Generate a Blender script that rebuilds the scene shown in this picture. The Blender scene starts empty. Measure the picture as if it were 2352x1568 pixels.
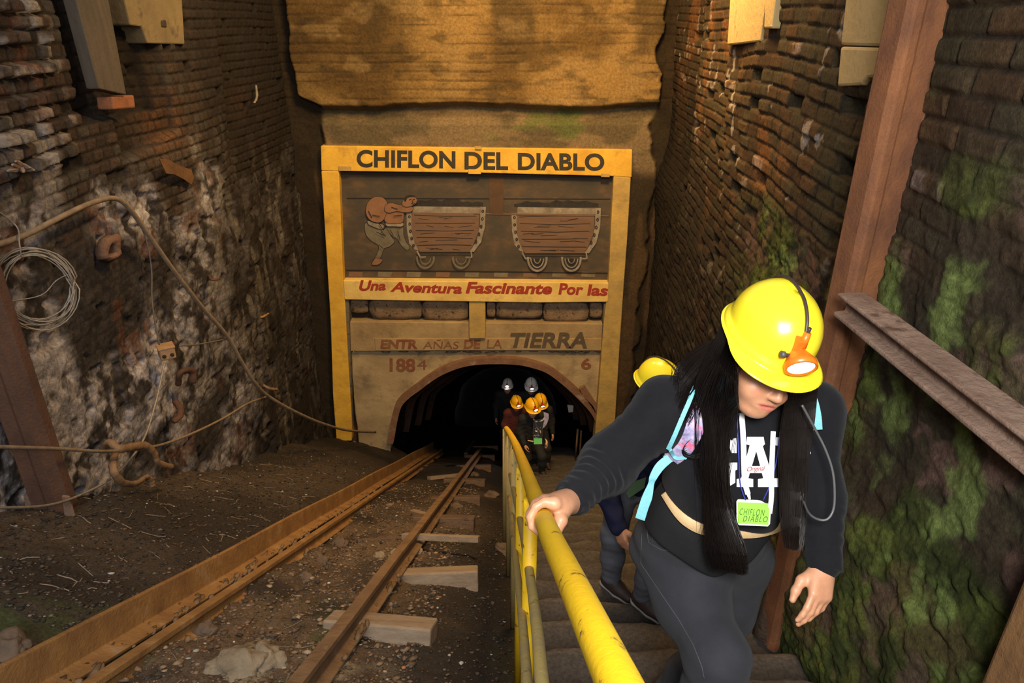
import bpy, bmesh, math, random
import numpy as np
from mathutils import Vector, Matrix, noise as mnoise
from mathutils.bvhtree import BVHTree

SC = bpy.context.scene
COL = SC.collection
R = math.radians

# ------------------------------------------------------------------ camera
PITCH = R(24.6)
F_PX = 1568.0
cam_data = bpy.data.cameras.new('camera')
cam_data.sensor_width = 36.0
cam_data.lens = 24.0
cam_data.clip_start = 0.02
cam_data.clip_end = 200
cam = bpy.data.objects.new('camera', cam_data)
COL.objects.link(cam)
cam.location = (0, 0, 0)
cam.rotation_euler = (R(90) - PITCH, 0, 0)
SC.camera = cam

# ------------------------------------------------------------------ light
world = bpy.data.worlds.new('world')
SC.world = world
world.use_nodes = True
wb = world.node_tree.nodes['Background']
wb.inputs['Color'].default_value = (0.80, 0.87, 1.0, 1)
wb.inputs['Strength'].default_value = 0.22


def area(name, loc, target, size, energy, color, size_y=None):
    d = bpy.data.lights.new(name, 'AREA')
    d.shape = 'RECTANGLE'
    d.size = size
    d.size_y = size_y or size
    d.energy = energy
    d.color = color
    o = bpy.data.objects.new(name, d)
    COL.objects.link(o)
    o.location = loc
    o.rotation_euler = (Vector(target) - Vector(loc)).to_track_quat('-Z', 'Y').to_euler()
    return o


# daylight falling in through the open mouth of the shaft behind the photographer
area('daylight_mouth', (-0.5, -2.6, 2.3), (0.2, 4.0, -2.6), 2.6, 235, (1.0, 0.97, 0.94), 2.0)
# the flash beside the camera
area('camera_flash', (0.15, -0.15, 0.35), (0.45, 2.2, -1.2), 0.30, 50, (1.0, 0.98, 0.95))
# bare warm area lights added overhead, without any fixture
area('warm_area_right', (0.7, 5.2, 2.3), (1.3, 8.6, -1.6), 0.9, 380, (1.0, 0.60, 0.20))
area('warm_area_left', (-0.9, 6.6, 2.6), (-0.7, 10.0, -1.4), 0.9, 125, (1.0, 0.66, 0.27))

SC.view_settings.view_transform = 'Standard'
SC.view_settings.look = 'None'
SC.view_settings.gamma = 1.0
SC.view_settings.use_curve_mapping = False
SC.view_settings.exposure = 0.2

# ------------------------------------------------------------------ picture -> place
SLOPE = 0.559
CP, SP = math.cos(PITCH), math.sin(PITCH)


def ray(px, py):
    dx = (px - 1176.0) / F_PX
    dy = (784.0 - py) / F_PX
    return Vector((dx, CP + dy * SP, -SP + dy * CP))


def P(px, py, d):
    return ray(px, py) * d


def PY(px, py, y):
    r = ray(px, py)
    return r * (y / r.y)


def PX(px, py, x):
    r = ray(px, py)
    return r * (x / r.x)


def PH(px, py, h):
    """point on the inclined plane z = -h - SLOPE*y"""
    r = ray(px, py)
    return r * (-h / (r.z + SLOPE * r.y))


# ------------------------------------------------------------------ numpy noise
def _hash(*ix, seed=0):
    h = np.full(np.broadcast(*ix).shape, (seed * 2654435761 + 12345) & 0xFFFFFFFF, dtype=np.uint64)
    for k, i in enumerate(ix):
        h = (h ^ ((i.astype(np.int64) + 100000).astype(np.uint64) * np.uint64([73856093, 19349663, 83492791][k]))) & np.uint64(0xFFFFFFFF)
        h = (h * np.uint64(2246822519) + np.uint64(3266489917)) & np.uint64(0xFFFFFFFF)
        h = h ^ (h >> np.uint64(13))
    h = (h * np.uint64(3266489917)) & np.uint64(0xFFFFFFFF)
    h = h ^ (h >> np.uint64(16))
    return h.astype(np.float64) / 4294967295.0


def vn2(x, y, seed=0):
    x, y = np.broadcast_arrays(np.asarray(x, float), np.asarray(y, float))
    ix, iy = np.floor(x), np.floor(y)
    fx, fy = x - ix, y - iy
    fx = fx * fx * (3 - 2 * fx)
    fy = fy * fy * (3 - 2 * fy)
    a = _hash(ix, iy, seed=seed)
    b = _hash(ix + 1, iy, seed=seed)
    c = _hash(ix, iy + 1, seed=seed)
    d = _hash(ix + 1, iy + 1, seed=seed)
    return (a * (1 - fx) + b * fx) * (1 - fy) + (c * (1 - fx) + d * fx) * fy


def fbm2(x, y, oct=4, seed=0, gain=0.5):
    s, a, t = 0.0, 1.0, 0.0
    for o in range(oct):
        s = s + a * vn2(np.asarray(x) * 2 ** o + 17.3 * o, np.asarray(y) * 2 ** o + 9.1 * o, seed + o)
        t += a
        a *= gain
    return s / t


def smooth(a, b, x):
    t = np.clip((np.asarray(x, float) - a) / (b - a), 0, 1)
    return t * t * (3 - 2 * t)


def mixc(c1, c2, t):
    t = np.asarray(t)[..., None]
    return np.asarray(c1) * (1 - t) + np.asarray(c2) * t


def bricks(u, v, bw, bh, mort, seed):
    """height profile 0 (mortar) .. 1 (face) and two random numbers per brick"""
    row = np.floor(v / bh)
    off = np.where(np.mod(row, 2) == 0, 0.0, 0.5) + 0.25 * _hash(row, row * 0, seed=seed + 5)
    uu = u / bw + off
    c = np.floor(uu)
    du = np.minimum(uu - c, 1 - (uu - c)) * bw
    dv = np.minimum(v / bh - row, 1 - (v / bh - row)) * bh
    e = np.minimum(du, dv)
    h = smooth(mort * 0.35, mort * 1.1, e)
    return h, _hash(c, row, seed=seed), _hash(c, row, seed=seed + 1)


# ------------------------------------------------------------------ materials
def nodes(m):
    m.use_nodes = True
    nt = m.node_tree
    return nt, nt.nodes, nt.links, nt.nodes['Principled BSDF']


def mat(name, c1, c2=None, scale=8.0, rough=0.6, bump=0.0, bscale=None, c3=None, c3amt=0.0, c3scale=4.0,
        metal=0.0, spec=0.5, stretch=None, emit=None, estr=0.0, sheen=0.0, coat=0.0, detail=6.0, sharp=0.2, sss=0.0, c3soft=0.08):
    m = bpy.data.materials.new(name)
    nt, N, L, B = nodes(m)
    B.inputs['Roughness'].default_value = rough
    B.inputs['Metallic'].default_value = metal
    B.inputs['Specular IOR Level'].default_value = spec
    if coat:
        B.inputs['Coat Weight'].default_value = coat
    if sheen:
        B.inputs['Sheen Weight'].default_value = sheen
    if sss:
        B.inputs['Subsurface Weight'].default_value = sss
        B.inputs['Subsurface Radius'].default_value = (0.012, 0.005, 0.003)
        B.inputs['Subsurface Scale'].default_value = 1.0
    tc = N.new('ShaderNodeTexCoord')
    mp = N.new('ShaderNodeMapping')
    L.new(tc.outputs['Object'], mp.inputs['Vector'])
    if stretch:
        mp.inputs['Scale'].default_value = stretch
    c2 = c2 or tuple(x * 0.75 for x in c1)
    n = N.new('ShaderNodeTexNoise')
    n.inputs['Scale'].default_value = scale
    n.inputs['Detail'].default_value = detail
    n.inputs['Roughness'].default_value = 0.62
    L.new(mp.outputs[0], n.inputs['Vector'])
    r = N.new('ShaderNodeValToRGB')
    r.color_ramp.elements[0].position = 0.5 - sharp
    r.color_ramp.elements[0].color = (*c2, 1)
    r.color_ramp.elements[1].position = 0.5 + sharp
    r.color_ramp.elements[1].color = (*c1, 1)
    L.new(n.outputs['Fac'], r.inputs['Fac'])
    out = r.outputs['Color']
    if c3:
        n3 = N.new('ShaderNodeTexNoise')
        n3.inputs['Scale'].default_value = c3scale
        n3.inputs['Detail'].default_value = 8
        n3.inputs['Roughness'].default_value = 0.7
        L.new(mp.outputs[0], n3.inputs['Vector'])
        r3 = N.new('ShaderNodeValToRGB')
        r3.color_ramp.elements[0].position = 0.66 - 0.3 * c3amt
        r3.color_ramp.elements[0].color = (0, 0, 0, 1)
        r3.color_ramp.elements[1].position = 0.66 + c3soft - 0.3 * c3amt
        r3.color_ramp.elements[1].color = (1, 1, 1, 1)
        L.new(n3.outputs['Fac'], r3.inputs['Fac'])
        mx = N.new('ShaderNodeMixRGB')
        L.new(r3.outputs['Color'], mx.inputs['Fac'])
        L.new(out, mx.inputs['Color1'])
        mx.inputs['Color2'].default_value = (*c3, 1)
        out = mx.outputs['Color']
    L.new(out, B.inputs['Base Color'])
    if bump:
        nb = N.new('ShaderNodeTexNoise')
        nb.inputs['Scale'].default_value = bscale or scale * 3
        nb.inputs['Detail'].default_value = 8
        nb.inputs['Roughness'].default_value = 0.65
        L.new(tc.outputs['Object'], nb.inputs['Vector'])
        bp = N.new('ShaderNodeBump')
        bp.inputs['Strength'].default_value = bump
        bp.inputs['Distance'].default_value = 0.02
        L.new(nb.outputs['Fac'], bp.inputs['Height'])
        L.new(bp.outputs[0], B.inputs['Normal'])
    if emit:
        B.inputs['Emission Color'].default_value = (*emit, 1)
        B.inputs['Emission Strength'].default_value = estr
    return m


def attr_mat(name, rough=0.9, fscale=40, famt=0.45, bump=0.6, bscale=60, spec=0.3, dist=0.02):
    """colour laid down per vertex (brick, moss, lime, soot), broken up by fine noise"""
    m = bpy.data.materials.new(name)
    nt, N, L, B = nodes(m)
    B.inputs['Roughness'].default_value = rough
    B.inputs['Specular IOR Level'].default_value = spec
    at = N.new('ShaderNodeVertexColor')
    at.layer_name = 'Col'
    tc = N.new('ShaderNodeTexCoord')
    n = N.new('ShaderNodeTexNoise')
    n.inputs['Scale'].default_value = fscale
    n.inputs['Detail'].default_value = 9
    n.inputs['Roughness'].default_value = 0.7
    L.new(tc.outputs['Object'], n.inputs['Vector'])
    mr = N.new('ShaderNodeMapRange')
    mr.inputs['From Min'].default_value = 0.3
    mr.inputs['From Max'].default_value = 0.7
    mr.inputs['To Min'].default_value = 1 - famt
    mr.inputs['To Max'].default_value = 1 + famt
    L.new(n.outputs['Fac'], mr.inputs['Value'])
    mu = N.new('ShaderNodeMixRGB')
    mu.blend_type = 'MULTIPLY'
    mu.inputs['Fac'].default_value = 1
    L.new(at.outputs['Color'], mu.inputs['Color1'])
    L.new(mr.outputs[0], mu.inputs['Color2'])
    L.new(mu.outputs[0], B.inputs['Base Color'])
    nb = N.new('ShaderNodeTexNoise')
    nb.inputs['Scale'].default_value = bscale
    nb.inputs['Detail'].default_value = 10
    nb.inputs['Roughness'].default_value = 0.7
    L.new(tc.outputs['Object'], nb.inputs['Vector'])
    bp = N.new('ShaderNodeBump')
    bp.inputs['Strength'].default_value = bump
    bp.inputs['Distance'].default_value = dist
    L.new(nb.outputs['Fac'], bp.inputs['Height'])
    L.new(bp.outputs[0], B.inputs['Normal'])
    return m


# ------------------------------------------------------------------ mesh helpers
def tag(o, label=None, cat=None, group=None, kind=None):
    if label:
        o['label'] = label
    if cat:
        o['category'] = cat
    if group:
        o['group'] = group
    if kind:
        o['kind'] = kind
    return o


def empty(name, loc, label, cat, group=None):
    o = bpy.data.objects.new(name, None)
    o.empty_display_size = 0.1
    COL.objects.link(o)
    o.location = loc
    return tag(o, label, cat, group)


def world_loc(o):
    v = Vector(o.location)
    while o.parent:
        o = o.parent
        v = v + Vector(o.location)
    return v


def link_mesh(name, me, mats, parent=None, smooth_=False, origin=None):
    """me is in world coordinates; the object gets an origin at its own base"""
    if not isinstance(mats, (list, tuple)):
        mats = [mats]
    for m in mats:
        me.materials.append(m)
    n = len(me.vertices)
    co = np.empty(n * 3, dtype=np.float64)
    me.vertices.foreach_get('co', co)
    co = co.reshape(-1, 3)
    if origin is None:
        lo, hi = co.min(0), co.max(0)
        origin = np.array([(lo[0] + hi[0]) / 2, (lo[1] + hi[1]) / 2, lo[2]])
    origin = np.asarray(origin, float)
    me.vertices.foreach_set('co', (co - origin).ravel().astype(np.float32))
    if smooth_:
        me.polygons.foreach_set('use_smooth', np.ones(len(me.polygons), dtype=bool))
    me.update()
    o = bpy.data.objects.new(name, me)
    COL.objects.link(o)
    base = Vector(origin)
    if parent is not None:
        o.parent = parent
        base = base - world_loc(parent)
    o.location = base
    return o


def np_mesh(name, verts, faces):
    """faces: (n,3) or (n,4) int array, or list of lists"""
    me = bpy.data.meshes.new(name)
    if isinstance(faces, np.ndarray):
        k = faces.shape[1]
        me.vertices.add(len(verts))
        me.vertices.foreach_set('co', np.asarray(verts, np.float32).ravel())
        me.loops.add(faces.size)
        me.loops.foreach_set('vertex_index', faces.astype(np.int32).ravel())
        me.polygons.add(len(faces))
        me.polygons.foreach_set('loop_start', np.arange(0, faces.size, k, dtype=np.int32))
        me.polygons.foreach_set('loop_total', np.full(len(faces), k, dtype=np.int32))
        me.update(calc_edges=True)
        me.validate()
    else:
        me.from_pydata([tuple(v) for v in verts], [], faces)
        me.update()
    return me


def set_col(me, rgb):
    a = me.color_attributes.new('Col', 'FLOAT_COLOR', 'POINT')
    c = np.ones((len(me.vertices), 4), np.float32)
    c[:, :3] = np.asarray(rgb).reshape(-1, 3)
    a.data.foreach_set('color', c.ravel())


def grid_faces(nu, nv, keep=None, flip=False):
    i = np.arange((nu - 1) * (nv - 1))
    a = (i // (nv - 1)) * nv + i % (nv - 1)
    f = np.stack([a, a + nv, a + nv + 1, a + 1], 1)
    if flip:
        f = f[:, ::-1]
    if keep is not None:
        f = f[keep.ravel()]
    return f


class MB:
    def __init__(s):
        s.v, s.f, s.m = [], [], []

    def add(s, verts, faces, mi=0):
        b = len(s.v)
        s.v += [Vector(v) for v in verts]
        s.f += [[b + i for i in f] for f in faces]
        s.m += [mi] * len(faces)
        return s

    def box(s, c, size, rot=None, mi=0):
        hx, hy, hz = [x / 2 for x in size]
        c = Vector(c)
        vs = []
        for x in (-hx, hx):
            for y in (-hy, hy):
                for z in (-hz, hz):
                    v = Vector((x, y, z))
                    if rot is not None:
                        v = rot @ v
                    vs.append(c + v)
        return s.add(vs, [[0, 1, 3, 2], [4, 6, 7, 5], [0, 4, 5, 1], [2, 3, 7, 6], [0, 2, 6, 4], [1, 5, 7, 3]], mi)

    def hexa(s, eight, mi=0):
        """four corners of one end, then the four matching ones"""
        return s.add(eight, [[3, 2, 1, 0], [4, 5, 6, 7], [0, 1, 5, 4], [1, 2, 6, 5], [2, 3, 7, 6], [3, 0, 4, 7]], mi)

    def prism(s, poly, ext, mi=0):
        n = len(poly)
        ext = Vector(ext)
        vs = [Vector(p) for p in poly] + [Vector(p) + ext for p in poly]
        fs = [list(range(n))[::-1], list(range(n, 2 * n))]
        fs += [[i, (i + 1) % n, n + (i + 1) % n, n + i] for i in range(n)]
        return s.add(vs, fs, mi)

    def loft(s, rings, closed=True, caps=True, mi=0):
        n = len(rings[0])
        vs = [v for r in rings for v in r]
        fs = []
        for k in range(len(rings) - 1):
            for i in range(n if closed else n - 1):
                j = (i + 1) % n
                fs.append([k * n + i, k * n + j, (k + 1) * n + j, (k + 1) * n + i])
        if caps and closed:
            fs.append(list(range(n))[::-1])
            fs.append([(len(rings) - 1) * n + i for i in range(n)])
        return s.add(vs, fs, mi)

    def tube(s, pts, r, n=8, mi=0, flat=1.0, up=None):
        pts = [Vector(p) for p in pts]
        rs = r if isinstance(r, (list, tuple)) else [r] * len(pts)
        rings = []
        t0 = (pts[1] - pts[0]).normalized()
        a = Vector(up) if up is not None else (Vector((0, 0, 1)) if abs(t0.z) < 0.9 else Vector((1, 0, 0)))
        x = t0.cross(a).normalized()
        for i, p in enumerate(pts):
            t = (pts[min(i + 1, len(pts) - 1)] - pts[max(i - 1, 0)]).normalized()
            x = (x - t * x.dot(t)).normalized()
            y = t.cross(x)
            rings.append([p + x * (rs[i] * math.cos(2 * math.pi * k / n)) + y * (rs[i] * flat * math.sin(2 * math.pi * k / n)) for k in range(n)])
        return s.loft(rings, mi=mi)

    def sweep(s, pts, prof, xax, mi=0):
        """prof: (a,b) points; a along xax, b along the normal"""
        pts = [Vector(p) for p in pts]
        rings = []
        for i, p in enumerate(pts):
            t = (pts[min(i + 1, len(pts) - 1)] - pts[max(i - 1, 0)]).normalized()
            x = Vector(xax)
            x = (x - t * x.dot(t)).normalized()
            y = x.cross(t)
            if y.z < 0:
                y = -y
            rings.append([p + x * a + y * b for a, b in prof])
        return s.loft(rings, mi=mi)

    def blob(s, c, r, seed=0, sub=2, rough=0.25, mi=0, rot=None, rad=None):
        bm = bmesh.new()
        bmesh.ops.create_icosphere(bm, subdivisions=sub, radius=1.0)
        rad = Vector(rad) if rad is not None else Vector((r, r, r))
        vs = []
        for v in bm.verts:
            k = 1 + rough * mnoise.noise(v.co * 1.3 + Vector((seed * 7.1, seed * 3.3, 0))) * 1.6 + rough * 0.5 * mnoise.noise(v.co * 3.1 + Vector((seed, 5, 2)))
            w = Vector((v.co.x * rad.x, v.co.y * rad.y, v.co.z * rad.z)) * k
            if rot is not None:
                w = rot @ w
            vs.append(Vector(c) + w)
        fs = [[v.index for v in f.verts] for f in bm.faces]
        bm.free()
        return s.add(vs, fs, mi)

    def lathe(s, c, axis, prof, n=24, mi=0):
        """prof: (radius, along axis)"""
        ax = Vector(axis).normalized()
        a = Vector((0, 0, 1)) if abs(ax.z) < 0.9 else Vector((1, 0, 0))
        x = ax.cross(a).normalized()
        y = ax.cross(x)
        rings = [[Vector(c) + ax * h + x * (r * math.cos(2 * math.pi * k / n)) + y * (r * math.sin(2 * math.pi * k / n)) for k in range(n)] for r, h in prof]
        return s.loft(rings, mi=mi)

    def build(s, name, mats, parent=None, smooth=False, bevel=0.0, subsurf=0, origin=None, seg=2, angle=40):
        me = bpy.data.meshes.new(name)
        me.from_pydata([tuple(v) for v in s.v], [], s.f)
        if any(s.m):
            me.polygons.foreach_set('material_index', np.array(s.m, dtype=np.int32))
        bm = bmesh.new()
        bm.from_mesh(me)
        bmesh.ops.recalc_face_normals(bm, faces=bm.faces)
        bm.to_mesh(me)
        bm.free()
        o = link_mesh(name, me, mats, parent, smooth, origin)
        if bevel:
            b = o.modifiers.new('edge', 'BEVEL')
            b.width = bevel
            b.segments = seg
            b.limit_method = 'ANGLE'
            b.angle_limit = R(angle)
        if subsurf:
            u = o.modifiers.new('round', 'SUBSURF')
            u.levels = u.render_levels = subsurf
        return o


def spline(pts, n=8):
    """Catmull-Rom through pts"""
    pts = [Vector(p) for p in pts]
    out = []
    for i in range(len(pts) - 1):
        p0, p1, p2, p3 = pts[max(i - 1, 0)], pts[i], pts[i + 1], pts[min(i + 2, len(pts) - 1)]
        for k in range(n):
            t = k / n
            out.append(0.5 * ((2 * p1) + (p2 - p0) * t + (2 * p0 - 5 * p1 + 4 * p2 - p3) * t * t + (3 * p1 - p0 - 3 * p2 + p3) * t ** 3))
    out.append(pts[-1])
    return out


def text_mesh(txt, shear=0.0, bold=0.0, spacing=1.0):
    cu = bpy.data.curves.new('t', 'FONT')
    cu.body = txt
    cu.shear = shear
    cu.offset = bold
    cu.space_character = spacing
    cu.resolution_u = 6
    o = bpy.data.objects.new('t', cu)
    COL.objects.link(o)
    bpy.context.view_layer.update()
    me = bpy.data.meshes.new_from_object(o.evaluated_get(bpy.context.evaluated_depsgraph_get()))
    bpy.data.objects.remove(o)
    bpy.data.curves.remove(cu)
    vs = [Vector(v.co) for v in me.vertices]
    fs = [list(p.vertices) for p in me.polygons]
    bpy.data.meshes.remove(me)
    return vs, fs


def quad_map(vs, c00, c10, c01, c11, xr=None, yr=None):
    """place flat verts into the quad (lower left, lower right, upper left, upper right)"""
    xs, ys = [v.x for v in vs], [v.y for v in vs]
    x0, x1 = xr or (min(xs), max(xs))
    y0, y1 = yr or (min(ys), max(ys))
    c00, c10, c01, c11 = map(Vector, (c00, c10, c01, c11))
    out = []
    for v in vs:
        a, b = (v.x - x0) / (x1 - x0), (v.y - y0) / (y1 - y0)
        out.append((c00 * (1 - a) + c10 * a) * (1 - b) + (c01 * (1 - a) + c11 * a) * b)
    return out
# ================================================================== ground shape
_HX = np.array([-4.2, -3.4, -3.0, -2.4, -2.02, -1.93, -1.82, -1.7, -0.85, -0.45, -0.2, 0.0, 1.28, 1.40, 1.55, 2.6, 3.5])
_HV = np.array([0.70, 0.76, 0.82, 1.00, 1.15, 1.22, 1.41, 1.42, 1.47, 1.53, 1.62, 1.72, 1.72, 1.40, 1.33, 1.25, 1.2])


def ground_np(x, y):
    h = np.interp(x, _HX, _HV)
    n = (fbm2(x * 1.7, y * 1.7, 4, 3) - 0.5) * 0.13
    n = n + (fbm2(x * 7, y * 7, 3, 8) - 0.5) * 0.055
    n = n + (fbm2(x * 24, y * 24, 3, 11) - 0.5) * 0.034
    keep = 1 - 0.85 * smooth(-2.15, -2.0, x) * (1 - smooth(-1.9, -1.75, x))
    # worn cable groove between the rails
    g = np.exp(-((x + 1.42 - 0.03 * np.sin(y)) / 0.045) ** 2) * 0.055 * smooth(2.2, 3.0, y) * (1 - smooth(6.2, 7.2, y))
    z = -h - SLOPE * y + n * keep - g
    # mound by the wall
    z = z + 0.15 * np.exp(-(((x + 2.62) / 0.26) ** 2 + ((y - 3.75) / 0.30) ** 2))
    return z


def G(x, y):
    return float(ground_np(np.array([float(x)]), np.array([float(y)]))[0])


xs = np.concatenate([np.arange(-3.7, -0.1, 0.018), np.arange(-0.1, 2.7, 0.03)])
ys = np.concatenate([np.arange(-2.2, 1.2, 0.08), np.arange(1.2, 6, 0.018), np.arange(6, 10.6, 0.03)])
XX, YY = np.meshgrid(xs, ys, indexing='ij')
ZZ = ground_np(XX, YY)
me = np_mesh('floor', np.stack([XX, YY, ZZ], -1).reshape(-1, 3), grid_faces(len(xs), len(ys)))
c = mixc((0.088, 0.062, 0.042), (0.040, 0.029, 0.020), smooth(0.35, 0.65, fbm2(XX * 1.3, YY * 1.3, 4, 21)))
trk = smooth(-1.9, -1.7, XX) * (1 - smooth(-0.9, -0.45, XX))
c = mixc(c, (0.180, 0.120, 0.072), 0.9 * trk * smooth(0.30, 0.6, fbm2(XX * 3, YY * 3, 4, 33)) * (1 - smooth(4.6, 8.0, YY)))
c = mixc(c, (0.36, 0.30, 0.20), 0.8 * trk * smooth(0.60, 0.68, fbm2(XX * 3.2 + 4, YY * 2.6, 3, 34)) * (1 - smooth(2.7, 3.2, YY)))
c = mixc(c, (0.060, 0.085, 0.022), 0.75 * smooth(0.57, 0.68, fbm2(XX * 2.2, YY * 2.2, 4, 41)) * (1 - smooth(2.2, 3.4, YY)))
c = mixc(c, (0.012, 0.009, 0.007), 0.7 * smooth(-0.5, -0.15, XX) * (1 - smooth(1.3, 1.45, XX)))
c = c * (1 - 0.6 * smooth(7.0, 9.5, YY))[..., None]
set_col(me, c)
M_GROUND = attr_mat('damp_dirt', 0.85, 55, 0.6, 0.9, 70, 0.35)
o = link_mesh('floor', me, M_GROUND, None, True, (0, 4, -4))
tag(o, kind='structure')

# ================================================================== left brick wall
WLX = -3.0
yl = np.concatenate([np.arange(-2.2, 2.4, 0.08), np.arange(2.4, 6.0, 0.012), np.arange(6.0, 10.5, 0.02)])
zl = np.concatenate([np.arange(-8.2, -5.0, 0.03), np.arange(-5.0, 0.35, 0.012), np.arange(0.35, 1.0, 0.05)])
YY, VV = np.meshgrid(yl, zl, indexing='ij')
wu = YY + (fbm2(YY * 0.8, VV * 0.8, 2, 60) - 0.5) * 0.10
wv = VV + (fbm2(YY * 0.7 + 7, VV * 0.7, 2, 61) - 0.5) * 0.09
hb, id1, id2 = bricks(wu, wv, 0.128, 0.088, 0.013, 62)
rough_low = smooth(-0.15, 0.15, -(VV + 1.15 + 0.10 * (YY - 4.5)) + (fbm2(YY * 1.5, VV * 1.5, 4, 63) - 0.5) * 1.1)
big = fbm2(YY * 0.9, VV * 0.9, 4, 64)
amp = 0.017 * (1 - 0.72 * rough_low)
miss = (id2 > 0.965) * 1.0
D = hb * amp * (0.55 + 0.9 * id1) - 0.055 * miss * hb * (1 - rough_low)
D = D + (big - 0.5) * 0.13 + (fbm2(YY * 4, VV * 4, 4, 65) - 0.5) * (0.030 + 0.030 * rough_low)
D = D + (fbm2(YY * 16, VV * 16, 3, 66) - 0.5) * (0.010 + 0.012 * rough_low)
# pits in the crumbling lower part
D = D - rough_low * 0.035 * smooth(0.60, 0.72, fbm2(YY * 6.5, VV * 6.5, 3, 67))
# the wall steps back past the pier, and a deep chase right of the plank
pier = smooth(7.52, 7.60, YY + (fbm2(YY * 0, VV * 6, 2, 68) - 0.5) * 0.08)
D = D - 0.15 * pier
chase = smooth(4.93, 4.98, YY) * (1 - smooth(6.10, 6.16, YY)) * smooth(-0.62, -0.57, VV + (fbm2(YY * 9, VV * 0, 1, 69) - .5) * 0.12)
chase_low = smooth(5.3, 5.36, YY) * (1 - smooth(6.3, 6.36, YY)) * smooth(-0.98, -0.92, VV - 0.10 * (YY - 5))
D = D - 0.14 * chase - 0.07 * chase_low * (1 - chase)
# corbelled courses at the near top stand proud
corb = smooth(-0.85, -0.8, VV) * (1 - smooth(4.72, 4.80, YY))
D = D + corb * (0.035 * np.mod(np.floor(wv / 0.088), 2) + 0.02 + 0.035 * (id1 - 0.5)) * hb
c = mixc((0.036, 0.025, 0.018), (0.078, 0.050, 0.035), id1)
c = mixc(c, (0.062, 0.056, 0.046), smooth(0.45, 0.75, id2) * 0.8)
c = mixc(c, (0.026, 0.020, 0.015), (1 - hb) * 0.8 * (1 - rough_low))
eff = smooth(0.50, 0.66, fbm2(YY * 1.2 + 3, VV * 0.75, 4, 70)) * smooth(0.35, 0.65, fbm2(YY * 9, VV * 3, 3, 71))
c = mixc(c, (0.36, 0.33, 0.32), eff * 0.75 * (1 - smooth(6.6, 8.2, YY)) * (1 - smooth(0.0, 0.4, VV)))
topw = smooth(-0.95, -0.5, VV) * (1 - smooth(4.8, 4.9, YY)) * smooth(0.55, 0.75, id1)
c = mixc(c, (0.34, 0.29, 0.24), topw * 0.8 * smooth(0.35, 0.6, fbm2(YY * 8, VV * 8, 3, 76)))
lime = smooth(0.34, 0.58, fbm2(YY * 6.5, VV * 6.0, 6, 72, 0.62)) * smooth(0.28, 0.48, fbm2(YY * 1.1, VV * 1.1 + 3, 3, 73))
lowc = mixc((0.038, 0.032, 0.030), (0.37, 0.345, 0.36), lime)
lowc = lowc * (0.75 + 0.5 * smooth(0.3, 0.7, fbm2(YY * 24, VV * 20, 3, 79)))[..., None]
c = mixc(c, lowc, rough_low)
red = smooth(0.68, 0.73, fbm2(YY * 3.1, VV * 3.1, 4, 74))
c = mixc(c, (0.13, 0.050, 0.028), red * 0.55)
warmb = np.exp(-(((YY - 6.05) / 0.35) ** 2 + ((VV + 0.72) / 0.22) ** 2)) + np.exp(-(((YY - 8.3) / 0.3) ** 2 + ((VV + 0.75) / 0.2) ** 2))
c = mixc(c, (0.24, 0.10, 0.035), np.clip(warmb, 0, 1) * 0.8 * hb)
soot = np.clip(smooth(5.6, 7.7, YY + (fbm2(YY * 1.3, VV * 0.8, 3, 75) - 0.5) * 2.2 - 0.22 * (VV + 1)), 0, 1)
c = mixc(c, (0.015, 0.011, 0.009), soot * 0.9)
streak = smooth(0.58, 0.70, fbm2(YY * 7, VV * 1.6, 4, 77)) * smooth(-1.0, -2.2, VV)
c = mixc(c, (0.17, 0.15, 0.13), soot * streak * 0.55)
c = mixc(c, (0.016, 0.012, 0.010), np.clip(chase * 0.75 + chase_low * 0.6 + miss * 0.8 * (1 - rough_low), 0, 1))
foot_dark = smooth(0.0, 1.0, (-0.55 - SLOPE * YY - VV) / 1.2)  # darker towards the foot of the wall
c = mixc(c, (0.015, 0.012, 0.009), foot_dark * 0.9)
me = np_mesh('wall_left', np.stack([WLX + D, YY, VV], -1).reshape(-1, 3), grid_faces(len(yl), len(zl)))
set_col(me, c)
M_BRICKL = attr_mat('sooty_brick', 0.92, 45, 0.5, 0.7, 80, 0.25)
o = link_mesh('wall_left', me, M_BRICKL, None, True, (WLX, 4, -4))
tag(o, kind='structure')

# ================================================================== right brick wall
def WRX(y):
    return 1.22 + 0.080 * y


yr = np.concatenate([np.arange(-2.2, 0.9, 0.08), np.arange(0.9, 3.6, 0.0085), np.arange(3.6, 6, 0.014), np.arange(6, 10.5, 0.022)])
zr = np.concatenate([np.arange(-8.2, -4.6, 0.04), np.arange(-4.6, -2.6, 0.016), np.arange(-2.6, 0.35, 0.0095), np.arange(0.35, 1.0, 0.05)])
YY, VV = np.meshgrid(yr, zr, indexing='ij')
wu = YY + (fbm2(YY * 0.8, VV * 0.8, 2, 80) - 0.5) * 0.12
wv = VV + (fbm2(YY * 0.7 + 7, VV * 0.7, 2, 81) - 0.5) * 0.08
hb, id1, id2 = bricks(wu, wv, 0.245, 0.083, 0.012, 82)
mossy = smooth(-0.2, 0.25, -(VV + 0.50 + 0.22 * (YY - 2)) + (fbm2(YY * 1.4, VV * 1.4, 4, 83) - 0.5) * 1.1)
mossy = mossy * (1 - smooth(3.4, 5.5, YY + (fbm2(YY, VV, 3, 84) - .5) * 1.5))
worn = np.clip(mossy * 0.9, 0, 1)
D = hb * (0.0105 * (1 - 0.78 * worn)) * (0.4 + 1.2 * id1)
D = D + (fbm2(YY * 0.9, VV * 0.9, 4, 85) - 0.5) * 0.11 + (fbm2(YY * 5, VV * 5, 4, 86) - 0.5) * (0.018 + 0.034 * worn)
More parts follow.
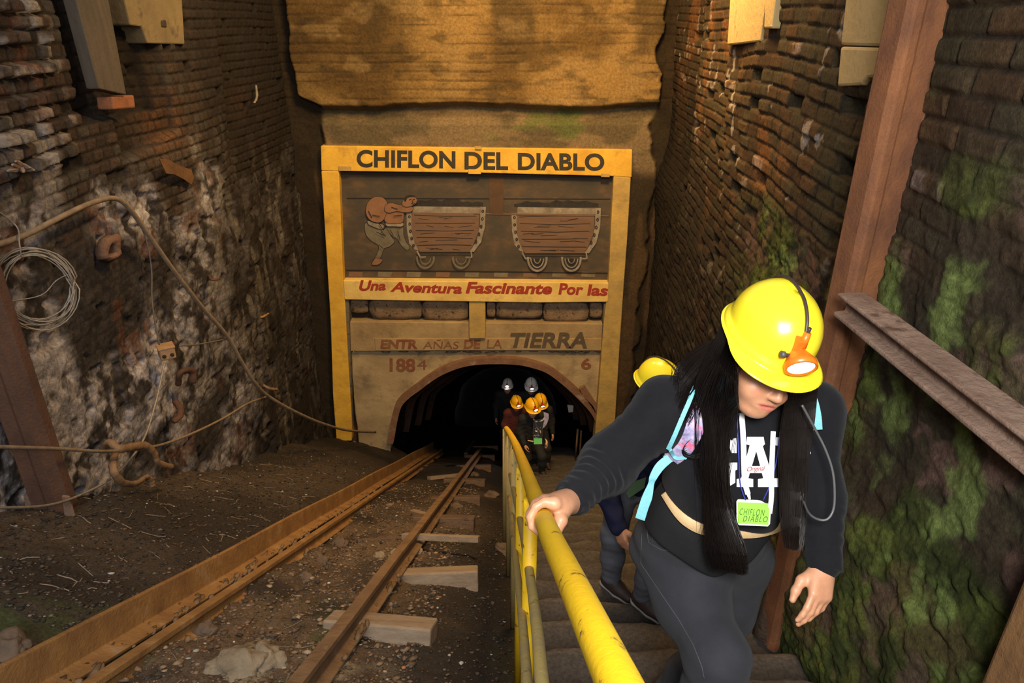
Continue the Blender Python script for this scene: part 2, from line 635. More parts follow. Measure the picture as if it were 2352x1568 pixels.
D = D + (fbm2(YY * 19, VV * 19, 3, 87) - 0.5) * (0.009 + 0.014 * worn)
D = D - 0.05 * (id2 > 0.955) * hb * (1 - worn)
# stepped break where the outer skin of brick has fallen away
brk = smooth(0, 0.03, (YY - (5.55 + 0.55 * np.round((VV + 0.6) * 3.0) / 3.0)))
D = D - 0.075 * brk * smooth(-2.0, -1.4, VV)
recess = smooth(7.3, 7.4, YY)
D = D - 0.12 * recess
bulge = smooth(-1.2, -2.4, VV) * 0.10 * (1 - smooth(3.0, 5.0, YY))
D = D + bulge
c = mixc((0.052, 0.029, 0.014), (0.115, 0.062, 0.026), id1)
c = mixc(c, (0.066, 0.054, 0.028), smooth(0.35, 0.75, id2) * 0.75)
c = mixc(c, (0.050, 0.046, 0.020), smooth(0.45, 0.62, fbm2(YY * 1.6, VV * 1.6, 4, 98)) * 0.6 * (1 - smooth(3.2, 4.6, YY)))
c = mixc(c, (0.022, 0.016, 0.011), (1 - hb) * 0.75 * (1 - 0.85 * worn) * smooth(0.35, 0.6, fbm2(YY * 4, VV * 7, 3, 99)))
c = mixc(c, (0.23, 0.095, 0.028), smooth(0.55, 0.68, fbm2(YY * 2.3, VV * 1.3, 4, 88)) * 0.6 * smooth(3.2, 4.4, YY))
pale = (id1 > 0.95) * (id2 < 0.4)
c = mixc(c, (0.40, 0.30, 0.25), pale * 0.8 * hb * (1 - 0.6 * worn) * smooth(0.35, 0.55, fbm2(YY * 12, VV * 12, 3, 89)))
lime = smooth(0.70, 0.745, fbm2(YY * 7, VV * 6, 4, 90)) * smooth(2.4, 3.0, YY)
c = mixc(c, (0.42, 0.37, 0.33), lime * 0.7)
dark = mixc((0.030, 0.024, 0.015), (0.060, 0.045, 0.026), fbm2(YY * 5, VV * 5, 4, 91))
c = mixc(c, dark, worn * 0.85)
pink = smooth(0.63, 0.70, fbm2(YY * 4.5 + 3, VV * 5.5, 4, 113)) * worn
c = mixc(c, (0.17, 0.095, 0.075), pink * 0.75)
mn = fbm2(YY * 2.4, VV * 2.4, 5, 92)
mv = 0.20 * smooth(-0.8, -2.2, VV)
moss = smooth(0.50, 0.60, mn + mv - 0.05 * smooth(-0.9, -0.5, VV)) * mossy * (1 - 0.7 * pink)
mossc = mixc((0.036, 0.046, 0.009), (0.105, 0.128, 0.024), smooth(0.35, 0.7, fbm2(YY * 9, VV * 9, 4, 93)))
mossc = mixc(mossc, (0.105, 0.080, 0.030), smooth(0.56, 0.66, fbm2(YY * 3 + 2, VV * 3, 4, 96)) * 0.7)
c = mixc(c, mossc, moss)
lich = smooth(0.64, 0.74, fbm2(YY * 4.2, VV * 4.2, 4, 94)) * mossy
c = mixc(c, (0.20, 0.27, 0.070), lich * 0.7)
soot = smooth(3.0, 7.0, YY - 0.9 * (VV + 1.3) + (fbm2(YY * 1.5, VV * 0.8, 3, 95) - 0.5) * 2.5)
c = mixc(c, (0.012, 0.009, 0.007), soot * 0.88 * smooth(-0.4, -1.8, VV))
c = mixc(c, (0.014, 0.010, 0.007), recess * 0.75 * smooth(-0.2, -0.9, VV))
D = D + moss * (0.008 + 0.022 * (fbm2(YY * 30, VV * 30, 2, 97) - 0.3))
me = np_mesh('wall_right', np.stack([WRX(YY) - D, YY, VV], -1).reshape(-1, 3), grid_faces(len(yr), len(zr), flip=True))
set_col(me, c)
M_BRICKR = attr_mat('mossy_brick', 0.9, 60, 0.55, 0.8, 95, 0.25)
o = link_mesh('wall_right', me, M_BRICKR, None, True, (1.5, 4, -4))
tag(o, kind='structure')

# ================================================================== concrete back wall over the portal
YB = 10.0
xb = np.arange(-3.5, 2.7, 0.02)
zb = np.concatenate([np.arange(-7.6, -1.6, 0.03), np.arange(-1.6, 1.2, 0.016)])
XX, VV = np.meshgrid(xb, zb, indexing='ij')
slab = smooth(-1.03, -0.91, VV + 0.03 * np.sin(XX * 2.1) + (fbm2(XX * 5, VV * 0, 3, 100) - 0.5) * 0.03)
edge = (fbm2(XX * 0, VV * 3.2, 4, 108) - 0.5)
side = smooth(-2.98, -2.90, XX + edge * 0.10 - 0.30 * smooth(-0.8, -0.98, VV)) * (1 - smooth(1.98, 2.05, XX + edge * 0.28))
D = 0.20 * slab * side
D = D + 0.10 * smooth(-1.12, -1.22, VV) * side
lines = np.mod(VV / 0.115 + 0.15 * fbm2(XX * 2, VV * 0, 2, 101), 1.0)
D = D - 0.018 * np.exp(-((lines - 0.5) / 0.08) ** 2) * slab * smooth(0.38, 0.55, fbm2(XX * 1.2, VV * 3, 3, 102))
D = D + (fbm2(XX * 4, VV * 4, 5, 103) - 0.5) * 0.035 + (fbm2(XX * 18, VV * 18, 3, 104) - 0.5) * 0.012
c = mixc((0.125, 0.072, 0.022), (0.27, 0.165, 0.055), smooth(0.32, 0.68, fbm2(XX * 1.1, VV * 1.6, 5, 105)))
c = mixc(c, (0.065, 0.042, 0.016), smooth(0.46, 0.68, fbm2(XX * 1.7 + 5, VV * 0.55, 4, 106)) * smooth(-0.75, 0.1, VV) * 0.85)
c = mixc(c, (0.060, 0.040, 0.018), smooth(0.55, 0.72, fbm2(XX * 4, VV * 9, 6, 107)) * 0.6)
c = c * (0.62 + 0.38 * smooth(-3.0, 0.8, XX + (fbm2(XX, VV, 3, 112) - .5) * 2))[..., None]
band = (1 - slab)
c = mixc(c, mixc((0.10, 0.082, 0.050), (0.20, 0.145, 0.080), smooth(0.4, 0.6, fbm2(XX * 2, VV * 5, 4, 109))), band * 0.85)
c = mixc(c, (0.10, 0.125, 0.035), band * smooth(0.50, 0.68, fbm2(XX * 2.5 + 1, VV * 8, 4, 110)) * smooth(-0.6, 0.2, XX) * (1 - smooth(0.9, 1.4, XX)) * 0.75)
c = mixc(c, (0.045, 0.028, 0.012), 0.8 * np.exp(-((lines - 0.5) / 0.09) ** 2) * slab * smooth(0.48, 0.62, fbm2(XX * 1.5, VV * 5, 4, 114)))
c = mixc(c, (0.27, 0.18, 0.075), 0.35 * slab * smooth(0.54, 0.70, fbm2(XX * 2.4 + 9, VV * 4.4, 6, 115)))
c = mixc(c, (0.016, 0.011, 0.007), (1 - side) * 0.92)
c = mixc(c, (0.026, 0.018, 0.011), smooth(-1.75, -2.0, VV) * 0.92)
drip = smooth(0.56, 0.66, fbm2(XX * 6, VV * 0.6, 3, 111))
c = mixc(c, (0.085, 0.050, 0.024), smooth(-1.75, -2.0, VV) * drip * 0.7)
KX, KZ = XX[:-1, :-1], VV[:-1, :-1]
keep = ~((KX > -2.62) & (KX < 1.55) & (KZ < -1.62))
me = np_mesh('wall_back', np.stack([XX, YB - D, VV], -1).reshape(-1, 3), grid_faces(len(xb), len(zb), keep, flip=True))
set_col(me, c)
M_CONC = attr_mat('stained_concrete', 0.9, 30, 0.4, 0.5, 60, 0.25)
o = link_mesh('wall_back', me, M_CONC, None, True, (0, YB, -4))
tag(o, kind='structure')

# ================================================================== tunnel beyond the portal
def Z2(zx, zy, y):
    """pixel of the portal close-up -> point on the plane at depth y"""
    return PY(700 + zx / 2.0637, 300 + zy / 2.0637, y)


ARCH_Z2 = [(405, 1530), (418, 1440), (432, 1360), (452, 1290), (490, 1247), (540, 1210), (590, 1172), (640, 1140), (700, 1113), (760, 1095), (830, 1085), (900, 1083), (965, 1084),
           (1030, 1090), (1090, 1104), (1150, 1126), (1210, 1168), (1270, 1220), (1320, 1270), (1362, 1318), (1392, 1375), (1408, 1440), (1416, 1530)]
ARCH = [Z2(a, b, YB) for a, b in ARCH_Z2]
ARCH = [ARCH[0] + Vector((-0.03, 0, -1.0))] + ARCH + [ARCH[-1] + Vector((0.03, 0, -1.0))]
ARC = np.array([[p.x, p.z] for p in spline(ARCH, 5)])
n = len(ARC)
ty = np.arange(YB - 0.02, 24.0, 0.09)
AX = np.repeat(ARC[:, 0][:, None], len(ty), 1)
AZ = np.repeat(ARC[:, 1][:, None], len(ty), 1)
TY = np.repeat(ty[None, :], n, 0)
cx, cz = -0.3, -6.6
rr = np.hypot(AX - cx, AZ - cz)
ang = np.arctan2(AZ - cz, AX - cx)
bulk = smooth(10.1, 10.5, TY)
nn = (fbm2(ang * 3.5, TY * 1.4, 5, 120) - 0.4) * 0.55 * bulk
rr2 = rr + 0.12 * bulk + nn * 0.5
TX = cx + rr2 * np.cos(ang)
TZ = cz + rr2 * np.sin(ang) - SLOPE * (TY - YB) * 0.93
me = np_mesh('wall_tunnel', np.stack([TX, TY, TZ], -1).reshape(-1, 3), grid_faces(n, len(ty)))
c = mixc((0.010, 0.008, 0.006), (0.030, 0.022, 0.015), smooth(0.4, 0.65, fbm2(ang * 5, TY * 2, 4, 121)))
set_col(me, c)
M_ROCK = attr_mat('wet_black_rock', 0.42, 25, 0.5, 0.9, 40, 0.5)
o = link_mesh('wall_tunnel', me, M_ROCK, None, True, (cx, 12, -8))
tag(o, kind='structure')
# tunnel floor and far end
xs = np.arange(-2.6, 2.3, 0.06)
ys = np.arange(10.4, 24.2, 0.08)
XX, YY = np.meshgrid(xs, ys, indexing='ij')
ZZ = -np.interp(XX, [-2.6, -1.9, -0.5, 0.0, 1.3, 1.6], [1.2, 1.42, 1.5, 1.7, 1.7, 1.4]) - SLOPE * YY + (fbm2(XX * 3, YY * 3, 4, 122) - 0.5) * 0.12
me = np_mesh('floor_tunnel', np.stack([XX, YY, ZZ], -1).reshape(-1, 3), grid_faces(len(xs), len(ys)))
set_col(me, mixc((0.014, 0.010, 0.008), (0.035, 0.026, 0.018), smooth(0.4, 0.65, fbm2(XX * 4, YY * 4, 4, 123))))
o = link_mesh('floor_tunnel', me, M_ROCK, None, True, (0, 12, -9))
tag(o, kind='structure')
mb = MB()
rk = random.Random(5)
mb.box((-0.3, 24.3, -14.0), (6, 0.4, 7))
tag(mb.build('wall_tunnel_end', mat('black_rock_face', (0.02, 0.016, 0.012), (0.008, 0.006, 0.005), 3, 0.8, 0.6)), kind='structure')
# ================================================================== painted portal
YF = 9.84          # face of the yellow frame
M_YEL = mat('weathered_yellow_paint', (0.88, 0.54, 0.060), (0.62, 0.34, 0.035), 3.5, 0.75, 0.25, 25, c3=(0.22, 0.13, 0.05), c3amt=0.35, c3scale=3.2, c3soft=0.3)
M_YELP = mat('pale_yellow_paint', (0.88, 0.64, 0.20), (0.66, 0.45, 0.13), 3, 0.8, 0.3, 25, c3=(0.30, 0.20, 0.09), c3amt=0.35, c3scale=4, c3soft=0.3)
M_YELW = mat('worn_yellow_paint', (0.60, 0.40, 0.10), (0.36, 0.25, 0.09), 4, 0.8, 0.35, 25, c3=(0.20, 0.15, 0.07), c3amt=0.50, c3scale=3.0, c3soft=0.35)
M_BLACKP = mat('black_sign_paint', (0.022, 0.020, 0.016), (0.05, 0.04, 0.02), 18, 0.7)
M_REDP = mat('red_sign_paint', (0.42, 0.030, 0.018), (0.30, 0.05, 0.02), 14, 0.7)
M_FADER = mat('faded_red_paint', (0.22, 0.050, 0.025), (0.24, 0.12, 0.06), 5, 0.85, sharp=0.12)
M_FADEB = mat('faded_dark_paint', (0.075, 0.055, 0.040), (0.14, 0.10, 0.06), 8, 0.85)
M_LINT = mat('ochre_concrete', (0.46, 0.33, 0.16), (0.29, 0.20, 0.10), 2.5, 0.9, 0.4, 20, c3=(0.13, 0.095, 0.055), c3amt=0.4, c3scale=4, c3soft=0.35)
M_SPAN = mat('plastered_spandrel', (0.50, 0.38, 0.21), (0.33, 0.24, 0.13), 2.2, 0.9, 0.45, 14, c3=(0.13, 0.10, 0.07), c3amt=0.45, c3scale=1.8, c3soft=0.22)
M_GREYC = mat('grey_weathered_edge', (0.20, 0.175, 0.125), (0.11, 0.09, 0.065), 6, 0.9, 0.5, 22, c3=(0.05, 0.045, 0.035), c3amt=0.4, c3scale=6)
M_STONE = mat('porous_stone', (0.36, 0.25, 0.15), (0.17, 0.11, 0.065), 7, 0.95, 0.8, 30, c3=(0.04, 0.028, 0.02), c3amt=0.32, c3scale=14)
M_DARKB = mat('dark_backing', (0.03, 0.022, 0.016), None, 5, 0.95, 0.4)  # plain dark tone behind the frame and inside small openings

portal = empty('portal_frame', (-0.45, YF, -6.9), 'yellow painted concrete frame with lettering around the tunnel mouth', 'portal')


def zquad(pts, y):
    return [Z2(a, b, y) for a, b in pts]


def slab(name, pts, y, depth, m, parent=None, bevel=0.012):
    mb = MB()
    mb.prism(zquad(pts, y), (0, depth, 0))
    return mb.build(name, m, parent, bevel=bevel)


# header, posts, middle beam, stud, lintels
slab('header_beam', [(75, 72), (1553, 90), (1550, 222), (1464, 216), (820, 200), (162, 192), (78, 190)], YF, 0.26, M_YEL, portal)
slab('post', [(78, 192), (162, 192), (172, 450), (182, 712), (190, 800), (206, 1100), (224, 1400), (222, 1470), (150, 1470), (133, 1250), (122, 900), (98, 520)], YF, 0.26, M_YEL, portal)
slab('post', [(1464, 216), (1546, 222), (1530, 500), (1508, 800), (1488, 1100), (1470, 1400), (1466, 1480), (1372, 1480), (1392, 1250), (1418, 900), (1440, 715), (1452, 450)], YF, 0.26, M_YELW, portal)
slab('middle_beam', [(182, 710), (640, 714), (1440, 721), (1438, 812), (1100, 815), (900, 812), (500, 806), (188, 801)], YF - 0.01, 0.24, M_YELP, portal)
slab('stud', [(778, 808), (856, 810), (856, 985), (780, 985)], YF + 0.02, 0.2, M_YELW, portal)
slab('lintel', [(206, 905), (1418, 915), (1412, 985), (1410, 1045), (860, 1043), (216, 1046), (210, 985)], YF + 0.09, 0.2, M_LINT, portal)
slab('letter_band', [(330, 986), (860, 984), (1410, 986), (1408, 1042), (860, 1040), (335, 1043)], YF + 0.075, 0.03, M_LINT, portal, 0.006)
slab('reveal', [(190, 802), (208, 802), (226, 1400), (222, 1470), (206, 1470), (200, 1100)], YF + 0.03, 0.24, M_GREYC, portal)
slab('reveal', [(1418, 822), (1436, 816), (1420, 1000), (1392, 1470), (1374, 1470), (1398, 1200), (1406, 1050)], YF + 0.03, 0.24, M_GREYC, portal)
# raw concrete edge right of the right post
slab('side_pilaster', [(1552, 98), (1612, 96), (1580, 600), (1545, 900), (1520, 1460), (1470, 1460), (1490, 1100), (1512, 800), (1534, 500)], YF + 0.12, 0.25, M_GREYC, portal)
slab('backing', [(150, 180), (1470, 205), (1430, 1040), (190, 1040)], YB + 0.10, 0.15, M_DARKB, portal)
# little chips and nail plates on the frame
for k, (a, b, w, h) in enumerate([(190, 180, 58, 24), (805, 195, 60, 22), (822, 82, 30, 16), (1425, 212, 40, 18)]):
    slab('plaster_patch', [(a - w / 2, b - h / 2), (a + w / 2, b - h / 2 + 2), (a + w / 2, b + h / 2), (a - w / 2, b + h / 2 - 1)], YF - 0.025, 0.03, M_YELW if k != 1 else M_YEL, portal, 0.004)

# spandrel with the arched opening
arch_px = [(a, b) for a, b in ARCH_Z2]
top = [(216, 1040), (1410, 1040)]
mb = MB()
outer = []
inner = [Z2(a, b, YF + 0.16) for a, b in arch_px]
for i, (a, b) in enumerate(arch_px):
    t = i / (len(arch_px) - 1)
    # radiate out to the surrounding rectangle
    if a <= 600 and b > 1150:
        outer.append((212 + 6 * (b - 1200) / 300, 1040 + (b - 1165) / (1530 - 1165) * 490))
    elif a >= 1190 and b > 1150:
        outer.append((1410 - 20 * (b - 1200) / 300, 1040 + (b - 1165) / (1530 - 1165) * 490))
    else:
        outer.append((212 + (a - 600) / (1195 - 600) * 1198, 1040))
outp = [Z2(a, b, YF + 0.16) for a, b in outer]
n = len(inner)
vs = inner + outp + [v + Vector((0, 0.35, 0)) for v in inner] + [v + Vector((0, 0.35, 0)) for v in outp]
fs = []
for i in range(n - 1):
    fs += [[i, i + 1, n + i + 1, n + i], [2 * n + i, 3 * n + i, 3 * n + i + 1, 2 * n + i + 1], [i, 2 * n + i, 2 * n + i + 1, i + 1]]
mb.add(vs, fs)
span = mb.build('spandrel', M_SPAN, portal)
# crumbling moulding below the lintel
mb = MB()
rk = random.Random(3)
for a in range(380, 1400, 26):
    if rk.random() < 0.62:
        mb.blob(Z2(a + rk.uniform(-14, 14), 1046 + rk.uniform(-4, 5), YF + 0.15), 0.05, a, 2, 0.5, rad=(rk.uniform(0.03, 0.11), 0.03, rk.uniform(0.008, 0.026)))
tag(mb.build('crumbled_edge', M_GREYC, portal, True), kind='stuff')


def letter_row(txt, box, y, m, parent, name='lettering', shear=0.0, bold=0.0, spacing=1.0, depth=0.004, sub=None):
    """box: four close-up pixels (lower left, lower right, upper left, upper right)"""
    vs, fs = text_mesh(txt, shear, bold, spacing)
    q = [Z2(a, b, y) for a, b in box]
    w = quad_map(vs, *q)
    mb = MB()
    mb.add(w, fs)
    nb = len(w)
    # give the strokes a paint thickness
    back = [v + Vector((0, depth, 0)) for v in w]
    edges = {}
    for f in fs:
        for i in range(len(f)):
            e = (f[i], f[(i + 1) % len(f)])
            if (e[1], e[0]) in edges:
                edges.pop((e[1], e[0]))
            else:
                edges[e] = 1
    mb.add(back, [])
    mb.f += [[a, b, b + nb, a + nb] for a, b in edges]
    mb.m += [0] * len(edges)
    return mb.build(name, m, parent)


letter_row('CHIFLON', [(246, 174), (714, 180), (246, 90), (714, 96)], YF - 0.004, M_BLACKP, portal, bold=0.034, spacing=1.02)
letter_row('DEL', [(757, 184), (964, 186), (757, 100), (964, 103)], YF - 0.004, M_BLACKP, portal, bold=0.034, spacing=1.02)
letter_row('DIABLO', [(1010, 187), (1420, 191), (1010, 104), (1420, 108)], YF - 0.004, M_BLACKP, portal, bold=0.034, spacing=1.02)
letter_row('Una', [(256, 760), (384, 757), (262, 708), (388, 712)], YF - 0.014, M_REDP, portal, shear=0.12, bold=0.036)
letter_row('Aventura', [(404, 764), (744, 774), (412, 716), (750, 724)], YF - 0.014, M_REDP, portal, shear=0.12, bold=0.036)
letter_row('Fascinante', [(762, 772), (1170, 776), (768, 716), (1176, 722)], YF - 0.014, M_REDP, portal, shear=0.12, bold=0.036)
letter_row('Por', [(1202, 777), (1318, 779), (1206, 722), (1322, 726)], YF - 0.014, M_REDP, portal, shear=0.10, bold=0.036)
letter_row('las', [(1338, 782), (1434, 784), (1342, 728), (1440, 732)], YF - 0.014, M_REDP, portal, shear=0.08, bold=0.036)
letter_row('ENTR', [(358, 1034), (534, 1034), (360, 990), (536, 990)], YF + 0.071, M_FADER, portal, shear=0.06, bold=0.045)
letter_row('A\u00d1AS', [(560, 1034), (728, 1034), (562, 990), (730, 990)], YF + 0.071, M_FADER, portal, shear=0.06, bold=0.004)
letter_row('DE', [(752, 1034), (832, 1034), (754, 990), (834, 990)], YF + 0.071, M_FADER, portal, shear=0.06, bold=0.045)
letter_row('LA', [(862, 1032), (934, 1032), (864, 990), (936, 990)], YF + 0.071, M_FADER, portal, shear=0.06, bold=0.006)
letter_row('TIERRA', [(966, 1028), (1338, 1032), (976, 958), (1346, 954)], YF + 0.068, M_FADEB, portal, shear=0.08, bold=0.03)
letter_row('188', [(402, 1142), (524, 1144), (402, 1078), (524, 1080)], YF + 0.154, M_FADER, portal, bold=0.03)
letter_row('4', [(532, 1132), (578, 1132), (532, 1086), (578, 1086)], YF + 0.154, M_FADER, portal, bold=-0.005)
letter_row('6', [(1310, 1132), (1358, 1132), (1310, 1078), (1358, 1078)], YF + 0.154, M_FADER, portal, bold=0.03)

# ------------------------------------------------------------------ stones in the slot over the lintel
STONES = [(215, 300, 812, 868), (305, 553, 810, 896), (556, 776, 818, 902), (862, 905, 822, 886), (908, 1128, 818, 892), (1130, 1345, 826, 908), (1350, 1412, 828, 890)]
SL = ['leftmost narrow stone block in the slot above the tunnel lintel', 'long brown rounded stone block, second from left in the slot above the lintel',
      'pale rounded stone block just left of the yellow stud', 'small dark stone just right of the yellow stud above the lintel',
      'broad pitted stone block, second to the right of the yellow stud', 'lowest long pitted stone block, third to the right of the yellow stud',
      'narrow end stone in the slot beside the right yellow post']
for k, (a, b, t, u) in enumerate(STONES):
    mb = MB()
    q = [Z2(a + 2, u, YF + 0.13), Z2(b - 2, u, YF + 0.13), Z2(b - 2, t - 8, YF + 0.13), Z2(a + 2, t - 8, YF + 0.13)]
    c = sum(q, Vector()) / 4
    c.y += 0.14
    hx, hz = (q[1].x - q[0].x) / 2, (q[2].z - q[1].z) / 2
    bm = bmesh.new()
    bmesh.ops.create_cube(bm, size=2)
    bmesh.ops.subdivide_edges(bm, edges=bm.edges, cuts=5, use_grid_fill=True)
    vs = []
    for v in bm.verts:
        p = v.co.copy()
        ex = 1 - 0.16 * (abs(p.z) ** 4) * (1 if p.z < 0 else 0.3)
        q2 = Vector((p.x * (1 - 0.10 * abs(p.z) ** 3), p.y * ex, p.z * (1 - 0.14 * abs(p.x) ** 4)))
        q2 = q2 + Vector((1, 1, 1)) * 0 + q2.normalized() * 0.10 * mnoise.noise(p * 2.2 + Vector((k * 9.0, 0, 0)))
        vs.append(c + Vector((q2.x * hx, q2.y * 0.13, q2.z * hz)))
    mb.add(vs, [[v.index for v in f.verts] for f in bm.faces])
    bm.free()
    o = mb.build('stone_block', M_STONE, None, True)
    tag(o, SL[k], 'stone', 'stones in the slot above the lintel')

# ------------------------------------------------------------------ the painted panel
M_PANEL = mat('dark_painted_boards', (0.100, 0.070, 0.042), (0.046, 0.042, 0.034), 2.2, 0.7, 0.2, 10, c3=(0.17, 0.095, 0.045), c3amt=0.45, c3scale=2.2, stretch=(1, 1, 1.8), c3soft=0.3)
M_CART = mat('painted_brown_planks', (0.20, 0.115, 0.070), (0.145, 0.085, 0.055), 3, 0.7, 0.1, stretch=(1, 1, 5), c3=(0.05, 0.03, 0.02), c3amt=0.10, c3scale=5)
M_PALE = mat('painted_pale_grey', (0.36, 0.31, 0.24), (0.16, 0.13, 0.10), 9, 0.7)
M_PALED = mat('painted_dark_line', (0.016, 0.012, 0.010), None, 9, 0.7)
M_FLESH = mat('painted_flesh', (0.30, 0.150, 0.078), (0.19, 0.095, 0.05), 5, 0.7)
M_TROUS = mat('painted_grey_green', (0.20, 0.175, 0.12), (0.12, 0.10, 0.07), 8, 0.7)
M_COAL = mat('painted_coal', (0.012, 0.011, 0.010), (0.035, 0.03, 0.025), 16, 0.6)
YPN = YF + 0.13
mural = empty('painted_panel', Z2(800, 712, YPN), 'dark painted panel of a miner pushing two ore carts, below the header', 'painting')
slab('board', [(160, 188), (1470, 208), (1446, 724), (176, 716)], YPN, 0.05, M_PANEL, mural, 0)
slab('batten', [(872, 204), (944, 206), (940, 395), (876, 392)], YPN - 0.012, 0.014, mat('brown_batten', (0.115, 0.06, 0.032), (0.07, 0.04, 0.024), 5, 0.8, 0.2), mural, 0)
slab('batten', [(168, 196), (1464, 214), (1463, 226), (168, 208)], YPN - 0.02, 0.02, mat('dark_batten', (0.05, 0.032, 0.018), None, 5, 0.8), mural, 0)
slab('board_strip', [(198, 318), (1448, 322), (1448, 327), (198, 324)], YPN - 0.003, 0.003, M_PALED, mural, 0)
slab('cable_line', [(800, 389), (1440, 401), (1440, 407), (800, 396)], YPN - 0.010, 0.004, M_CART, mural, 0)


class Paint:
    def __init__(s):
        s.mb = MB()
        s.k = 0

    def poly(s, pts, mi, lift=None):
        s.k += 1
        y = YPN - 0.001 - (lift if lift is not None else 0.00015 * s.k)
        s.mb.add([Z2(a, b, y) for a, b in pts], [list(range(len(pts)))], mi)

    def shape(s, pts, mi, ol=1.8):
        n_ = len(pts)
        out = []
        for i in range(n_):
            p0, p1, p2, p3 = (Vector((*pts[(i + k) % n_], 0)) for k in (-1, 0, 1, 2))
            for q in range(4):
                t = q / 4
                v = 0.5 * (2 * p1 + (p2 - p0) * t + (2 * p0 - 5 * p1 + 4 * p2 - p3) * t * t + (3 * p1 - p0 - 3 * p2 + p3) * t ** 3)
                out.append((v.x, v.y))
        s.poly(out, mi)
        if ol:
            s.line(out + [out[0]], ol, 2)

    def line(s, pts, w, mi):
        for (a, b), (c, d) in zip(pts, pts[1:]):
            L = math.hypot(c - a, d - b) or 1
            nx, ny = -(d - b) / L * w / 2, (c - a) / L * w / 2
            s.poly([(a + nx, b + ny), (c + nx, d + ny), (c - nx, d - ny), (a - nx, b - ny)], mi)

    def ring(s, cx, cy, rx, ry, w, mi, a0=0, a1=360):
        n = 28
        pts = [(cx + rx * math.cos(R(a0 + (a1 - a0) * k / n)), cy + ry * math.sin(R(a0 + (a1 - a0) * k / n))) for k in range(n + 1)]
        s.line(pts, w, mi)

    def done(s, name, mats, parent):
        me = bpy.data.meshes.new(name)
        me.from_pydata([tuple(v) for v in s.mb.v], [], s.mb.f)
        me.polygons.foreach_set('material_index', np.array(s.mb.m, dtype=np.int32))
        return link_mesh(name, me, mats, parent)


PM = [M_CART, M_PALE, M_PALED, M_FLESH, M_TROUS, M_COAL]
rk = random.Random(11)


def cart(L, Rr, top, bot, lx, rx):
    p = Paint()
    # heap of coal
    heap = [(L + 12, top)]
    for k in range(15):
        heap.append((L + 12 + (Rr - L - 24) * k / 14, top - 14 - rk.uniform(4, 34) * math.sin(math.pi * (k + 0.6) / 15.2)))
    heap += [(Rr - 12, top)]
    p.poly(heap, 5)
    body = [(L + 26, top + 4), (Rr - 30, top + 6), (Rr - 34, top + 120), (Rr - 62, top + 186), (Rr - 80, bot), (L + 66, bot), (L + 40, top + 180), (L + 24, top + 110)]
    p.poly(body, 0)
    p.poly([(L + 30, top), (Rr - 24, top + 6), (Rr - 26, top + 34), (L + 28, top + 30)], 1)
    for k in range(5):
        yy = top + 34 + (bot - top - 40) * (k + 0.3) / 5
        p.line([(L + 36 + 4 * k, yy + rk.uniform(-3, 3)), ((L + Rr) / 2, yy + rk.uniform(-4, 4)), (Rr - 44 - 6 * k, yy + rk.uniform(-3, 3))], 3.0, 2)
        for q in range(3):
            a = rk.uniform(L + 50, Rr - 130)
            p.line([(a, yy + rk.uniform(8, 22)), (a + rk.uniform(30, 80), yy + rk.uniform(8, 22))], 2.2, 2)
    if lx:
        strap = [(L, top + 30), (L + 24, top + 28), (L + 24, top + 120), (L + 40, top + 178), (L + 58, bot - 6), (L + 40, bot - 10), (L + 14, top + 178), (L + 2, top + 110)]
        p.poly(strap, 1)
        for k in range(5):
            p.ring(L + 14 + 1.2 * k * k, top + 50 + 34 * k, 4, 6, 4, 2)
    strap = [(Rr - 26, top + 4), (Rr, top + 4), (Rr - 4, top + 96), (Rr - 22, top + 170), (Rr - 56, bot), (Rr - 78, bot), (Rr - 44, top + 168), (Rr - 28, top + 96)]
    p.poly(strap, 1)
    for k in range(5):
        p.ring(Rr - 14 - 2.0 * k * k, top + 24 + 36 * k, 4, 7, 4, 2)
    p.line([(L + 60, bot + 4), (Rr - 74, bot + 4)], 7, 2)
    p.line([(L + 50, bot - 4), (L + 66, bot + 26), (L + 92, bot + 24)], 7, 1)
    p.line([(Rr - 70, bot - 4), (Rr - 66, bot + 26), (Rr - 96, bot + 26)], 6, 1)
    return p


p = cart(482, 858, 358, 574, 1, 1)
for c_ in (572, 742):
    p.ring(c_, 604, 40, 46, 9, 4, -10, 190)
    p.ring(c_, 604, 24, 28, 5, 4, 0, 180)
p.done('painted_cart', PM, mural)
p = cart(980, 1404, 362, 580, 1, 1)
for c_ in (1102, 1264):
    p.poly([(c_ - 46 * math.cos(R(a)), 606 + 60 * math.sin(R(a))) for a in range(0, 181, 12)], 5)
    p.ring(c_, 606, 44, 58, 10, 1, -8, 188)
    p.ring(c_, 606, 30, 42, 6, 1, 0, 180)
    p.ring(c_, 606, 15, 22, 5, 1, 0, 180)
p.done('painted_cart', PM, mural)
p = Paint()
# rails and ties
for k in range(9):
    a = 210 + k * 138
    p.poly([(a, 668), (a + 66, 670), (a + 60, 694), (a - 4, 692)], 4 if k % 3 else 0)
p.line([(196, 662), (800, 668), (1440, 676)], 7, 2)
p.done('painted_track', PM, mural)
p = Paint()
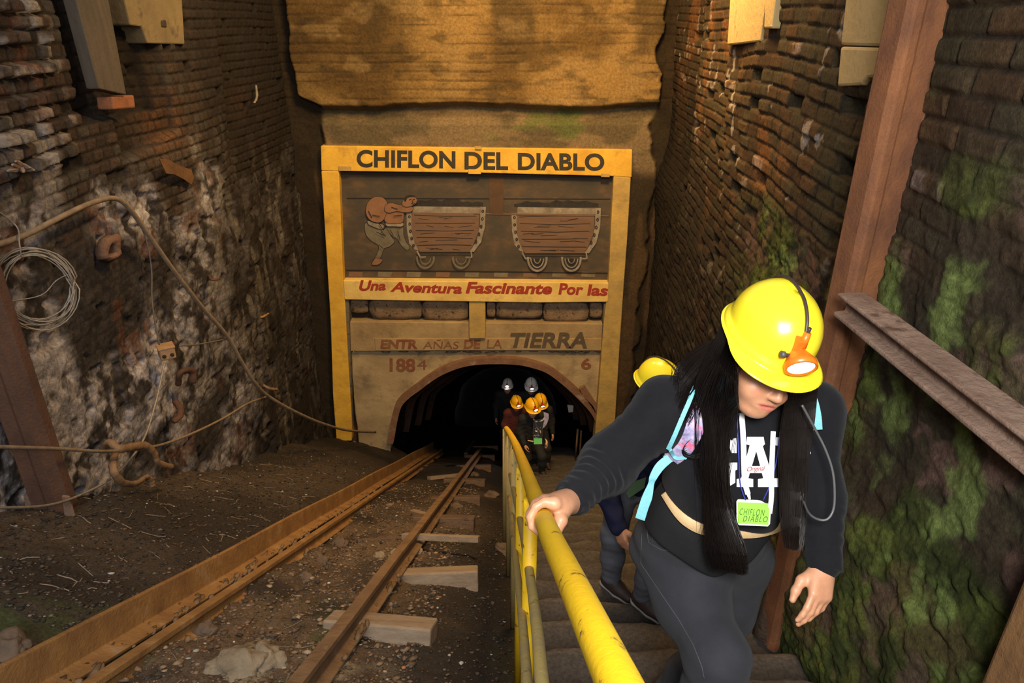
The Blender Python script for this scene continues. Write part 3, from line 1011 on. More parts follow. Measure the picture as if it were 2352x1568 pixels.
# the miner: legs, belt, back, arms, head
p.shape([(384, 458), (430, 448), (466, 448), (468, 490), (482, 528), (498, 552), (484, 566), (458, 544), (436, 512), (412, 496)], 4)
p.shape([(290, 436), (340, 452), (384, 462), (410, 500), (426, 524), (404, 548), (376, 560), (362, 596), (334, 632), (316, 626), (340, 588), (350, 546), (318, 524), (292, 496), (284, 462)], 4)
p.shape([(318, 634), (332, 606), (352, 604), (370, 612), (350, 634)], 3)
p.shape([(298, 426), (330, 436), (374, 446), (366, 468), (330, 458), (302, 444)], 1, 2)
p.shape([(386, 434), (430, 436), (466, 436), (462, 454), (420, 454), (388, 452)], 1, 2)
p.shape([(384, 352), (430, 350), (466, 356), (470, 390), (464, 434), (424, 438), (386, 436), (374, 400)], 3)
p.shape([(306, 330), (338, 312), (372, 318), (392, 344), (388, 388), (372, 424), (346, 436), (310, 424), (290, 392), (292, 356)], 3)
p.shape([(384, 352), (410, 342), (446, 350), (480, 352), (512, 362), (508, 382), (476, 388), (436, 382), (400, 390), (378, 378)], 3)
p.shape([(462, 352), (466, 330), (478, 314), (502, 308), (524, 314), (532, 330), (524, 348), (502, 358), (480, 362)], 3)
p.shape([(470, 330), (474, 314), (492, 304), (516, 306), (526, 314), (504, 314), (486, 320), (478, 336)], 5, 0)
p.line([(494, 328), (506, 324)], 3, 2)
p.line([(512, 328), (522, 324)], 3, 2)
p.line([(506, 344), (516, 348), (524, 342)], 3, 2)
p.line([(508, 330), (514, 340), (508, 341)], 2.4, 2)
for ln in ([(302, 380), (318, 412)], [(320, 400), (356, 406)],
           [(352, 440), (372, 470), (384, 452)], [(410, 362), (440, 372)], [(420, 404), (462, 400)], [(340, 480), (384, 500)], [(360, 478), (378, 494)], [(404, 470), (420, 498)], [(440, 476), (452, 520)],
           [(352, 540), (372, 560)]):
    p.line(ln, 3.4, 2)
p.done('painted_miner', PM, mural)

# ------------------------------------------------------------------ steel arch rib at the mouth and ribs behind
M_RUST = mat('rusty_steel', (0.20, 0.075, 0.030), (0.11, 0.042, 0.020), 9, 0.75, 0.45, 40, c3=(0.30, 0.16, 0.075), c3amt=0.2, c3scale=7)
M_RUSTD = mat('dark_rusty_steel', (0.10, 0.042, 0.022), (0.05, 0.024, 0.015), 9, 0.75, 0.5, 40)
M_RIB = mat('pale_rusty_arch_steel', (0.28, 0.150, 0.085), (0.17, 0.085, 0.048), 8, 0.7, 0.4, 30, c3=(0.36, 0.26, 0.18), c3amt=0.2)


def rib(name, y, grow, w, depth, m, label, group=None, drop=0.0):
    cx, cz = -0.3, -6.6
    ins, outs = [], []
    for x, z in ARC[8:-8]:
        r = math.hypot(x - cx, z - cz)
        s0, s1 = (r + grow) / r, (r + grow + w) / r
        ins.append((cx + (x - cx) * s0, cz + (z - cz) * s0))
        outs.append((cx + (x - cx) * s1, cz + (z - cz) * s1))
    mb = MB()
    rings = []
    for (a, b), (c, d) in zip(ins, outs):
        m1 = ((a + c) / 2, (b + d) / 2)
        rings.append([Vector((a, y, b + drop)), Vector((c, y, d + drop)), Vector((c, y + depth, d + drop)), Vector((a, y + depth, b + drop))])
    mb.loft(rings)
    o = mb.build(name, m, None, False)
    return tag(o, label, 'arch', group)


rib('arch_rib', YF + 0.06, -0.04, 0.105, 0.10, M_RIB, 'rusty curved steel rib edging the tunnel mouth')
for k, (y, lab) in enumerate([(11.6, 'first dark steel rib inside the tunnel'), (13.2, 'second dark steel rib inside the tunnel'), (14.8, 'third dark steel rib inside the tunnel')]):
    rib('arch_rib', y, -0.02, 0.14, 0.12, M_RUSTD, lab, 'steel ribs inside the tunnel', -SLOPE * (y - YB) * 0.93)
# ================================================================== tracks
M_RAILO = mat('orange_rusted_steel', (0.36, 0.195, 0.060), (0.20, 0.098, 0.035), 6, 0.7, 0.45, 35, c3=(0.34, 0.22, 0.12), c3amt=0.26, c3scale=6)
M_RAILB = mat('brown_rusted_rail', (0.27, 0.165, 0.085), (0.15, 0.086, 0.045), 7, 0.6, 0.45, 35, c3=(0.26, 0.17, 0.10), c3amt=0.25, c3scale=8)
M_TIMB = mat('grey_weathered_timber', (0.34, 0.26, 0.18), (0.20, 0.14, 0.09), 4, 0.85, 0.5, 18, stretch=(1, 6, 6), c3=(0.10, 0.07, 0.045), c3amt=0.22)
M_TIMD = mat('dirty_brown_timber', (0.17, 0.105, 0.065), (0.09, 0.055, 0.035), 4, 0.9, 0.6, 18, stretch=(1, 6, 6), c3=(0.05, 0.035, 0.025), c3amt=0.4)
M_ROCKB = mat('brown_stone', (0.17, 0.115, 0.075), (0.08, 0.055, 0.038), 8, 0.85, 0.7, 25, c3=(0.30, 0.22, 0.15), c3amt=0.15)
M_ROCKP = mat('cream_stone', (0.34, 0.27, 0.18), (0.18, 0.135, 0.085), 9, 0.9, 0.8, 30, c3=(0.10, 0.07, 0.04), c3amt=0.4, c3scale=10, c3soft=0.2)
M_PIPE = mat('chipped_yellow_paint', (0.80, 0.52, 0.012), (0.70, 0.40, 0.010), 5, 0.45, 0.12, 60, c3=(0.16, 0.085, 0.02), c3amt=0.20, c3scale=28)
M_PIPEW = mat('worn_grey_yellow_paint', (0.50, 0.37, 0.10), (0.36, 0.27, 0.13), 6, 0.6, 0.2, 50, c3=(0.15, 0.10, 0.06), c3amt=0.25, c3scale=12)
M_STEP = mat('dirt_covered_step', (0.105, 0.075, 0.056), (0.060, 0.042, 0.032), 5, 0.85, 0.7, 45, c3=(0.20, 0.15, 0.11), c3amt=0.16, c3scale=40)


def L3(x, y, h):
    return Vector((x, y, -h - SLOPE * y))


def drift(y):
    return 0.0155 * y


# left beam: steel channel laid along the edge of the track, open side to the rails
prof = [(0, 0), (-0.015, 0.004), (-0.03, 0.0), (-0.03, -0.185), (0.085, -0.185), (0.092, -0.165), (0.02, -0.150), (0.004, -0.145), (0.002, -0.03)]
mb = MB()
pts = [L3(-1.915 + drift(y), y, 1.146 + 0.006 * math.sin(y * 2.3)) for y in np.arange(0.7, 13, 0.4)]
mb.sweep(pts, prof, (1, 0, 0))
o = mb.build('steel_channel', M_RAILO, None, bevel=0.005)
tag(o, 'long orange rusted steel channel edging the track below the dirt bank', 'beam')
# flat rail head bolted under the channel
prof = [(-0.03, 0), (0.03, 0), (0.03, -0.03), (0.012, -0.045), (0.012, -0.085), (0.05, -0.10), (0.05, -0.11), (-0.05, -0.11), (-0.05, -0.10), (-0.012, -0.085), (-0.012, -0.045), (-0.03, -0.03)]
mb = MB()
mb.sweep([L3(-1.74 + drift(y), y, 1.315) for y in np.arange(0.7, 13, 0.4)], prof, (1, 0, 0))
o = mb.build('track_rail', M_RAILO, None, bevel=0.004)
tag(o, 'rusty rail running tight beside the orange steel channel', 'rail', 'rails of the mine track')
mb = MB()
mb.sweep([L3(-0.885 + drift(y), y, 1.283 + 0.004 * math.sin(y * 3)) for y in np.arange(0.7, 13, 0.4)],
         [(-0.034, 0), (0.034, 0), (0.034, -0.03), (0.010, -0.045), (0.010, -0.105), (0.058, -0.122), (0.058, -0.135), (-0.058, -0.135), (-0.058, -0.122), (-0.010, -0.105), (-0.010, -0.045), (-0.034, -0.03)], (1, 0, 0))
rail_r = mb.build('track_rail', M_RAILB, None, bevel=0.004)
tag(rail_r, 'brown rail on sleepers nearest the yellow handrail', 'rail', 'rails of the mine track')

# sleepers (right ends show beside the rail)
ROT = Matrix.Rotation(-math.atan(SLOPE), 3, 'X')
SLEEP = [  # pixel of the top right corner, thickness, depth along the track, material, extra turn, label
    (1005, 1420, 0.165, 0.20, M_TIMB, -6, 'pale squared sleeper end nearest the camera, under the brown rail'),
    (1098, 1298, 0.15, 0.19, M_TIMB, 3, 'grey topped sleeper end, second from the camera'),
    (1092, 1183, 0.15, 0.20, M_TIMD, -2, 'dark sleeper with a stump-like end, third from the camera'),
    (1103, 1136, 0.13, 0.20, M_TIMD, 2, 'dark sleeper with stones on it, fourth from the camera'),
    (1116, 1099, 0.14, 0.20, M_TIMD, -3, 'dim sleeper, fifth from the camera'),
    (1128, 1066, 0.13, 0.20, M_TIMD, 2, 'dim sleeper, sixth from the camera'),
    (1137, 1043, 0.13, 0.20, M_TIMD, 0, 'dim sleeper level with the far handrail posts'),
    (1144, 1022, 0.13, 0.20, M_TIMD, 2, 'dim sleeper deepest at the tunnel mouth'),
]
for px, py, th, dp, m, turn, lab in SLEEP:
    c = PH(px, py, 1.425)
    xl = -1.02
    L = c.x - xl
    rot = Matrix.Rotation(R(turn), 3, 'Z') @ ROT
    mb = MB()
    ctr = Vector((c.x, c.y, c.z)) + rot @ Vector((-L / 2, -dp / 2 + 0.02, -th / 2))
    mb.box(ctr, (L, dp, th), rot)
    o = mb.build('sleeper', m, None, bevel=0.012)
    tag(o, lab, 'sleeper', 'sleepers under the mine track')

# thin steel tie and loose boards
def bar(name, a, b, w, t, m, label, cat, group=None, bev=0.004):
    a, b = Vector(a), Vector(b)
    d = (b - a).normalized()
    up = Vector((0, math.sin(math.atan(SLOPE)), math.cos(math.atan(SLOPE))))
    s = d.cross(up).normalized()
    u = s.cross(d)
    mb = MB()
    q = [(-1, -1), (1, -1), (1, 1), (-1, 1)]
    mb.hexa([a + s * (w / 2 * i) + u * (t / 2 * j) for i, j in q] + [b + s * (w / 2 * i) + u * (t / 2 * j) for i, j in q])
    o = mb.build(name, m, None, bevel=bev)
    return tag(o, label, cat, group)


def PG(px, py, lift=0.0, h0=1.45):
    """pixel -> ground surface"""
    r = ray(px, py)
    d = -h0 / (r.z + SLOPE * r.y)
    for _ in range(12):
        p = r * d
        g = G(p.x, p.y) + lift
        d = d + (p.z - g) / max(0.15, -(r.z + SLOPE * r.y)) * 0.7
    return r * d


bar('tie_bar', PH(925, 1231, 1.36), PH(1100, 1238, 1.36), 0.07, 0.05, M_TIMB, 'thin pale tie bar crossing under the brown rail', 'board')
bar('loose_board', PG(893, 1160, 0.03), PG(1000, 1188, 0.03), 0.09, 0.04, M_TIMB, 'short pale board lying askew between the rails', 'board')
bar('loose_board', PG(985, 1098, 0.03), PG(1060, 1090, 0.03), 0.10, 0.05, M_TIMB, 'pale broken board higher up the track between the rails', 'board')
bar('loose_board', PG(1070, 1042, 0.03), PG(1090, 1012, 0.03), 0.08, 0.05, M_TIMD, 'small dark board between the rails near the tunnel mouth', 'board')
bar('loose_board', PG(820, 1243, 0.02), PG(925, 1236, 0.02), 0.05, 0.03, M_TIMD, 'dark thin board half buried left of the tie bar', 'board')

# stones
ROCKS = [(1157, 1268, 0.085, 'lone squarish stone in the gully beside the handrail'), (1047, 1168, 0.065, 'stone standing on the third sleeper end'), (1030, 1160, 0.035, 'small stone beside the brown rail on the third sleeper'),
         (1090, 1092, 0.06, 'stone on the dim fifth sleeper'), (960, 1268, 0.035, 'small pale stone under the brown rail near the tie bar'), (905, 1275, 0.045, 'pale stone against the inside of the brown rail'),
         (870, 1278, 0.04, 'pale flat stone between the rails'), (1128, 1140, 0.09, 'dark stone in the gully beyond the fourth sleeper'), (545, 1535, 0.10, 'large yellowish stone low between the rails, near the camera'),
         (610, 1520, 0.08, 'cream stone between the rails, right of the yellowish one'), (20, 1495, 0.07, 'grey stone on the bank at the near end of the channel'), (740, 1290, 0.05, 'brown flat stone in the middle of the track'),
         (780, 1250, 0.06, 'dark lump of rock beside the channel rail'), (700, 1330, 0.05, 'rounded brown stone beside the worn cable groove'), (470, 1450, 0.05, 'stone at the foot of the channel rail')]
for k, (px, py, r, lab) in enumerate(ROCKS):
    p = PG(px, py)
    mb = MB()
    pale = k in (4, 5, 6, 8, 9)
    mb.blob(p + Vector((0, 0, r * 0.15)), r, k * 3 + 1, 4, 0.30, rad=(r * 1.15, r, r * 0.7))
    for i_, v_ in enumerate(mb.v):
        mb.v[i_] = v_ + Vector((1, 1, 1)) * 0 + (v_ - p) * 0.16 * (mnoise.noise(v_ * (2.2 / r)) + 0.5 * mnoise.noise(v_ * (6.0 / r)))
    o = mb.build('stone', M_ROCKP if pale else M_ROCKB, None, True)
    tag(o, lab, 'stone', 'stones lying along the track')

# gravel, coal crumbs and litter on the ground
def scatter(name, n, region, smin, smax, cols, seed, label):
    rg = np.random.default_rng(seed)
    ico = bmesh.new()
    bmesh.ops.create_icosphere(ico, subdivisions=1, radius=1.0)
    bv = np.array([v.co[:] for v in ico.verts])
    bf = np.array([[v.index for v in f.verts] for f in ico.faces])
    ico.free()
    x, y = region(rg, n)
    z = ground_np(x, y)
    s = smin * (smax / smin) ** (rg.random(len(x)) ** 2.2)
    a = rg.random(len(x)) * 6.283
    jit = 1 + 0.8 * (rg.random((len(x), len(bv), 3)) - 0.5)
    sc = np.stack([1.0 + 0.7 * rg.random(len(x)), np.ones(len(x)), 0.45 + 0.5 * rg.random(len(x))], 1)
    v = bv[None] * jit * sc[:, None, :] * s[:, None, None]
    vx = v[..., 0] * np.cos(a)[:, None] - v[..., 1] * np.sin(a)[:, None]
    vy = v[..., 0] * np.sin(a)[:, None] + v[..., 1] * np.cos(a)[:, None]
    vz = v[..., 2] - SLOPE * vy
    V = np.stack([vx + x[:, None], vy + y[:, None], vz + (z + 0.2 * s)[:, None]], -1).reshape(-1, 3)
    F = (bf[None] + (np.arange(len(x)) * len(bv))[:, None, None]).reshape(-1, 3)
    me = np_mesh(name, V, F)
    ci = rg.choice(len(cols), len(x), p=np.array([c[1] for c in cols]) / sum(c[1] for c in cols))
    base = np.array([c[0] for c in cols])[ci] * (0.7 + 0.6 * rg.random((len(x), 1)))
    set_col(me, np.repeat(base[:, None, :], len(bv), 1))
    o = link_mesh(name, me, M_GRAV, None, False)
    tag(o, label, name.split('_')[-1], kind='stuff')
    return o


M_GRAV = attr_mat('loose_gravel', 0.75, 60, 0.3, 0.2, 90, 0.4)


def reg_track(rg, n):
    return -1.72 + 1.25 * rg.random(n), 1.2 + 7.0 * rg.random(n) ** 1.7


def reg_bank(rg, n):
    return -3.0 + 1.05 * rg.random(n), 2.2 + 6.0 * rg.random(n) ** 1.4


def reg_gully(rg, n):
    return -0.6 + 0.62 * rg.random(n), 1.3 + 5.5 * rg.random(n) ** 1.5


def reg_right(rg, n):
    return 1.36 + 0.25 * rg.random(n), 1.5 + 3.4 * rg.random(n) ** 1.5


BR = [((0.175, 0.115, 0.068), 8), ((0.115, 0.075, 0.047), 7), ((0.04, 0.032, 0.026), 1.6), ((0.28, 0.20, 0.13), 1.4), ((0.42, 0.40, 0.38), 0.3), ((0.26, 0.12, 0.06), 0.5)]
DK = [((0.06, 0.042, 0.03), 6), ((0.025, 0.02, 0.016), 5), ((0.14, 0.105, 0.08), 1.3), ((0.34, 0.32, 0.30), 0.28)]
scatter('track_gravel', 14000, reg_track, 0.0025, 0.019, BR, 1, 'brown gravel and coal crumbs strewn between the rails')
scatter('bank_gravel', 9000, reg_bank, 0.0025, 0.014, DK, 2, 'dark coal crumbs on the bank under the brick wall')
scatter('gully_gravel', 3500, reg_gully, 0.0025, 0.014, DK, 3, 'dark crumbs in the gully beside the handrail')
scatter('crumb_litter', 1500, reg_right, 0.003, 0.013, [((0.06, 0.05, 0.04), 5), ((0.3, 0.27, 0.22), 1.6), ((0.5, 0.48, 0.45), 0.7), ((0.02, 0.02, 0.02), 4)], 4, 'pale crumbs at the foot of the mossy wall')
rk = random.Random(8)
mb = MB()
for k in range(150):
    if k < 100:
        x, y = rk.uniform(-2.95, -2.0), 2.3 + 4.5 * rk.random() ** 1.3
    else:
        x, y = rk.uniform(-1.7, -0.5), 1.5 + 5 * rk.random() ** 1.3
    a = rk.uniform(0, 3.14)
    L = rk.uniform(0.03, 0.16)
    pts = []
    for i in range(4):
        t = i / 3 - 0.5
        xx, yy = x + math.cos(a) * L * t + rk.uniform(-.006, .006), y + math.sin(a) * L * t + rk.uniform(-.006, .006)
        pts.append((xx, yy, G(xx, yy) + 0.006))
    mb.tube(pts, rk.uniform(0.0015, 0.004), 4)
o = mb.build('twig_litter', mat('dry_twigs', (0.28, 0.21, 0.15), (0.14, 0.10, 0.07), 20, 0.8), None)
tag(o, 'dry twigs and straws lying on the dirt', 'twigs', kind='stuff')

# mud caked along the steel
mb = MB()
rk = random.Random(77)
for k in range(420):
    y = 1.0 + 6.5 * rk.random() ** 1.4
    w = rk.random()
    if w < 0.45:
        x, h = -1.85 + drift(y) + rk.uniform(-0.05, 0.05), 1.335
    elif w < 0.65:
        x, h = -1.93 + drift(y) + rk.uniform(-0.012, 0.012), 1.150
    elif w < 0.85:
        x, h = -0.885 + drift(y) + rk.choice((-1, 1)) * rk.uniform(0.035, 0.06), 1.405
    else:
        x, h = -1.72 + drift(y) + rk.uniform(-0.05, 0.05), 1.40
    r_ = rk.uniform(0.006, 0.020) * (0.5 if 0.45 <= w < 0.65 else 1)
    mb.blob(L3(x, y, h), r_, k, 1, 0.45, rad=(r_, r_ * rk.uniform(1, 3.2), r_ * 0.4))
o = mb.build('caked_mud', mat('ochre_mud', (0.26, 0.165, 0.08), (0.13, 0.08, 0.045), 14, 0.9, 0.6, 60), None, True)
tag(o, 'ochre mud caked along the channel and the rails', 'mud', kind='stuff')

# spikes on the near sleepers
for k, (px, py, lab) in enumerate([(915, 1322, 'rail spike standing proud beside the brown rail'), (898, 1388, 'bent spike head at the pale sleeper by the brown rail')]):
    p = PH(px, py, 1.37)
    mb = MB()
    mb.tube([p + Vector((0, 0, -0.09)), p], 0.008, 6)
    mb.blob(p, 0.016, k, 1, 0.15)
    tag(mb.build('rail_spike', M_RAILB, None, True), lab, 'spike')

# ================================================================== stairs
stairs = empty('stairs', (0.7, 6, -1.5 - SLOPE * 6), 'dirt covered stairs with rounded log treads descending to the tunnel', 'stairs')
M_STEPC = attr_mat('dirt_covered_step', 0.8, 50, 0.5, 0.9, 60, 0.35)
for k in range(-4, 34):
    yn = 1.915 + 0.34 * k
    zt = -1.30 - SLOPE * yn
    rk = random.Random(k + 50)
    xr = 1.37 + rk.uniform(-0.05, 0.04)
    xl = 0.075 + rk.uniform(-0.02, 0.03)
    nx = 90 if k < 12 else 40
    u_ = np.linspace(0, 1, nx)
    av = np.array([-0.42, -0.40, -0.36, -0.33, -0.30, -0.26, -0.22, -0.18, -0.14, -0.10, -0.07, -0.045, -0.025, -0.010, 0.0, 0.008, 0.010, 0.006, -0.01])
    bv = np.array([-0.22, -0.05, -0.030, -0.022, -0.014, -0.004, 0.004, 0.010, 0.016, 0.020, 0.019, 0.014, 0.004, -0.012, -0.03, -0.055, -0.09, -0.14, -0.26])
    UX, A_ = np.meshgrid(xl + (xr - xl) * u_, av, indexing='ij')
    _, B_ = np.meshgrid(u_, bv, indexing='ij')
    E_ = np.minimum(1, np.minimum(u_, 1 - u_) * 14)[:, None]
    lo = fbm2(UX * 3.0 + k * 7.7, A_ * 2, 3, 300) - 0.5
    hi = fbm2(UX * 22 + k * 3.1, A_ * 30, 3, 301) - 0.5
    front = smooth(-0.2, 0.0, A_)
    yy = yn + A_ + (lo * 0.060 + hi * 0.012) * front
    z_ = zt + B_ + lo * 0.035 + hi * 0.010 - 0.035 * (1 - E_)
    V_ = np.stack([UX, yy, z_], -1).reshape(-1, 3)
    me = np_mesh('tread', V_, grid_faces(nx, len(av), flip=False))
    cc = mixc((0.026, 0.021, 0.018), (0.090, 0.074, 0.061), smooth(-0.34, -0.06, A_ + lo * 0.12))  # dirt tone, with shade painted in towards the rear of the tread
    cc = mixc(cc, (0.16, 0.13, 0.105), smooth(-0.09, -0.03, A_) * smooth(0.38, 0.6, fbm2(UX * 9 + k, A_ * 9, 3, 302)) * 0.7)  # dusty nose, its lit edge painted into the colour too
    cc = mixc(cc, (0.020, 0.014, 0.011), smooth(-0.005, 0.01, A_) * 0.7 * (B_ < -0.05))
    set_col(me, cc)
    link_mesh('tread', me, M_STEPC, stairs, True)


def reg_step(rg, n):
    return 0.1 + 1.3 * rg.random(n), 1.3 + 4.0 * rg.random(n) ** 1.3


# ================================================================== handrail
HR = 0.332
rail = empty('handrail', (0.04, 3.2, -1.62 - SLOPE * 3.2), 'yellow painted pipe handrail beside the stairs', 'handrail')
tp = [PH(1435, 1600, HR), PH(1343, 1400, HR), PH(1297, 1300, HR), PH(1258, 1215, HR), PH(1222, 1120, HR), PH(1201, 1062, HR), PH(1183, 1018, HR), PH(1170, 994, HR), PH(1163, 984, HR)]
d0 = (tp[0] - tp[1]).normalized()
tp = [tp[0] + d0 * 0.55] + tp
mb = MB()
mb.tube(spline(tp, 6), 0.0238, 16)
mb.build('top_rail', M_PIPE, rail, True)
railcurve = spline(tp, 12)


def rail_at_y(y):
    return min(railcurve, key=lambda p: abs(p.y - y))


for k, py_ in enumerate([1139, 1072, 1030, 1000, 984]):
    yy = PH(1176, py_, HR).y
    p = rail_at_y(yy)
    x = p.x - 0.012
    zb = G(x, p.y) - 0.05
    mb = MB()
    mb.tube([(x - 0.01, p.y, zb), (x, p.y, p.z - 0.012)], 0.0215, 14)
    mb.build('post', M_PIPE if k < 2 else M_PIPEW, rail, True)
m1 = [PH(1262, 1640, 0.60), PH(1245, 1568, 0.60), PH(1231, 1423, 0.60), PH(1207, 1257, 0.60), PH(1184, 1146, 0.60), PH(1172, 1090, 0.60)]
m2 = [PH(1217, 1640, 0.78), PH(1211, 1568, 0.78), PH(1196, 1384, 0.78), PH(1178, 1228, 0.78), PH(1170, 1140, 0.78)]
for nm, ms in (('middle_rail', m1), ('lower_rail', m2)):
    d0 = (ms[0] - ms[1]).normalized()
    mb = MB()
    mb.tube(spline([ms[0] + d0 * 0.3] + ms, 5), 0.0138, 14)
    mb.blob(ms[-1], 0.0138, 1, 2, 0.0)
    mb.build(nm, M_PIPEW, rail, True)

# ================================================================== steel and timber along the right wall
M_POST = mat('red_rust_post', (0.29, 0.110, 0.038), (0.13, 0.050, 0.023), 9, 0.75, 0.35, 90, stretch=(1, 1, 0.6), c3=(0.13, 0.055, 0.03), c3amt=0.35, c3scale=7, c3soft=0.25)
M_BEAMP = mat('flaking_pale_beam', (0.30, 0.20, 0.145), (0.15, 0.085, 0.055), 6, 0.8, 0.7, 30, c3=(0.10, 0.05, 0.03), c3amt=0.28, c3scale=5)
b = P(2010, 500, 2.50)
XP, YP = b.x, b.y
prof2 = [(-0.105, -0.050), (0.045, -0.065), (0.075, -0.05), (0.085, 0.03), (0.07, 0.06), (-0.085, 0.075), (-0.098, 0.06), (-0.112, -0.03)]
ang = R(14)
zlo, zhi = G(XP, YP) - 0.10, 0.75


def rotp(a, b_):
    return (a * math.cos(ang) - b_ * math.sin(ang), a * math.sin(ang) + b_ * math.cos(ang))


def hbeam(w, d, t, f):
    """H section outline: flange width w (x), depth d (y)"""
    return [(-w / 2, -d / 2), (w / 2, -d / 2), (w / 2, -d / 2 + f), (t / 2, -d / 2 + f), (t / 2, d / 2 - f), (w / 2, d / 2 - f), (w / 2, d / 2), (-w / 2, d / 2), (-w / 2, d / 2 - f), (-t / 2, d / 2 - f), (-t / 2, -d / 2 + f), (-w / 2, -d / 2 + f)]


post = empty('steel_post', (XP, YP, zlo), 'tall red rusted steel post standing against the mossy brick wall', 'post')
mb = MB()
# ridged rolled section: wide face, raised rib and side flange
sec = [(-0.095, -0.035), (-0.080, -0.062), (-0.042, -0.062), (-0.030, -0.045), (0.060, -0.045), (0.072, -0.052), (0.080, -0.04), (0.080, 0.05), (-0.095, 0.05)]
mb.loft([[Vector((XP + rotp(a, c_)[0], YP + rotp(a, c_)[1], z)) for a, c_ in sec] for z in np.linspace(zlo, zhi, 14)])
mb.build('column', M_POST, post, bevel=0.006)
h = PY(2040, 305, YP - 0.062)
mb = MB()
mb.lathe(h + Vector((0, 0.02, 0)), (0.0, -1, 0), [(0.001, 0), (0.013, 0), (0.013, 0.012), (0.011, 0.014), (0.011, 0.004), (0.001, 0.004)], 14)
mb.build('bolt_hole', M_DARKB, post, True)  # dark cup, its colour stands in for the shade inside a hole
# base shoe
mb = MB()
mb.box((XP - 0.01, YP, G(XP, YP) + 0.02), (0.26, 0.24, 0.05))
mb.build('base_plate', M_POST, post, bevel=0.01)

# side beam
a, c = P(1950, 696, 2.42), P(2430, 1068, 1.58)
mb = MB()
H = 0.088
prof = [(-0.05, 0.0), (0.05, 0.0), (0.05, -0.014), (0.010, -0.018), (0.010, -H + 0.02), (0.05, -H + 0.016), (0.05, -H), (-0.05, -H), (-0.05, -H + 0.016), (-0.010, -H + 0.02), (-0.010, -0.018), (-0.05, -0.014)]
dirv = (c - a).normalized()
mb.sweep([a + (c - a) * t + Vector((0, 0, 0.042)) for t in np.linspace(0, 1, 12)], prof, (dirv.y, -dirv.x, 0))
o = mb.build('side_beam', M_BEAMP, None, bevel=0.005)
tag(o, 'flaking pale steel beam running from the rusted post along the mossy wall', 'beam')

# near corner post
r = ray(2331, 1500)
p = r * 1.56
mb = MB()
mb.box((p.x + 0.085, p.y, (G(p.x, p.y) + p.z + 0.25) / 2 - 0.1), (0.14, 0.14, p.z + 0.25 - G(p.x, p.y) + 0.2))
o = mb.build('timber_post', mat('orange_stained_timber', (0.26, 0.13, 0.045), (0.15, 0.075, 0.028), 5, 0.8, 0.4, 20, stretch=(6, 6, 1)), None, bevel=0.012)
tag(o, 'orange brown timber post at the bottom corner by the mossy wall', 'post')
# timber prop behind the woman
a, b2 = P(1818, 1262, 3.25), P(1768, 1412, 3.35)
mb = MB()
d = (b2 - a).normalized()
mb.tube([a - d * 0.05, a * 0.5 + b2 * 0.5, b2 + d * 0.12], [0.05, 0.048, 0.055], 8)
o = mb.build('timber_prop', M_TIMD, None, True)
tag(o, 'short dark timber prop leaning at the foot of the rusted post', 'prop')

# pale blocks let into the right brick wall
M_BLOCK = mat('pale_concrete_block', (0.60, 0.44, 0.20), (0.46, 0.33, 0.145), 3, 0.9, 0.35, 25, c3=(0.20, 0.13, 0.07), c3amt=0.2, c3scale=6)  # ochre tint puts the warm overhead light into the colour


def wall_slab(name, px, side, thick, m, label, cat, group=None, proud=0.05):
    """outline in pixels laid on the wall surface"""
    pts = []
    for a_, b_ in px:
        r_ = ray(a_, b_)
        if side == 'R':
            d_ = (1.22 - proud) / (r_.x - 0.080 * r_.y)
        else:
            d_ = (WLX + proud) / r_.x
        pts.append(r_ * d_)
    mb_ = MB()
    mb_.prism(pts, (thick if side == 'R' else -thick, 0, 0))
    o_ = mb_.build(name, m, None, bevel=0.012)
    return tag(o_, label, cat, group)


G1 = 'pale concrete blocks in the right wall'
wall_slab('concrete_block', [(1942, -8), (2062, -14), (2040, 108), (1930, 104)], 'R', 0.16, M_BLOCK, 'upper pale concrete block set in brick beside the rusted post', 'block', G1, 0.035)
wall_slab('concrete_block', [(1930, 107), (2040, 110), (2030, 176), (1990, 180), (1978, 196), (1922, 199)], 'R', 0.16, M_BLOCK, 'lower pale concrete block with a broken corner beside the rusted post', 'block', G1, 0.040)
wall_slab('plaster_patch', [(1677, -8), (1760, -8), (1745, 96), (1670, 104)], 'R', 0.10, M_BLOCK, 'pale plaster patch high on the right wall', 'plaster', None, 0.035)
wall_slab('plaster_strip', [(1757, -8), (1782, -8), (1772, 66), (1754, 66)], 'R', 0.10, M_BLOCK, 'narrow plaster strip beside the pale patch on the right wall', 'plaster', None, 0.045)

# ================================================================== things on the left wall
M_PLANK = mat('old_grey_plank', (0.105, 0.083, 0.060), (0.062, 0.049, 0.036), 3, 0.9, 0.4, 15, stretch=(6, 6, 0.8), c3=(0.06, 0.045, 0.03), c3amt=0.2)
a1, a2, b1, b2 = PX(168, -12, -2.86), PX(252, -12, -2.86), PX(228, 204, -2.86), PX(291, 218, -2.86)
mb = MB()
up = (b1 - a1) * 0
e = Vector((-0.09, 0, 0))
mb.hexa([b1, b2, b2 + e, b1 + e, a1 + Vector((0, 0, 0.4)), a2 + Vector((0, 0, 0.4)), a2 + Vector((0, 0, 0.4)) + e, a1 + Vector((0, 0, 0.4)) + e])
tag(mb.build('plank', M_PLANK, None, bevel=0.008), 'grey wooden plank standing upright in the brick wall on a broken brick', 'plank')
wall_slab('brick_ledge', [(258, 222), (308, 218), (312, 248), (262, 252)], 'L', 0.12, mat('orange_broken_brick', (0.30, 0.11, 0.045), (0.16, 0.07, 0.035), 8, 0.9, 0.5), 'broken orange brick under the foot of the grey plank', 'brick', None, 0.12)
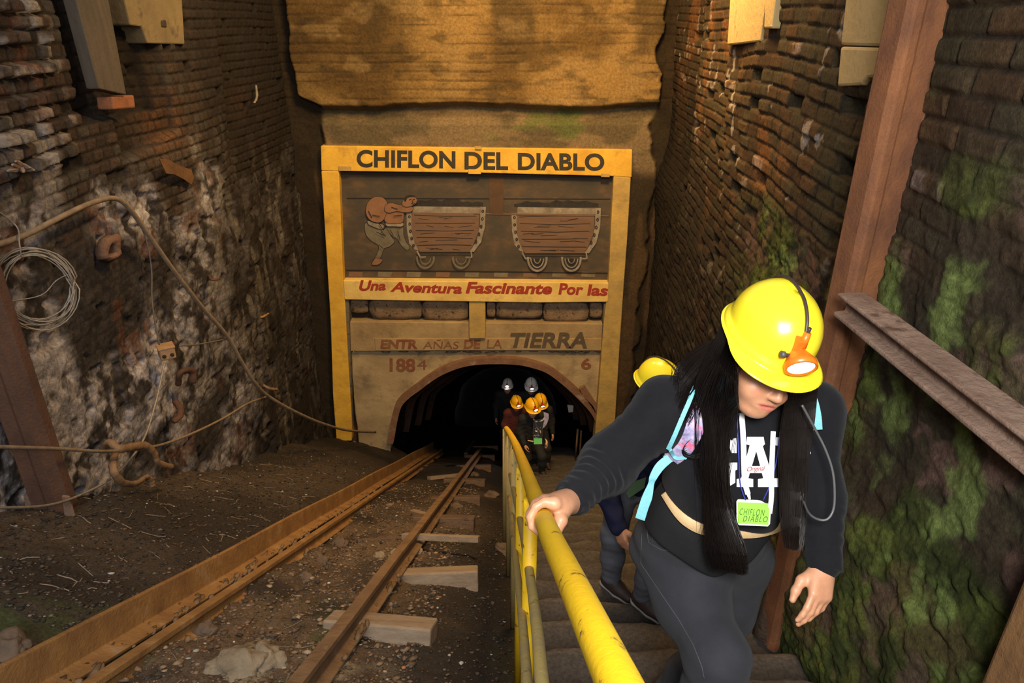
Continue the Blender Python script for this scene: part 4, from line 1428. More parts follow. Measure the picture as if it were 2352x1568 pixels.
wall_slab('concrete_patch', [(284, -12), (418, -12), (425, 102), (340, 100), (326, 62), (300, 58)], 'L', 0.2, mat('ochre_concrete_patch', (0.20, 0.15, 0.075), (0.12, 0.088, 0.045), 3, 0.9, 0.4, 20, c3=(0.09, 0.07, 0.04), c3amt=0.25), 'ochre concrete patch high in the left brick wall', 'concrete', None, 0.015)

M_CABLE = mat('dusty_cable', (0.27, 0.20, 0.135), (0.16, 0.115, 0.075), 14, 0.8, 0.3)
M_WIRE = mat('dull_steel_wire', (0.34, 0.30, 0.25), (0.20, 0.17, 0.14), 30, 0.55, metal=0.3)
M_THIN = mat('thin_grey_cable', (0.15, 0.13, 0.105), (0.09, 0.08, 0.065), 14, 0.7)


def cable(name, px, r, m, label, cat='cable', n=8, xs=None, sides=8):
    pts = []
    for i, q in enumerate(px):
        x = q[2] if len(q) > 2 else -2.88
        pts.append(PX(q[0], q[1], x))
    mb_ = MB()
    mb_.tube(spline(pts, n), r, sides)
    return tag(mb_.build(name, m, None, True), label, cat)


cable('thick_cable', [(-60, 574, -2.84), (0, 560, -2.84), (62, 538, -2.84), (125, 506, -2.84), (200, 470, -2.84), (255, 455, -2.84), (285, 466, -2.82), (312, 498, -2.82), (350, 552, -2.82), (410, 636, -2.8), (470, 712, -2.8), (522, 772, -2.78), (556, 832, -2.76), (588, 882, -2.74), (620, 912, -2.72),
                     (680, 946, -2.6), (740, 972, -2.5), (800, 988, -2.42), (862, 992, -2.3)], 0.0185, M_CABLE, 'thick dusty cable hung over the left wall and sagging to the portal')
cable('thin_cable', [(-60, 1024, -2.7), (0, 1026, -2.7), (130, 1030, -2.7), (245, 1036, -2.7), (350, 1026, -2.72), (430, 1000, -2.74), (510, 962, -2.76), (570, 926, -2.78), (612, 911, -2.78)], 0.011, M_CABLE, 'thin cable stretched along the left wall past the iron hooks')
cable('thin_cable', [(-60, 1166, -2.66), (0, 1166, -2.66), (110, 1160, -2.68), (190, 1134, -2.72), (262, 1092, -2.76), (325, 1018, -2.8), (356, 930, -2.84), (378, 832, -2.86)], 0.008, M_WIRE, 'pale thin wire dropping from the junction box to the bank')
cable('thin_cable', [(366, 792, -2.88), (350, 700, -2.9), (348, 620, -2.9), (338, 560, -2.9), (318, 500, -2.88)], 0.006, M_THIN, 'dark thin wire rising from the junction box to the thick cable')
cable('thin_cable', [(412, 794, -2.86), (460, 790, -2.84), (526, 777, -2.8)], 0.007, M_THIN, 'short grey wire from the junction box across to the thick cable')

# coil of wire
c = PX(84, 656, -2.80)
vd = c.normalized()
ax = (vd * 0.75 + Vector((-1, 0, 0)) * 0.45).normalized()
xv = ax.cross(Vector((0, 0, 1))).normalized()
yv = xv.cross(ax)
rk = random.Random(4)
pts = []
for k in range(11 * 26):
    t = 2 * math.pi * k / 26
    loop = k // 26
    rr_ = 0.195 + 0.022 * math.sin(loop * 2.4) + 0.006 * math.sin(t * 3 + loop)
    sq = 1.04 + 0.02 * math.sin(loop)
    off = ax * (0.035 * math.sin(loop * 1.7 + t * 0.4))
    pts.append(c + xv * (rr_ * math.cos(t)) + yv * (rr_ * sq * math.sin(t) - 0.012 * loop * 0.5 * (1 - math.sin(t)) * 0.5) + off)
coil = empty('wire_coil', c + Vector((0, 0, -0.25)), 'coil of grey wire hanging from the thick cable on the left wall', 'coil')
mb = MB()
mb.tube(pts, 0.0042, 5)
mb.build('loops', M_WIRE, coil, True)
mb = MB()
mb.tube(spline([c + yv * 0.2, PX(50, 590, -2.8), PX(44, 555, -2.79), PX(38, 520, -2.85), PX(-10, 480, -2.88)], 6), 0.0045, 5)
mb.build('loose_end', M_WIRE, coil, True)
mb = MB()
mb.tube(spline([c + xv * -0.19 + yv * -0.04, c + yv * -0.06, c + xv * 0.11, c + xv * 0.2 + yv * 0.02], 6), 0.004, 5)
mb.build('cross_strand', M_WIRE, coil, True)

# junction box
jb = PX(388, 808, -2.85)
box = empty('junction_box', jb + Vector((0, 0, -0.06)), 'small tan junction box fixed on the left wall', 'box')
M_JB = mat('tan_box_plastic', (0.42, 0.26, 0.13), (0.28, 0.16, 0.08), 9, 0.6, 0.2, c3=(0.12, 0.06, 0.03), c3amt=0.2)
rz = Matrix.Rotation(R(35), 3, 'Z')
mb = MB()
mb.box(jb + Vector((-0.02, 0, 0)), (0.12, 0.12, 0.10), rz)
mb.build('case', M_JB, box, bevel=0.012)
for k in (-1, 1):
    mb = MB()
    f = jb + Vector((-0.02, 0, 0)) + rz @ Vector((0.03 * k, -0.064, -0.01))
    mb.lathe(f, rz @ Vector((0, -1, 0)), [(0.001, 0.006), (0.014, 0.006), (0.016, 0.0), (0.016, -0.01)], 12)
    mb.build('socket', M_DARKB, box, True)
mb = MB()
mb.box(jb + Vector((-0.02, 0, 0.053)), (0.13, 0.13, 0.014), rz)
mb.build('lid', M_JB, box, bevel=0.004)

# iron hooks
def hook(name, px, r, m, label, x=-2.70, cat='hook', flat=0.7):
    pts = spline([PX(a_, b_, x if len(q) == 0 else q[0]) for a_, b_, *q in px], 6)
    n_ = len(pts)
    mb_ = MB()
    mb_.tube(pts, [r * (0.75 + 0.35 * math.sin(math.pi * (0.2 + 0.7 * i / n_)) + 0.10 * math.sin(i * 1.7)) for i in range(n_)], 8, flat=flat)
    o_ = mb_.build(name, m, None, True)
    return tag(o_, label, cat)


hook('iron_hook', [(236, 1030, -2.86), (250, 1014, -2.78), (276, 1030, -2.7), (312, 1024), (338, 1024), (356, 1042), (364, 1062), (396, 1072)], 0.026, M_RAILB, 'upper curved iron hook sticking from the left wall')
hook('iron_hook', [(268, 1036, -2.86), (260, 1058, -2.76), (262, 1084), (282, 1108), (312, 1110), (334, 1096), (346, 1104), (350, 1116)], 0.025, M_RAILB, 'lower C shaped iron hook under the other one', -2.70)
hook('iron_bracket', [(410, 882, -2.92), (414, 856, -2.88), (440, 852, -2.84), (442, 880, -2.84)], 0.035, M_RUSTD, 'rusty bracket low on the left wall under the junction box', -2.8, 'bracket')
hook('iron_bracket', [(402, 920, -2.92), (414, 938, -2.86), (412, 956, -2.84), (398, 968, -2.86)], 0.028, M_RUSTD, 'small hooked rusty bracket below the other bracket', -2.8, 'bracket')
hook('hook', [(480, 632, -2.95), (486, 642, -2.84), (502, 640, -2.8)], 0.014, M_RUSTD, 'small rusty hook halfway along the left wall', -2.8)
hook('hook', [(588, 196, -3.05), (590, 222, -2.98), (584, 236, -2.96)], 0.013, M_WIRE, 'pale little hook high on the recessed left wall', -2.9)
hook('hook', [(590, 726, -3.05), (602, 728, -2.95), (616, 720, -2.92)], 0.018, M_RAILO, 'small orange hook far along the left wall', -2.9)
hook('rusty_rod', [(604, 884, -2.8), (620, 892, -2.74), (636, 894, -2.72)], 0.02, M_RAILB, 'short rusty rod where the thick cable meets the thin one', -2.74, 'rod')
# splintered timber stub and torn sheet
mb = MB()
for k, (dx, dy) in enumerate([(-30, 8), (-12, -14), (20, 0), (30, 6), (6, 10), (-20, -6)]):
    mb.tube([PX(48, 384, -2.98), PX(48 + dx * 0.5, 384 + dy * 0.6, -2.88), PX(48 + dx, 384 + dy, -2.82)], [0.03, 0.02, 0.006], 6)
tag(mb.build('splintered_stub', mat('splintered_wood', (0.36, 0.27, 0.22), (0.2, 0.13, 0.1), 12, 0.9, 0.4), None), 'splintered pale timber stub jutting from the left wall', 'wood')
mb = MB()
prf = [(366, 364), (388, 366), (408, 378), (440, 390), (446, 408), (440, 424), (424, 412), (400, 400), (382, 398)]
pts = [PX(a_, b_, -2.84 - 0.0006 * (a_ - 366)) for a_, b_ in prf]
mb.prism(pts, (-0.012, 0.01, -0.006))
tag(mb.build('torn_sheet', mat('brown_rust_sheet', (0.16, 0.078, 0.032), (0.09, 0.045, 0.02), 6, 0.8, 0.5), None), 'torn brown rusty sheet curling off the left wall', 'sheet')
# hole with a rim of broken pipe
h = PX(252, 572, -2.92)
mb = MB()
nrm = Vector((1, -0.25, 0.0)).normalized()
prof = [(0.10, -0.02), (0.085, 0.03), (0.055, 0.05), (0.04, 0.03), (0.036, -0.06), (0.001, -0.06)]
mb.lathe(h, nrm, prof, 18)
for i, v in enumerate(mb.v):
    mb.v[i] = v + Vector((0.5, 1, 1)) * 0.035 * mnoise.noise(v * 14)
tag(mb.build('broken_pipe', mat('crusted_pipe', (0.24, 0.13, 0.08), (0.10, 0.05, 0.03), 10, 0.9, 0.7), None, True), 'crusted broken pipe end opening in the left wall', 'pipe')

# steel rail post at the left edge
b = P(140, 1180, 4.33)
zlo = G(b.x, b.y) - 0.06
mb = MB()
sec = [(-0.10, -0.06), (-0.02, -0.06), (0.0, -0.075), (0.055, -0.075), (0.075, -0.055), (0.105, -0.045), (0.105, 0.02), (0.06, 0.05), (-0.10, 0.05)]
lp = empty('steel_post', (b.x, b.y, zlo), 'dark rusted steel post standing on the bank against the left wall', 'post')
mb.loft([[Vector((b.x + a_ * 0.92, b.y + c_ * 1.1 + 0.25 * a_, z)) for a_, c_ in sec] for z in np.linspace(zlo, -0.6, 8)])
mb.build('column', mat('dark_rust_post', (0.135, 0.062, 0.034), (0.07, 0.034, 0.022), 8, 0.8, 0.5, 60, stretch=(1, 1, 0.6), c3=(0.20, 0.11, 0.065), c3amt=0.2, c3soft=0.15), lp, bevel=0.006)
for k, dx in enumerate((-0.13, 0.13)):
    mb = MB()
    q = Vector((b.x + dx * 0.9, b.y - 0.09, zlo + 0.10))
    mb.hexa([q + Vector((-0.035, 0, -0.14)), q + Vector((0.04, 0, -0.18)), q + Vector((0.03, -0.02, -0.18)), q + Vector((-0.03, -0.02, -0.14)),
             q + Vector((-0.02, 0.04, 0.10)), q + Vector((0.02, 0.04, 0.09)), q + Vector((0.02, 0.02, 0.09)), q + Vector((-0.02, 0.02, 0.10))])
    mb.build('foot_fin', M_BEAMP, lp, bevel=0.004)
# ================================================================== smooth solid modelling for bodies and clothes
class Solid:
    """round cones and ellipsoids blended smoothly, meshed with surface nets"""

    def __init__(s):
        s.p = []

    def cone(s, a, b, ra, rb, k=0.03, op='u'):
        s.p.append(('c', np.array(a, float), np.array(b, float), ra, rb, k, op))
        return s

    def chain(s, pts, rads, k=0.03, op='u'):
        for i in range(len(pts) - 1):
            s.cone(pts[i], pts[i + 1], rads[i], rads[i + 1], k, op)
        return s

    def ell(s, c, rad, rot=None, k=0.03, op='u'):
        rot = np.eye(3) if rot is None else np.array(rot, float)   # columns = local axes
        s.p.append(('e', np.array(c, float), np.array(rad, float), rot, None, k, op))
        return s

    def ball(s, c, r, k=0.03, op='u'):
        return s.ell(c, (r, r, r), None, k, op)

    def cut(s, c, n, k=0.006):
        """keep what lies below the plane (against n)"""
        s.p.append(('h', np.array(c, float), np.array(n, float) / np.linalg.norm(n), None, None, k, 'i'))
        return s

    @staticmethod
    def _d(q, X):
        if q[0] == 'c':
            a, b = q[1], q[2]
            ab = b - a
            t = np.clip(((X - a) @ ab) / max(ab @ ab, 1e-9), 0, 1)
            return np.linalg.norm(X - a - t[..., None] * ab, axis=-1) - (q[3] + (q[4] - q[3]) * t)
        if q[0] == 'e':
            L = (X - q[1]) @ q[3]
            k0 = np.linalg.norm(L / q[2], axis=-1)
            k1 = np.linalg.norm(L / (q[2] ** 2), axis=-1)
            return np.where(k1 > 1e-9, k0 * (k0 - 1) / np.maximum(k1, 1e-9), -q[2].min())
        return (X - q[1]) @ q[2]

    def bounds(s):
        lo, hi = [], []
        for q in s.p:
            if q[6] != 'u':
                continue
            if q[0] == 'c':
                for c, r in ((q[1], q[3]), (q[2], q[4])):
                    lo.append(c - r)
                    hi.append(c + r)
            elif q[0] == 'e':
                r = q[2].max()
                lo.append(q[1] - r)
                hi.append(q[1] + r)
        return np.min(lo, 0), np.max(hi, 0)

    def mesh(s, name, cell, disp=None, pad=0.02):
        lo, hi = s.bounds()
        lo, hi = lo - pad, hi + pad
        B = 16
        nb = np.ceil((hi - lo) / (cell * B)).astype(int)
        N = nb * B
        F = np.ones(N, np.float32)
        hd = cell * B * 0.5 * math.sqrt(3)
        gi = np.stack(np.meshgrid(*[np.arange(k) for k in nb], indexing='ij'), -1).reshape(-1, 3)
        C = lo + (gi + 0.5) * B * cell
        dc = np.stack([s._d(q, C) for q in s.p], 1)
        offs = np.stack(np.meshgrid(*[np.arange(B)] * 3, indexing='ij'), -1) * cell
        for i in range(len(gi)):
            act = [j for j, q in enumerate(s.p) if (dc[i, j] < hd * 1.15 + q[5] + 0.012 if q[6] != 'i' else dc[i, j] > -hd * 1.15 - 0.02)]
            uni = [j for j in act if s.p[j][6] == 'u']
            if not uni:
                continue
            o = gi[i] * B
            sl = tuple(slice(o[a], o[a] + B) for a in range(3))
            if min(dc[i, j] for j in uni) < -hd * 1.3 and all(s.p[j][6] == 'u' for j in act):
                F[sl] = -1
                continue
            X = offs + (lo + o * cell)
            d = None
            for j in act:
                q = s.p[j]
                e = s._d(q, X)
                k = q[5]
                if d is None:
                    d = e if q[6] == 'u' else np.ones(X.shape[:3])
                    continue
                if q[6] == 'u':
                    h = np.maximum(k - np.abs(d - e), 0) / k
                    d = np.minimum(d, e) - h * h * k * 0.25
                else:
                    if q[6] == 's':
                        e = -e
                    h = np.maximum(k - np.abs(d - e), 0) / k
                    d = np.maximum(d, e) + h * h * k * 0.25
            if disp is not None:
                d = d + disp(X)
            F[sl] = d
        # surface nets
        S = F < 0
        a = S[:-1, :-1, :-1]
        anyv, allv = a.copy(), a.copy()
        for dx in (0, 1):
            for dy in (0, 1):
                for dz in (0, 1):
                    q = S[dx:N[0] - 1 + dx, dy:N[1] - 1 + dy, dz:N[2] - 1 + dz]
                    anyv |= q
                    allv &= q
        act = np.argwhere(anyv & ~allv)
        idx = np.full(np.array(N) - 1, -1, np.int32)
        idx[act[:, 0], act[:, 1], act[:, 2]] = np.arange(len(act))
        val = {}
        for c in range(8):
            o = np.array([c & 1, (c >> 1) & 1, (c >> 2) & 1])
            q = act + o
            val[c] = F[q[:, 0], q[:, 1], q[:, 2]].astype(np.float64)
        acc = np.zeros((len(act), 3))
        cnt = np.zeros(len(act))
        for c in range(8):
            for ax in range(3):
                if c >> ax & 1:
                    continue
                c2 = c | (1 << ax)
                v0, v1 = val[c], val[c2]
                m = (v0 < 0) != (v1 < 0)
                t = np.where(m, v0 / np.where(m, v0 - v1, 1), 0)
                p = np.tile(np.array([c & 1, (c >> 1) & 1, (c >> 2) & 1], float), (len(act), 1))
                p[:, ax] = t
                acc += p * m[:, None]
                cnt += m
        V = lo + (act + acc / np.maximum(cnt, 1)[:, None]) * cell
        faces = []
        for ax in range(3):
            u, v = (ax + 1) % 3, (ax + 2) % 3
            sh = [slice(None)] * 3
            sh2 = [slice(None)] * 3
            sh[ax] = slice(0, N[ax] - 1)
            sh2[ax] = slice(1, N[ax])
            m = S[tuple(sh)] != S[tuple(sh2)]
            e = np.argwhere(m)
            e = e[(e[:, u] > 0) & (e[:, v] > 0) & (e[:, u] < N[u] - 1) & (e[:, v] < N[v] - 1)]
            du, dv = np.zeros(3, int), np.zeros(3, int)
            du[u] = 1
            dv[v] = 1
            q = [e - du - dv, e - dv, e, e - du]
            f = np.stack([idx[w[:, 0], w[:, 1], w[:, 2]] for w in q], 1)
            inside = S[e[:, 0], e[:, 1], e[:, 2]]
            f = np.where(inside[:, None], f, f[:, ::-1])
            faces.append(f)
        faces = np.concatenate(faces)
        faces = faces[(faces >= 0).all(1)]
        # light smoothing takes the grid steps out
        e = np.concatenate([faces[:, [0, 1]], faces[:, [1, 2]], faces[:, [2, 3]], faces[:, [3, 0]]])
        for _ in range(2):
            sm = np.zeros_like(V)
            n_ = np.zeros(len(V))
            np.add.at(sm, e[:, 0], V[e[:, 1]])
            np.add.at(n_, e[:, 0], 1)
            V = V * 0.5 + 0.5 * sm / np.maximum(n_, 1)[:, None]
        return V, faces


def solid_obj(solid, name, m, cell, parent=None, disp=None, col=None, origin=None):
    V, Fc = solid.mesh(name, cell, disp)
    me = np_mesh(name, V, Fc)
    if col is not None:
        set_col(me, col(V))
    o = link_mesh(name, me, m, parent, True, origin)
    o['_'] = 0
    del o['_']
    return o, BVHTree.FromPolygons([tuple(v) for v in V], [tuple(f) for f in Fc])


def head_frame(yaw, pit, roll):
    fh_ = Vector((math.sin(R(yaw)), -math.cos(R(yaw)), 0))
    u_ = Vector((0, 0, 1)) * math.cos(R(pit)) + fh_ * math.sin(R(pit))
    f_ = fh_ * math.cos(R(pit)) - Vector((0, 0, 1)) * math.sin(R(pit))
    r_ = f_.cross(u_)
    u2_ = u_ * math.cos(R(roll)) - r_ * math.sin(R(roll))
    return f_.cross(u2_), f_, u2_


def frame(f, u):
    f = Vector(f).normalized()
    u = Vector(u)
    u = (u - f * u.dot(f)).normalized()
    r = f.cross(u)
    return r, f, u


def cols(r, f, u):
    return np.array([r[:], f[:], u[:]]).T


# ------------------------------------------------------------------ parts shared by every figure
def add_head(S, O, r, f, u, sc=1.0, neck=None, nr=0.056):
    """O skull centre; r,f,u = her right, forward, up"""
    Q = cols(r, f, u)

    def L(a, b, c):
        return np.array(O) + Q @ (np.array([a, b, c]) * sc)

    def E(a, b, c, rad, k=0.02, op='u'):
        S.ell(L(a, b, c), np.array(rad) * sc, Q, k * sc, op)

    if neck is not None:
        S.cone(L(0, -0.02, -0.07), neck, nr * sc, nr * 1.12 * sc, 0.03)
    E(0, -0.005, 0.025, (0.076, 0.094, 0.098), 0.02)
    E(0, 0.030, -0.045, (0.063, 0.064, 0.074), 0.04)
    E(0, 0.060, -0.098, (0.034, 0.030, 0.022), 0.035)
    for s_ in (-1, 1):
        E(s_ * 0.037, 0.060, -0.046, (0.032, 0.029, 0.029), 0.022)
        E(s_ * 0.031, 0.098, 0.002, (0.019, 0.012, 0.012), 0.010, 's')
        E(s_ * 0.031, 0.080, 0.001, (0.0155, 0.0125, 0.0125), 0.004)
        S.cone(L(s_ * 0.014, 0.092, 0.020), L(s_ * 0.046, 0.078, 0.020), 0.007 * sc, 0.005 * sc, 0.008 * sc)
        E(s_ * 0.077, -0.008, -0.015, (0.008, 0.020, 0.031), 0.008)
        E(s_ * 0.012, 0.099, -0.041, (0.0085, 0.010, 0.008), 0.007)
        E(s_ * 0.0075, 0.103, -0.048, (0.0035, 0.005, 0.003), 0.002, 's')
    S.cone(L(0, 0.092, 0.008), L(0, 0.111, -0.036), 0.0075 * sc, 0.0115 * sc, 0.012 * sc)
    E(0, 0.083, -0.070, (0.032, 0.012, 0.015), 0.016)
    E(0, 0.0905, -0.0662, (0.0265, 0.0050, 0.0042), 0.006)
    E(0, 0.0890, -0.0772, (0.0225, 0.0058, 0.0050), 0.006)
    E(0, 0.0985, -0.0714, (0.034, 0.009, 0.0022), 0.005, 's')
    return L, Q


def head_col(base, Lf, Q, O, sc=1.0, brow=True):
    lips, cheek, dark = np.array((0.55, 0.13, 0.11)), np.array((0.60, 0.22, 0.13)), np.array((0.03, 0.02, 0.015))

    def f(V):
        c = np.tile(np.array(base), (len(V), 1))
        l = ((V - np.array(O)) @ Q) / sc
        front = smooth(0.05, 0.075, l[:, 1])
        for s_ in (-1, 1):
            d = np.linalg.norm((l - [s_ * 0.040, 0.075, -0.038]) / [0.026, 0.03, 0.024], axis=1)
            c = mixc(c, cheek, 0.45 * (1 - smooth(0.3, 1.1, d)))
            d = np.linalg.norm((l - [s_ * 0.030, 0.085, 0.022]) / [0.022, 0.03, 0.0042], axis=1)
            c = mixc(c, dark, 0.85 * (1 - smooth(0.7, 1.2, d)) * front)
            d = np.linalg.norm((l - [s_ * 0.031, 0.094, -0.004]) / [0.017, 0.012, 0.0022], axis=1)
            c = mixc(c, dark, 0.9 * (1 - smooth(0.7, 1.2, d)) * front)
        d = np.linalg.norm((l - [0, 0.095, -0.0718]) / [0.028, 0.013, 0.0105], axis=1)
        c = mixc(c, lips, 0.75 * (1 - smooth(0.75, 1.1, d)))
        d = np.linalg.norm((l - [0, 0.092, -0.0714]) / [0.027, 0.013, 0.0016], axis=1)
        c = mixc(c, (0.20, 0.05, 0.045), 0.7 * (1 - smooth(0.6, 1.3, d)))  # shade of the mouth crease painted as a darker line
        return c
    return f


def skin_mat(name):
    m = bpy.data.materials.new(name)
    nt, N, L, B = nodes(m)
    at = N.new('ShaderNodeVertexColor')
    at.layer_name = 'Col'
    n = N.new('ShaderNodeTexNoise')
    n.inputs['Scale'].default_value = 60
    tc = N.new('ShaderNodeTexCoord')
    L.new(tc.outputs['Object'], n.inputs['Vector'])
    mr = N.new('ShaderNodeMapRange')
    mr.inputs['To Min'].default_value = 0.85
    mr.inputs['To Max'].default_value = 1.12
    L.new(n.outputs['Fac'], mr.inputs['Value'])
    mu = N.new('ShaderNodeMixRGB')
    mu.blend_type = 'MULTIPLY'
    mu.inputs['Fac'].default_value = 1
    L.new(at.outputs['Color'], mu.inputs['Color1'])
    L.new(mr.outputs[0], mu.inputs['Color2'])
    L.new(mu.outputs[0], B.inputs['Base Color'])
    B.inputs['Roughness'].default_value = 0.45
    B.inputs['Subsurface Weight'].default_value = 0.15
    B.inputs['Subsurface Radius'].default_value = (0.01, 0.004, 0.002)
    B.inputs['Subsurface Scale'].default_value = 1.0
    bp = N.new('ShaderNodeBump')
    bp.inputs['Strength'].default_value = 0.12
    bp.inputs['Distance'].default_value = 0.004
    n2 = N.new('ShaderNodeTexNoise')
    n2.inputs['Scale'].default_value = 350
    L.new(tc.outputs['Object'], n2.inputs['Vector'])
    L.new(n2.outputs['Fac'], bp.inputs['Height'])
    L.new(bp.outputs[0], B.inputs['Normal'])
    return m


M_SKIN = skin_mat('skin')
SKIN = (0.56, 0.275, 0.155)


def lens_mat(name, c, s_):
    return mat(name, (1, 1, 1), (0.95, 0.95, 0.95), 5, 0.3, emit=c, estr=s_)


M_HYEL = mat('glossy_yellow_plastic', (0.98, 0.80, 0.030), (0.96, 0.77, 0.030), 3, 0.22, spec=0.5, coat=0.3)
M_HAMB = mat('amber_yellow_plastic', (0.90, 0.50, 0.010), (0.88, 0.46, 0.010), 3, 0.3, spec=0.5)
M_HWHT = mat('white_scuffed_plastic', (0.92, 0.90, 0.87), (0.70, 0.67, 0.62), 20, 0.35)
M_LAMP = mat('orange_lamp_plastic', (0.82, 0.18, 0.012), (0.72, 0.14, 0.010), 6, 0.35, spec=0.5)
M_LAMPR = mat('red_lamp_plastic', (0.55, 0.03, 0.02), None, 6, 0.35)
M_LENS = lens_mat('lit_lamp_glass', (1.0, 0.97, 0.92), 1.6)
M_LENSB = lens_mat('bright_lamp_glass', (1.0, 0.96, 0.90), 45.0)
M_KNOB = mat('grey_knob_plastic', (0.08, 0.075, 0.075), None, 8, 0.5)
M_CORD = mat('brown_black_cord', (0.055, 0.035, 0.028), (0.03, 0.02, 0.018), 30, 0.45)


def helmet(C, r, f, u, m, label, sc=1.0, lens=None, lamp_m=None, detail=True, lit=0.0, lampbody=True, cord=True):
    """C = centre of the rim plane"""
    hm = empty('safety_helmet', C, label, 'helmet', 'miners helmets with lamps')
    nth = 72 if detail else 36

    def W(a, b, c):
        return Vector(C) + (r * a + f * b + u * c) * sc

    def rad(th):
        # half widths: narrow at the sides, longer front and back
        return 1.0 / math.sqrt((math.cos(th) / 0.104) ** 2 + (math.sin(th) / 0.127) ** 2)

    def shell(th, t):
        """t 0..1 dome, 1..1.25 band, 1.25..1.6 brim"""
        R0 = rad(th)
        sn = math.sin(th)
        fr = max(0.0, sn)
        if t <= 1:
            ang_ = t * math.pi / 2
            rr_ = R0 * math.sin(ang_) ** 0.92
            h_ = 0.028 + 0.118 * math.cos(ang_) ** 0.95
            # crown ridge running front to back
            x = rr_ * math.cos(th)
            rg = math.exp(-(x / 0.020) ** 2) * 0.0035 * min(1, (1 - t) * 3)
            h_ += rg
        elif t <= 1.3:
            q = (t - 1) / 0.3
            rr_ = R0 + 0.0075 * smooth(0, 0.5, q) + 0.002 * q
            h_ = 0.028 - 0.024 * q - 0.004 * math.sin(q * math.pi)
        else:
            q = (t - 1.3) / 0.3
            ext = 0.006 + 0.034 * smooth(0.15, 0.9, fr)
            rr_ = R0 + 0.0095 + ext * q
            h_ = 0.004 - q * (0.004 + 0.012 * fr) + 0.006 * smooth(-0.4, -1.0, sn) * 0
        return W(rr_ * math.cos(th), rr_ * math.sin(th), float(h_))

    ts = [0.02, 0.12, 0.24, 0.36, 0.48, 0.60, 0.72, 0.82, 0.90, 0.96, 1.0, 1.04, 1.10, 1.16, 1.22, 1.30, 1.36, 1.45, 1.55, 1.60]
    rings = [[shell(2 * math.pi * k / nth, t) for k in range(nth)] for t in ts]
    mb = MB()
    mb.loft(rings, caps=False)
    mb.add([rings[0][k] for k in range(nth)], [list(range(nth))])
    o = mb.build('shell', m, hm, True)
    so = o.modifiers.new('wall', 'SOLIDIFY')
    so.thickness = 0.0035 * sc
    so.offset = 0
    so.use_rim = True
    # suspension band inside
    mb = MB()
    ring = [W(0.96 * rad(2 * math.pi * k / 32) * math.cos(2 * math.pi * k / 32), 0.93 * rad(2 * math.pi * k / 32) * math.sin(2 * math.pi * k / 32), 0.008) for k in range(33)]
    for a_, b_ in zip(ring, ring[1:]):
        mb.add([a_, b_, b_ + u * 0.02 * sc, a_ + u * 0.02 * sc], [[0, 1, 2, 3]])
    mb.build('headband', M_KNOB, hm, True)
    if not lampbody:
        return hm
    # lamp: bracket, bell shaped housing, lens, knob
    ax = (f * 0.95 - u * 0.31).normalized()
    base = W(0.0, 0.128, 0.060)
    mb = MB()
    s1 = sc * 1.05
    mb.lathe(base, ax, [(0.001, -0.030 * s1), (0.013 * s1, -0.030 * s1), (0.016 * s1, -0.012 * s1), (0.021 * s1, -0.002 * s1), (0.029 * s1, 0.010 * s1), (0.033 * s1, 0.018 * s1), (0.0345 * s1, 0.020 * s1),
                        (0.0345 * s1, 0.033 * s1), (0.031 * s1, 0.034 * s1), (0.029 * s1, 0.030 * s1), (0.001, 0.030 * s1)], 28)
    # neck where the cord enters, pointing up over the crown
    nk = base - ax * 0.008 * sc + u * 0.018 * sc
    upd = (u * 0.9 - f * 0.25).normalized()
    mb.tube([nk, nk + upd * 0.036 * sc], [0.0105 * sc, 0.008 * sc], 12)
    lampb = mb.build('headlamp', lamp_m or M_LAMP, hm, True)
    mb = MB()
    R3 = Matrix((r, f, u)).transposed()
    mb.box(W(0.010, 0.117, 0.074), (0.018 * sc, 0.024 * sc, 0.052 * sc), R3)
    mb.build('bracket', lamp_m or M_LAMP, lampb, bevel=0.002)
    mb = MB()
    mb.lathe(base, ax, [(0.0285 * s1, 0.0305 * s1), (0.020 * s1, 0.0345 * s1), (0.010 * s1, 0.0362 * s1), (0.0008, 0.0368 * s1)], 24)
    mb.build('lens', lens or M_LENS, lampb, True)
    mb = MB()
    side = r
    mb.lathe(base + ax * 0.004 * sc, side, [(0.001, 0.020 * sc), (0.005 * sc, 0.022 * sc), (0.005 * sc, 0.036 * sc), (0.0085 * sc, 0.037 * sc), (0.0085 * sc, 0.046 * sc), (0.001, 0.047 * sc)], 12)
    mb.build('switch_knob', M_KNOB, lampb, True)
    if cord:
        pts = [nk + upd * 0.030 * sc, nk + upd * 0.048 * sc]
        for t in (0.62, 0.45, 0.28, 0.10):
            p_ = shell(math.pi / 2, t)
            pts.append(p_ + (p_ - W(0, 0, 0.02)).normalized() * 0.006 * sc)
        for t in (0.15, 0.40, 0.65, 0.9, 1.1):
            p_ = shell(-math.pi / 2, t)
            pts.append(p_ + (p_ - W(0, 0, 0.02)).normalized() * 0.006 * sc)
        mb = MB()
        mb.tube(spline(pts, 6), 0.0042 * sc, 8)
        mb.build('cord', M_CORD, hm, True)
    if lit:
        d = bpy.data.lights.new('headlamp_light', 'SPOT')
        d.energy = lit
        d.spot_size = R(70)
        d.spot_blend = 0.6
        d.shadow_soft_size = 0.03
        lo = bpy.data.objects.new('headlamp_light', d)
        COL.objects.link(lo)
        lo.parent = hm
        lo.location = (base + ax * 0.045 * sc) - Vector(C)
        lo.rotation_euler = ax.to_track_quat('-Z', 'Y').to_euler()
    return hm


def add_finger(S, pts, r0, r1, k=0.006):
    n_ = len(pts)
    S.chain(pts, [r0 + (r1 - r0) * i / (n_ - 1) for i in range(n_)], k)


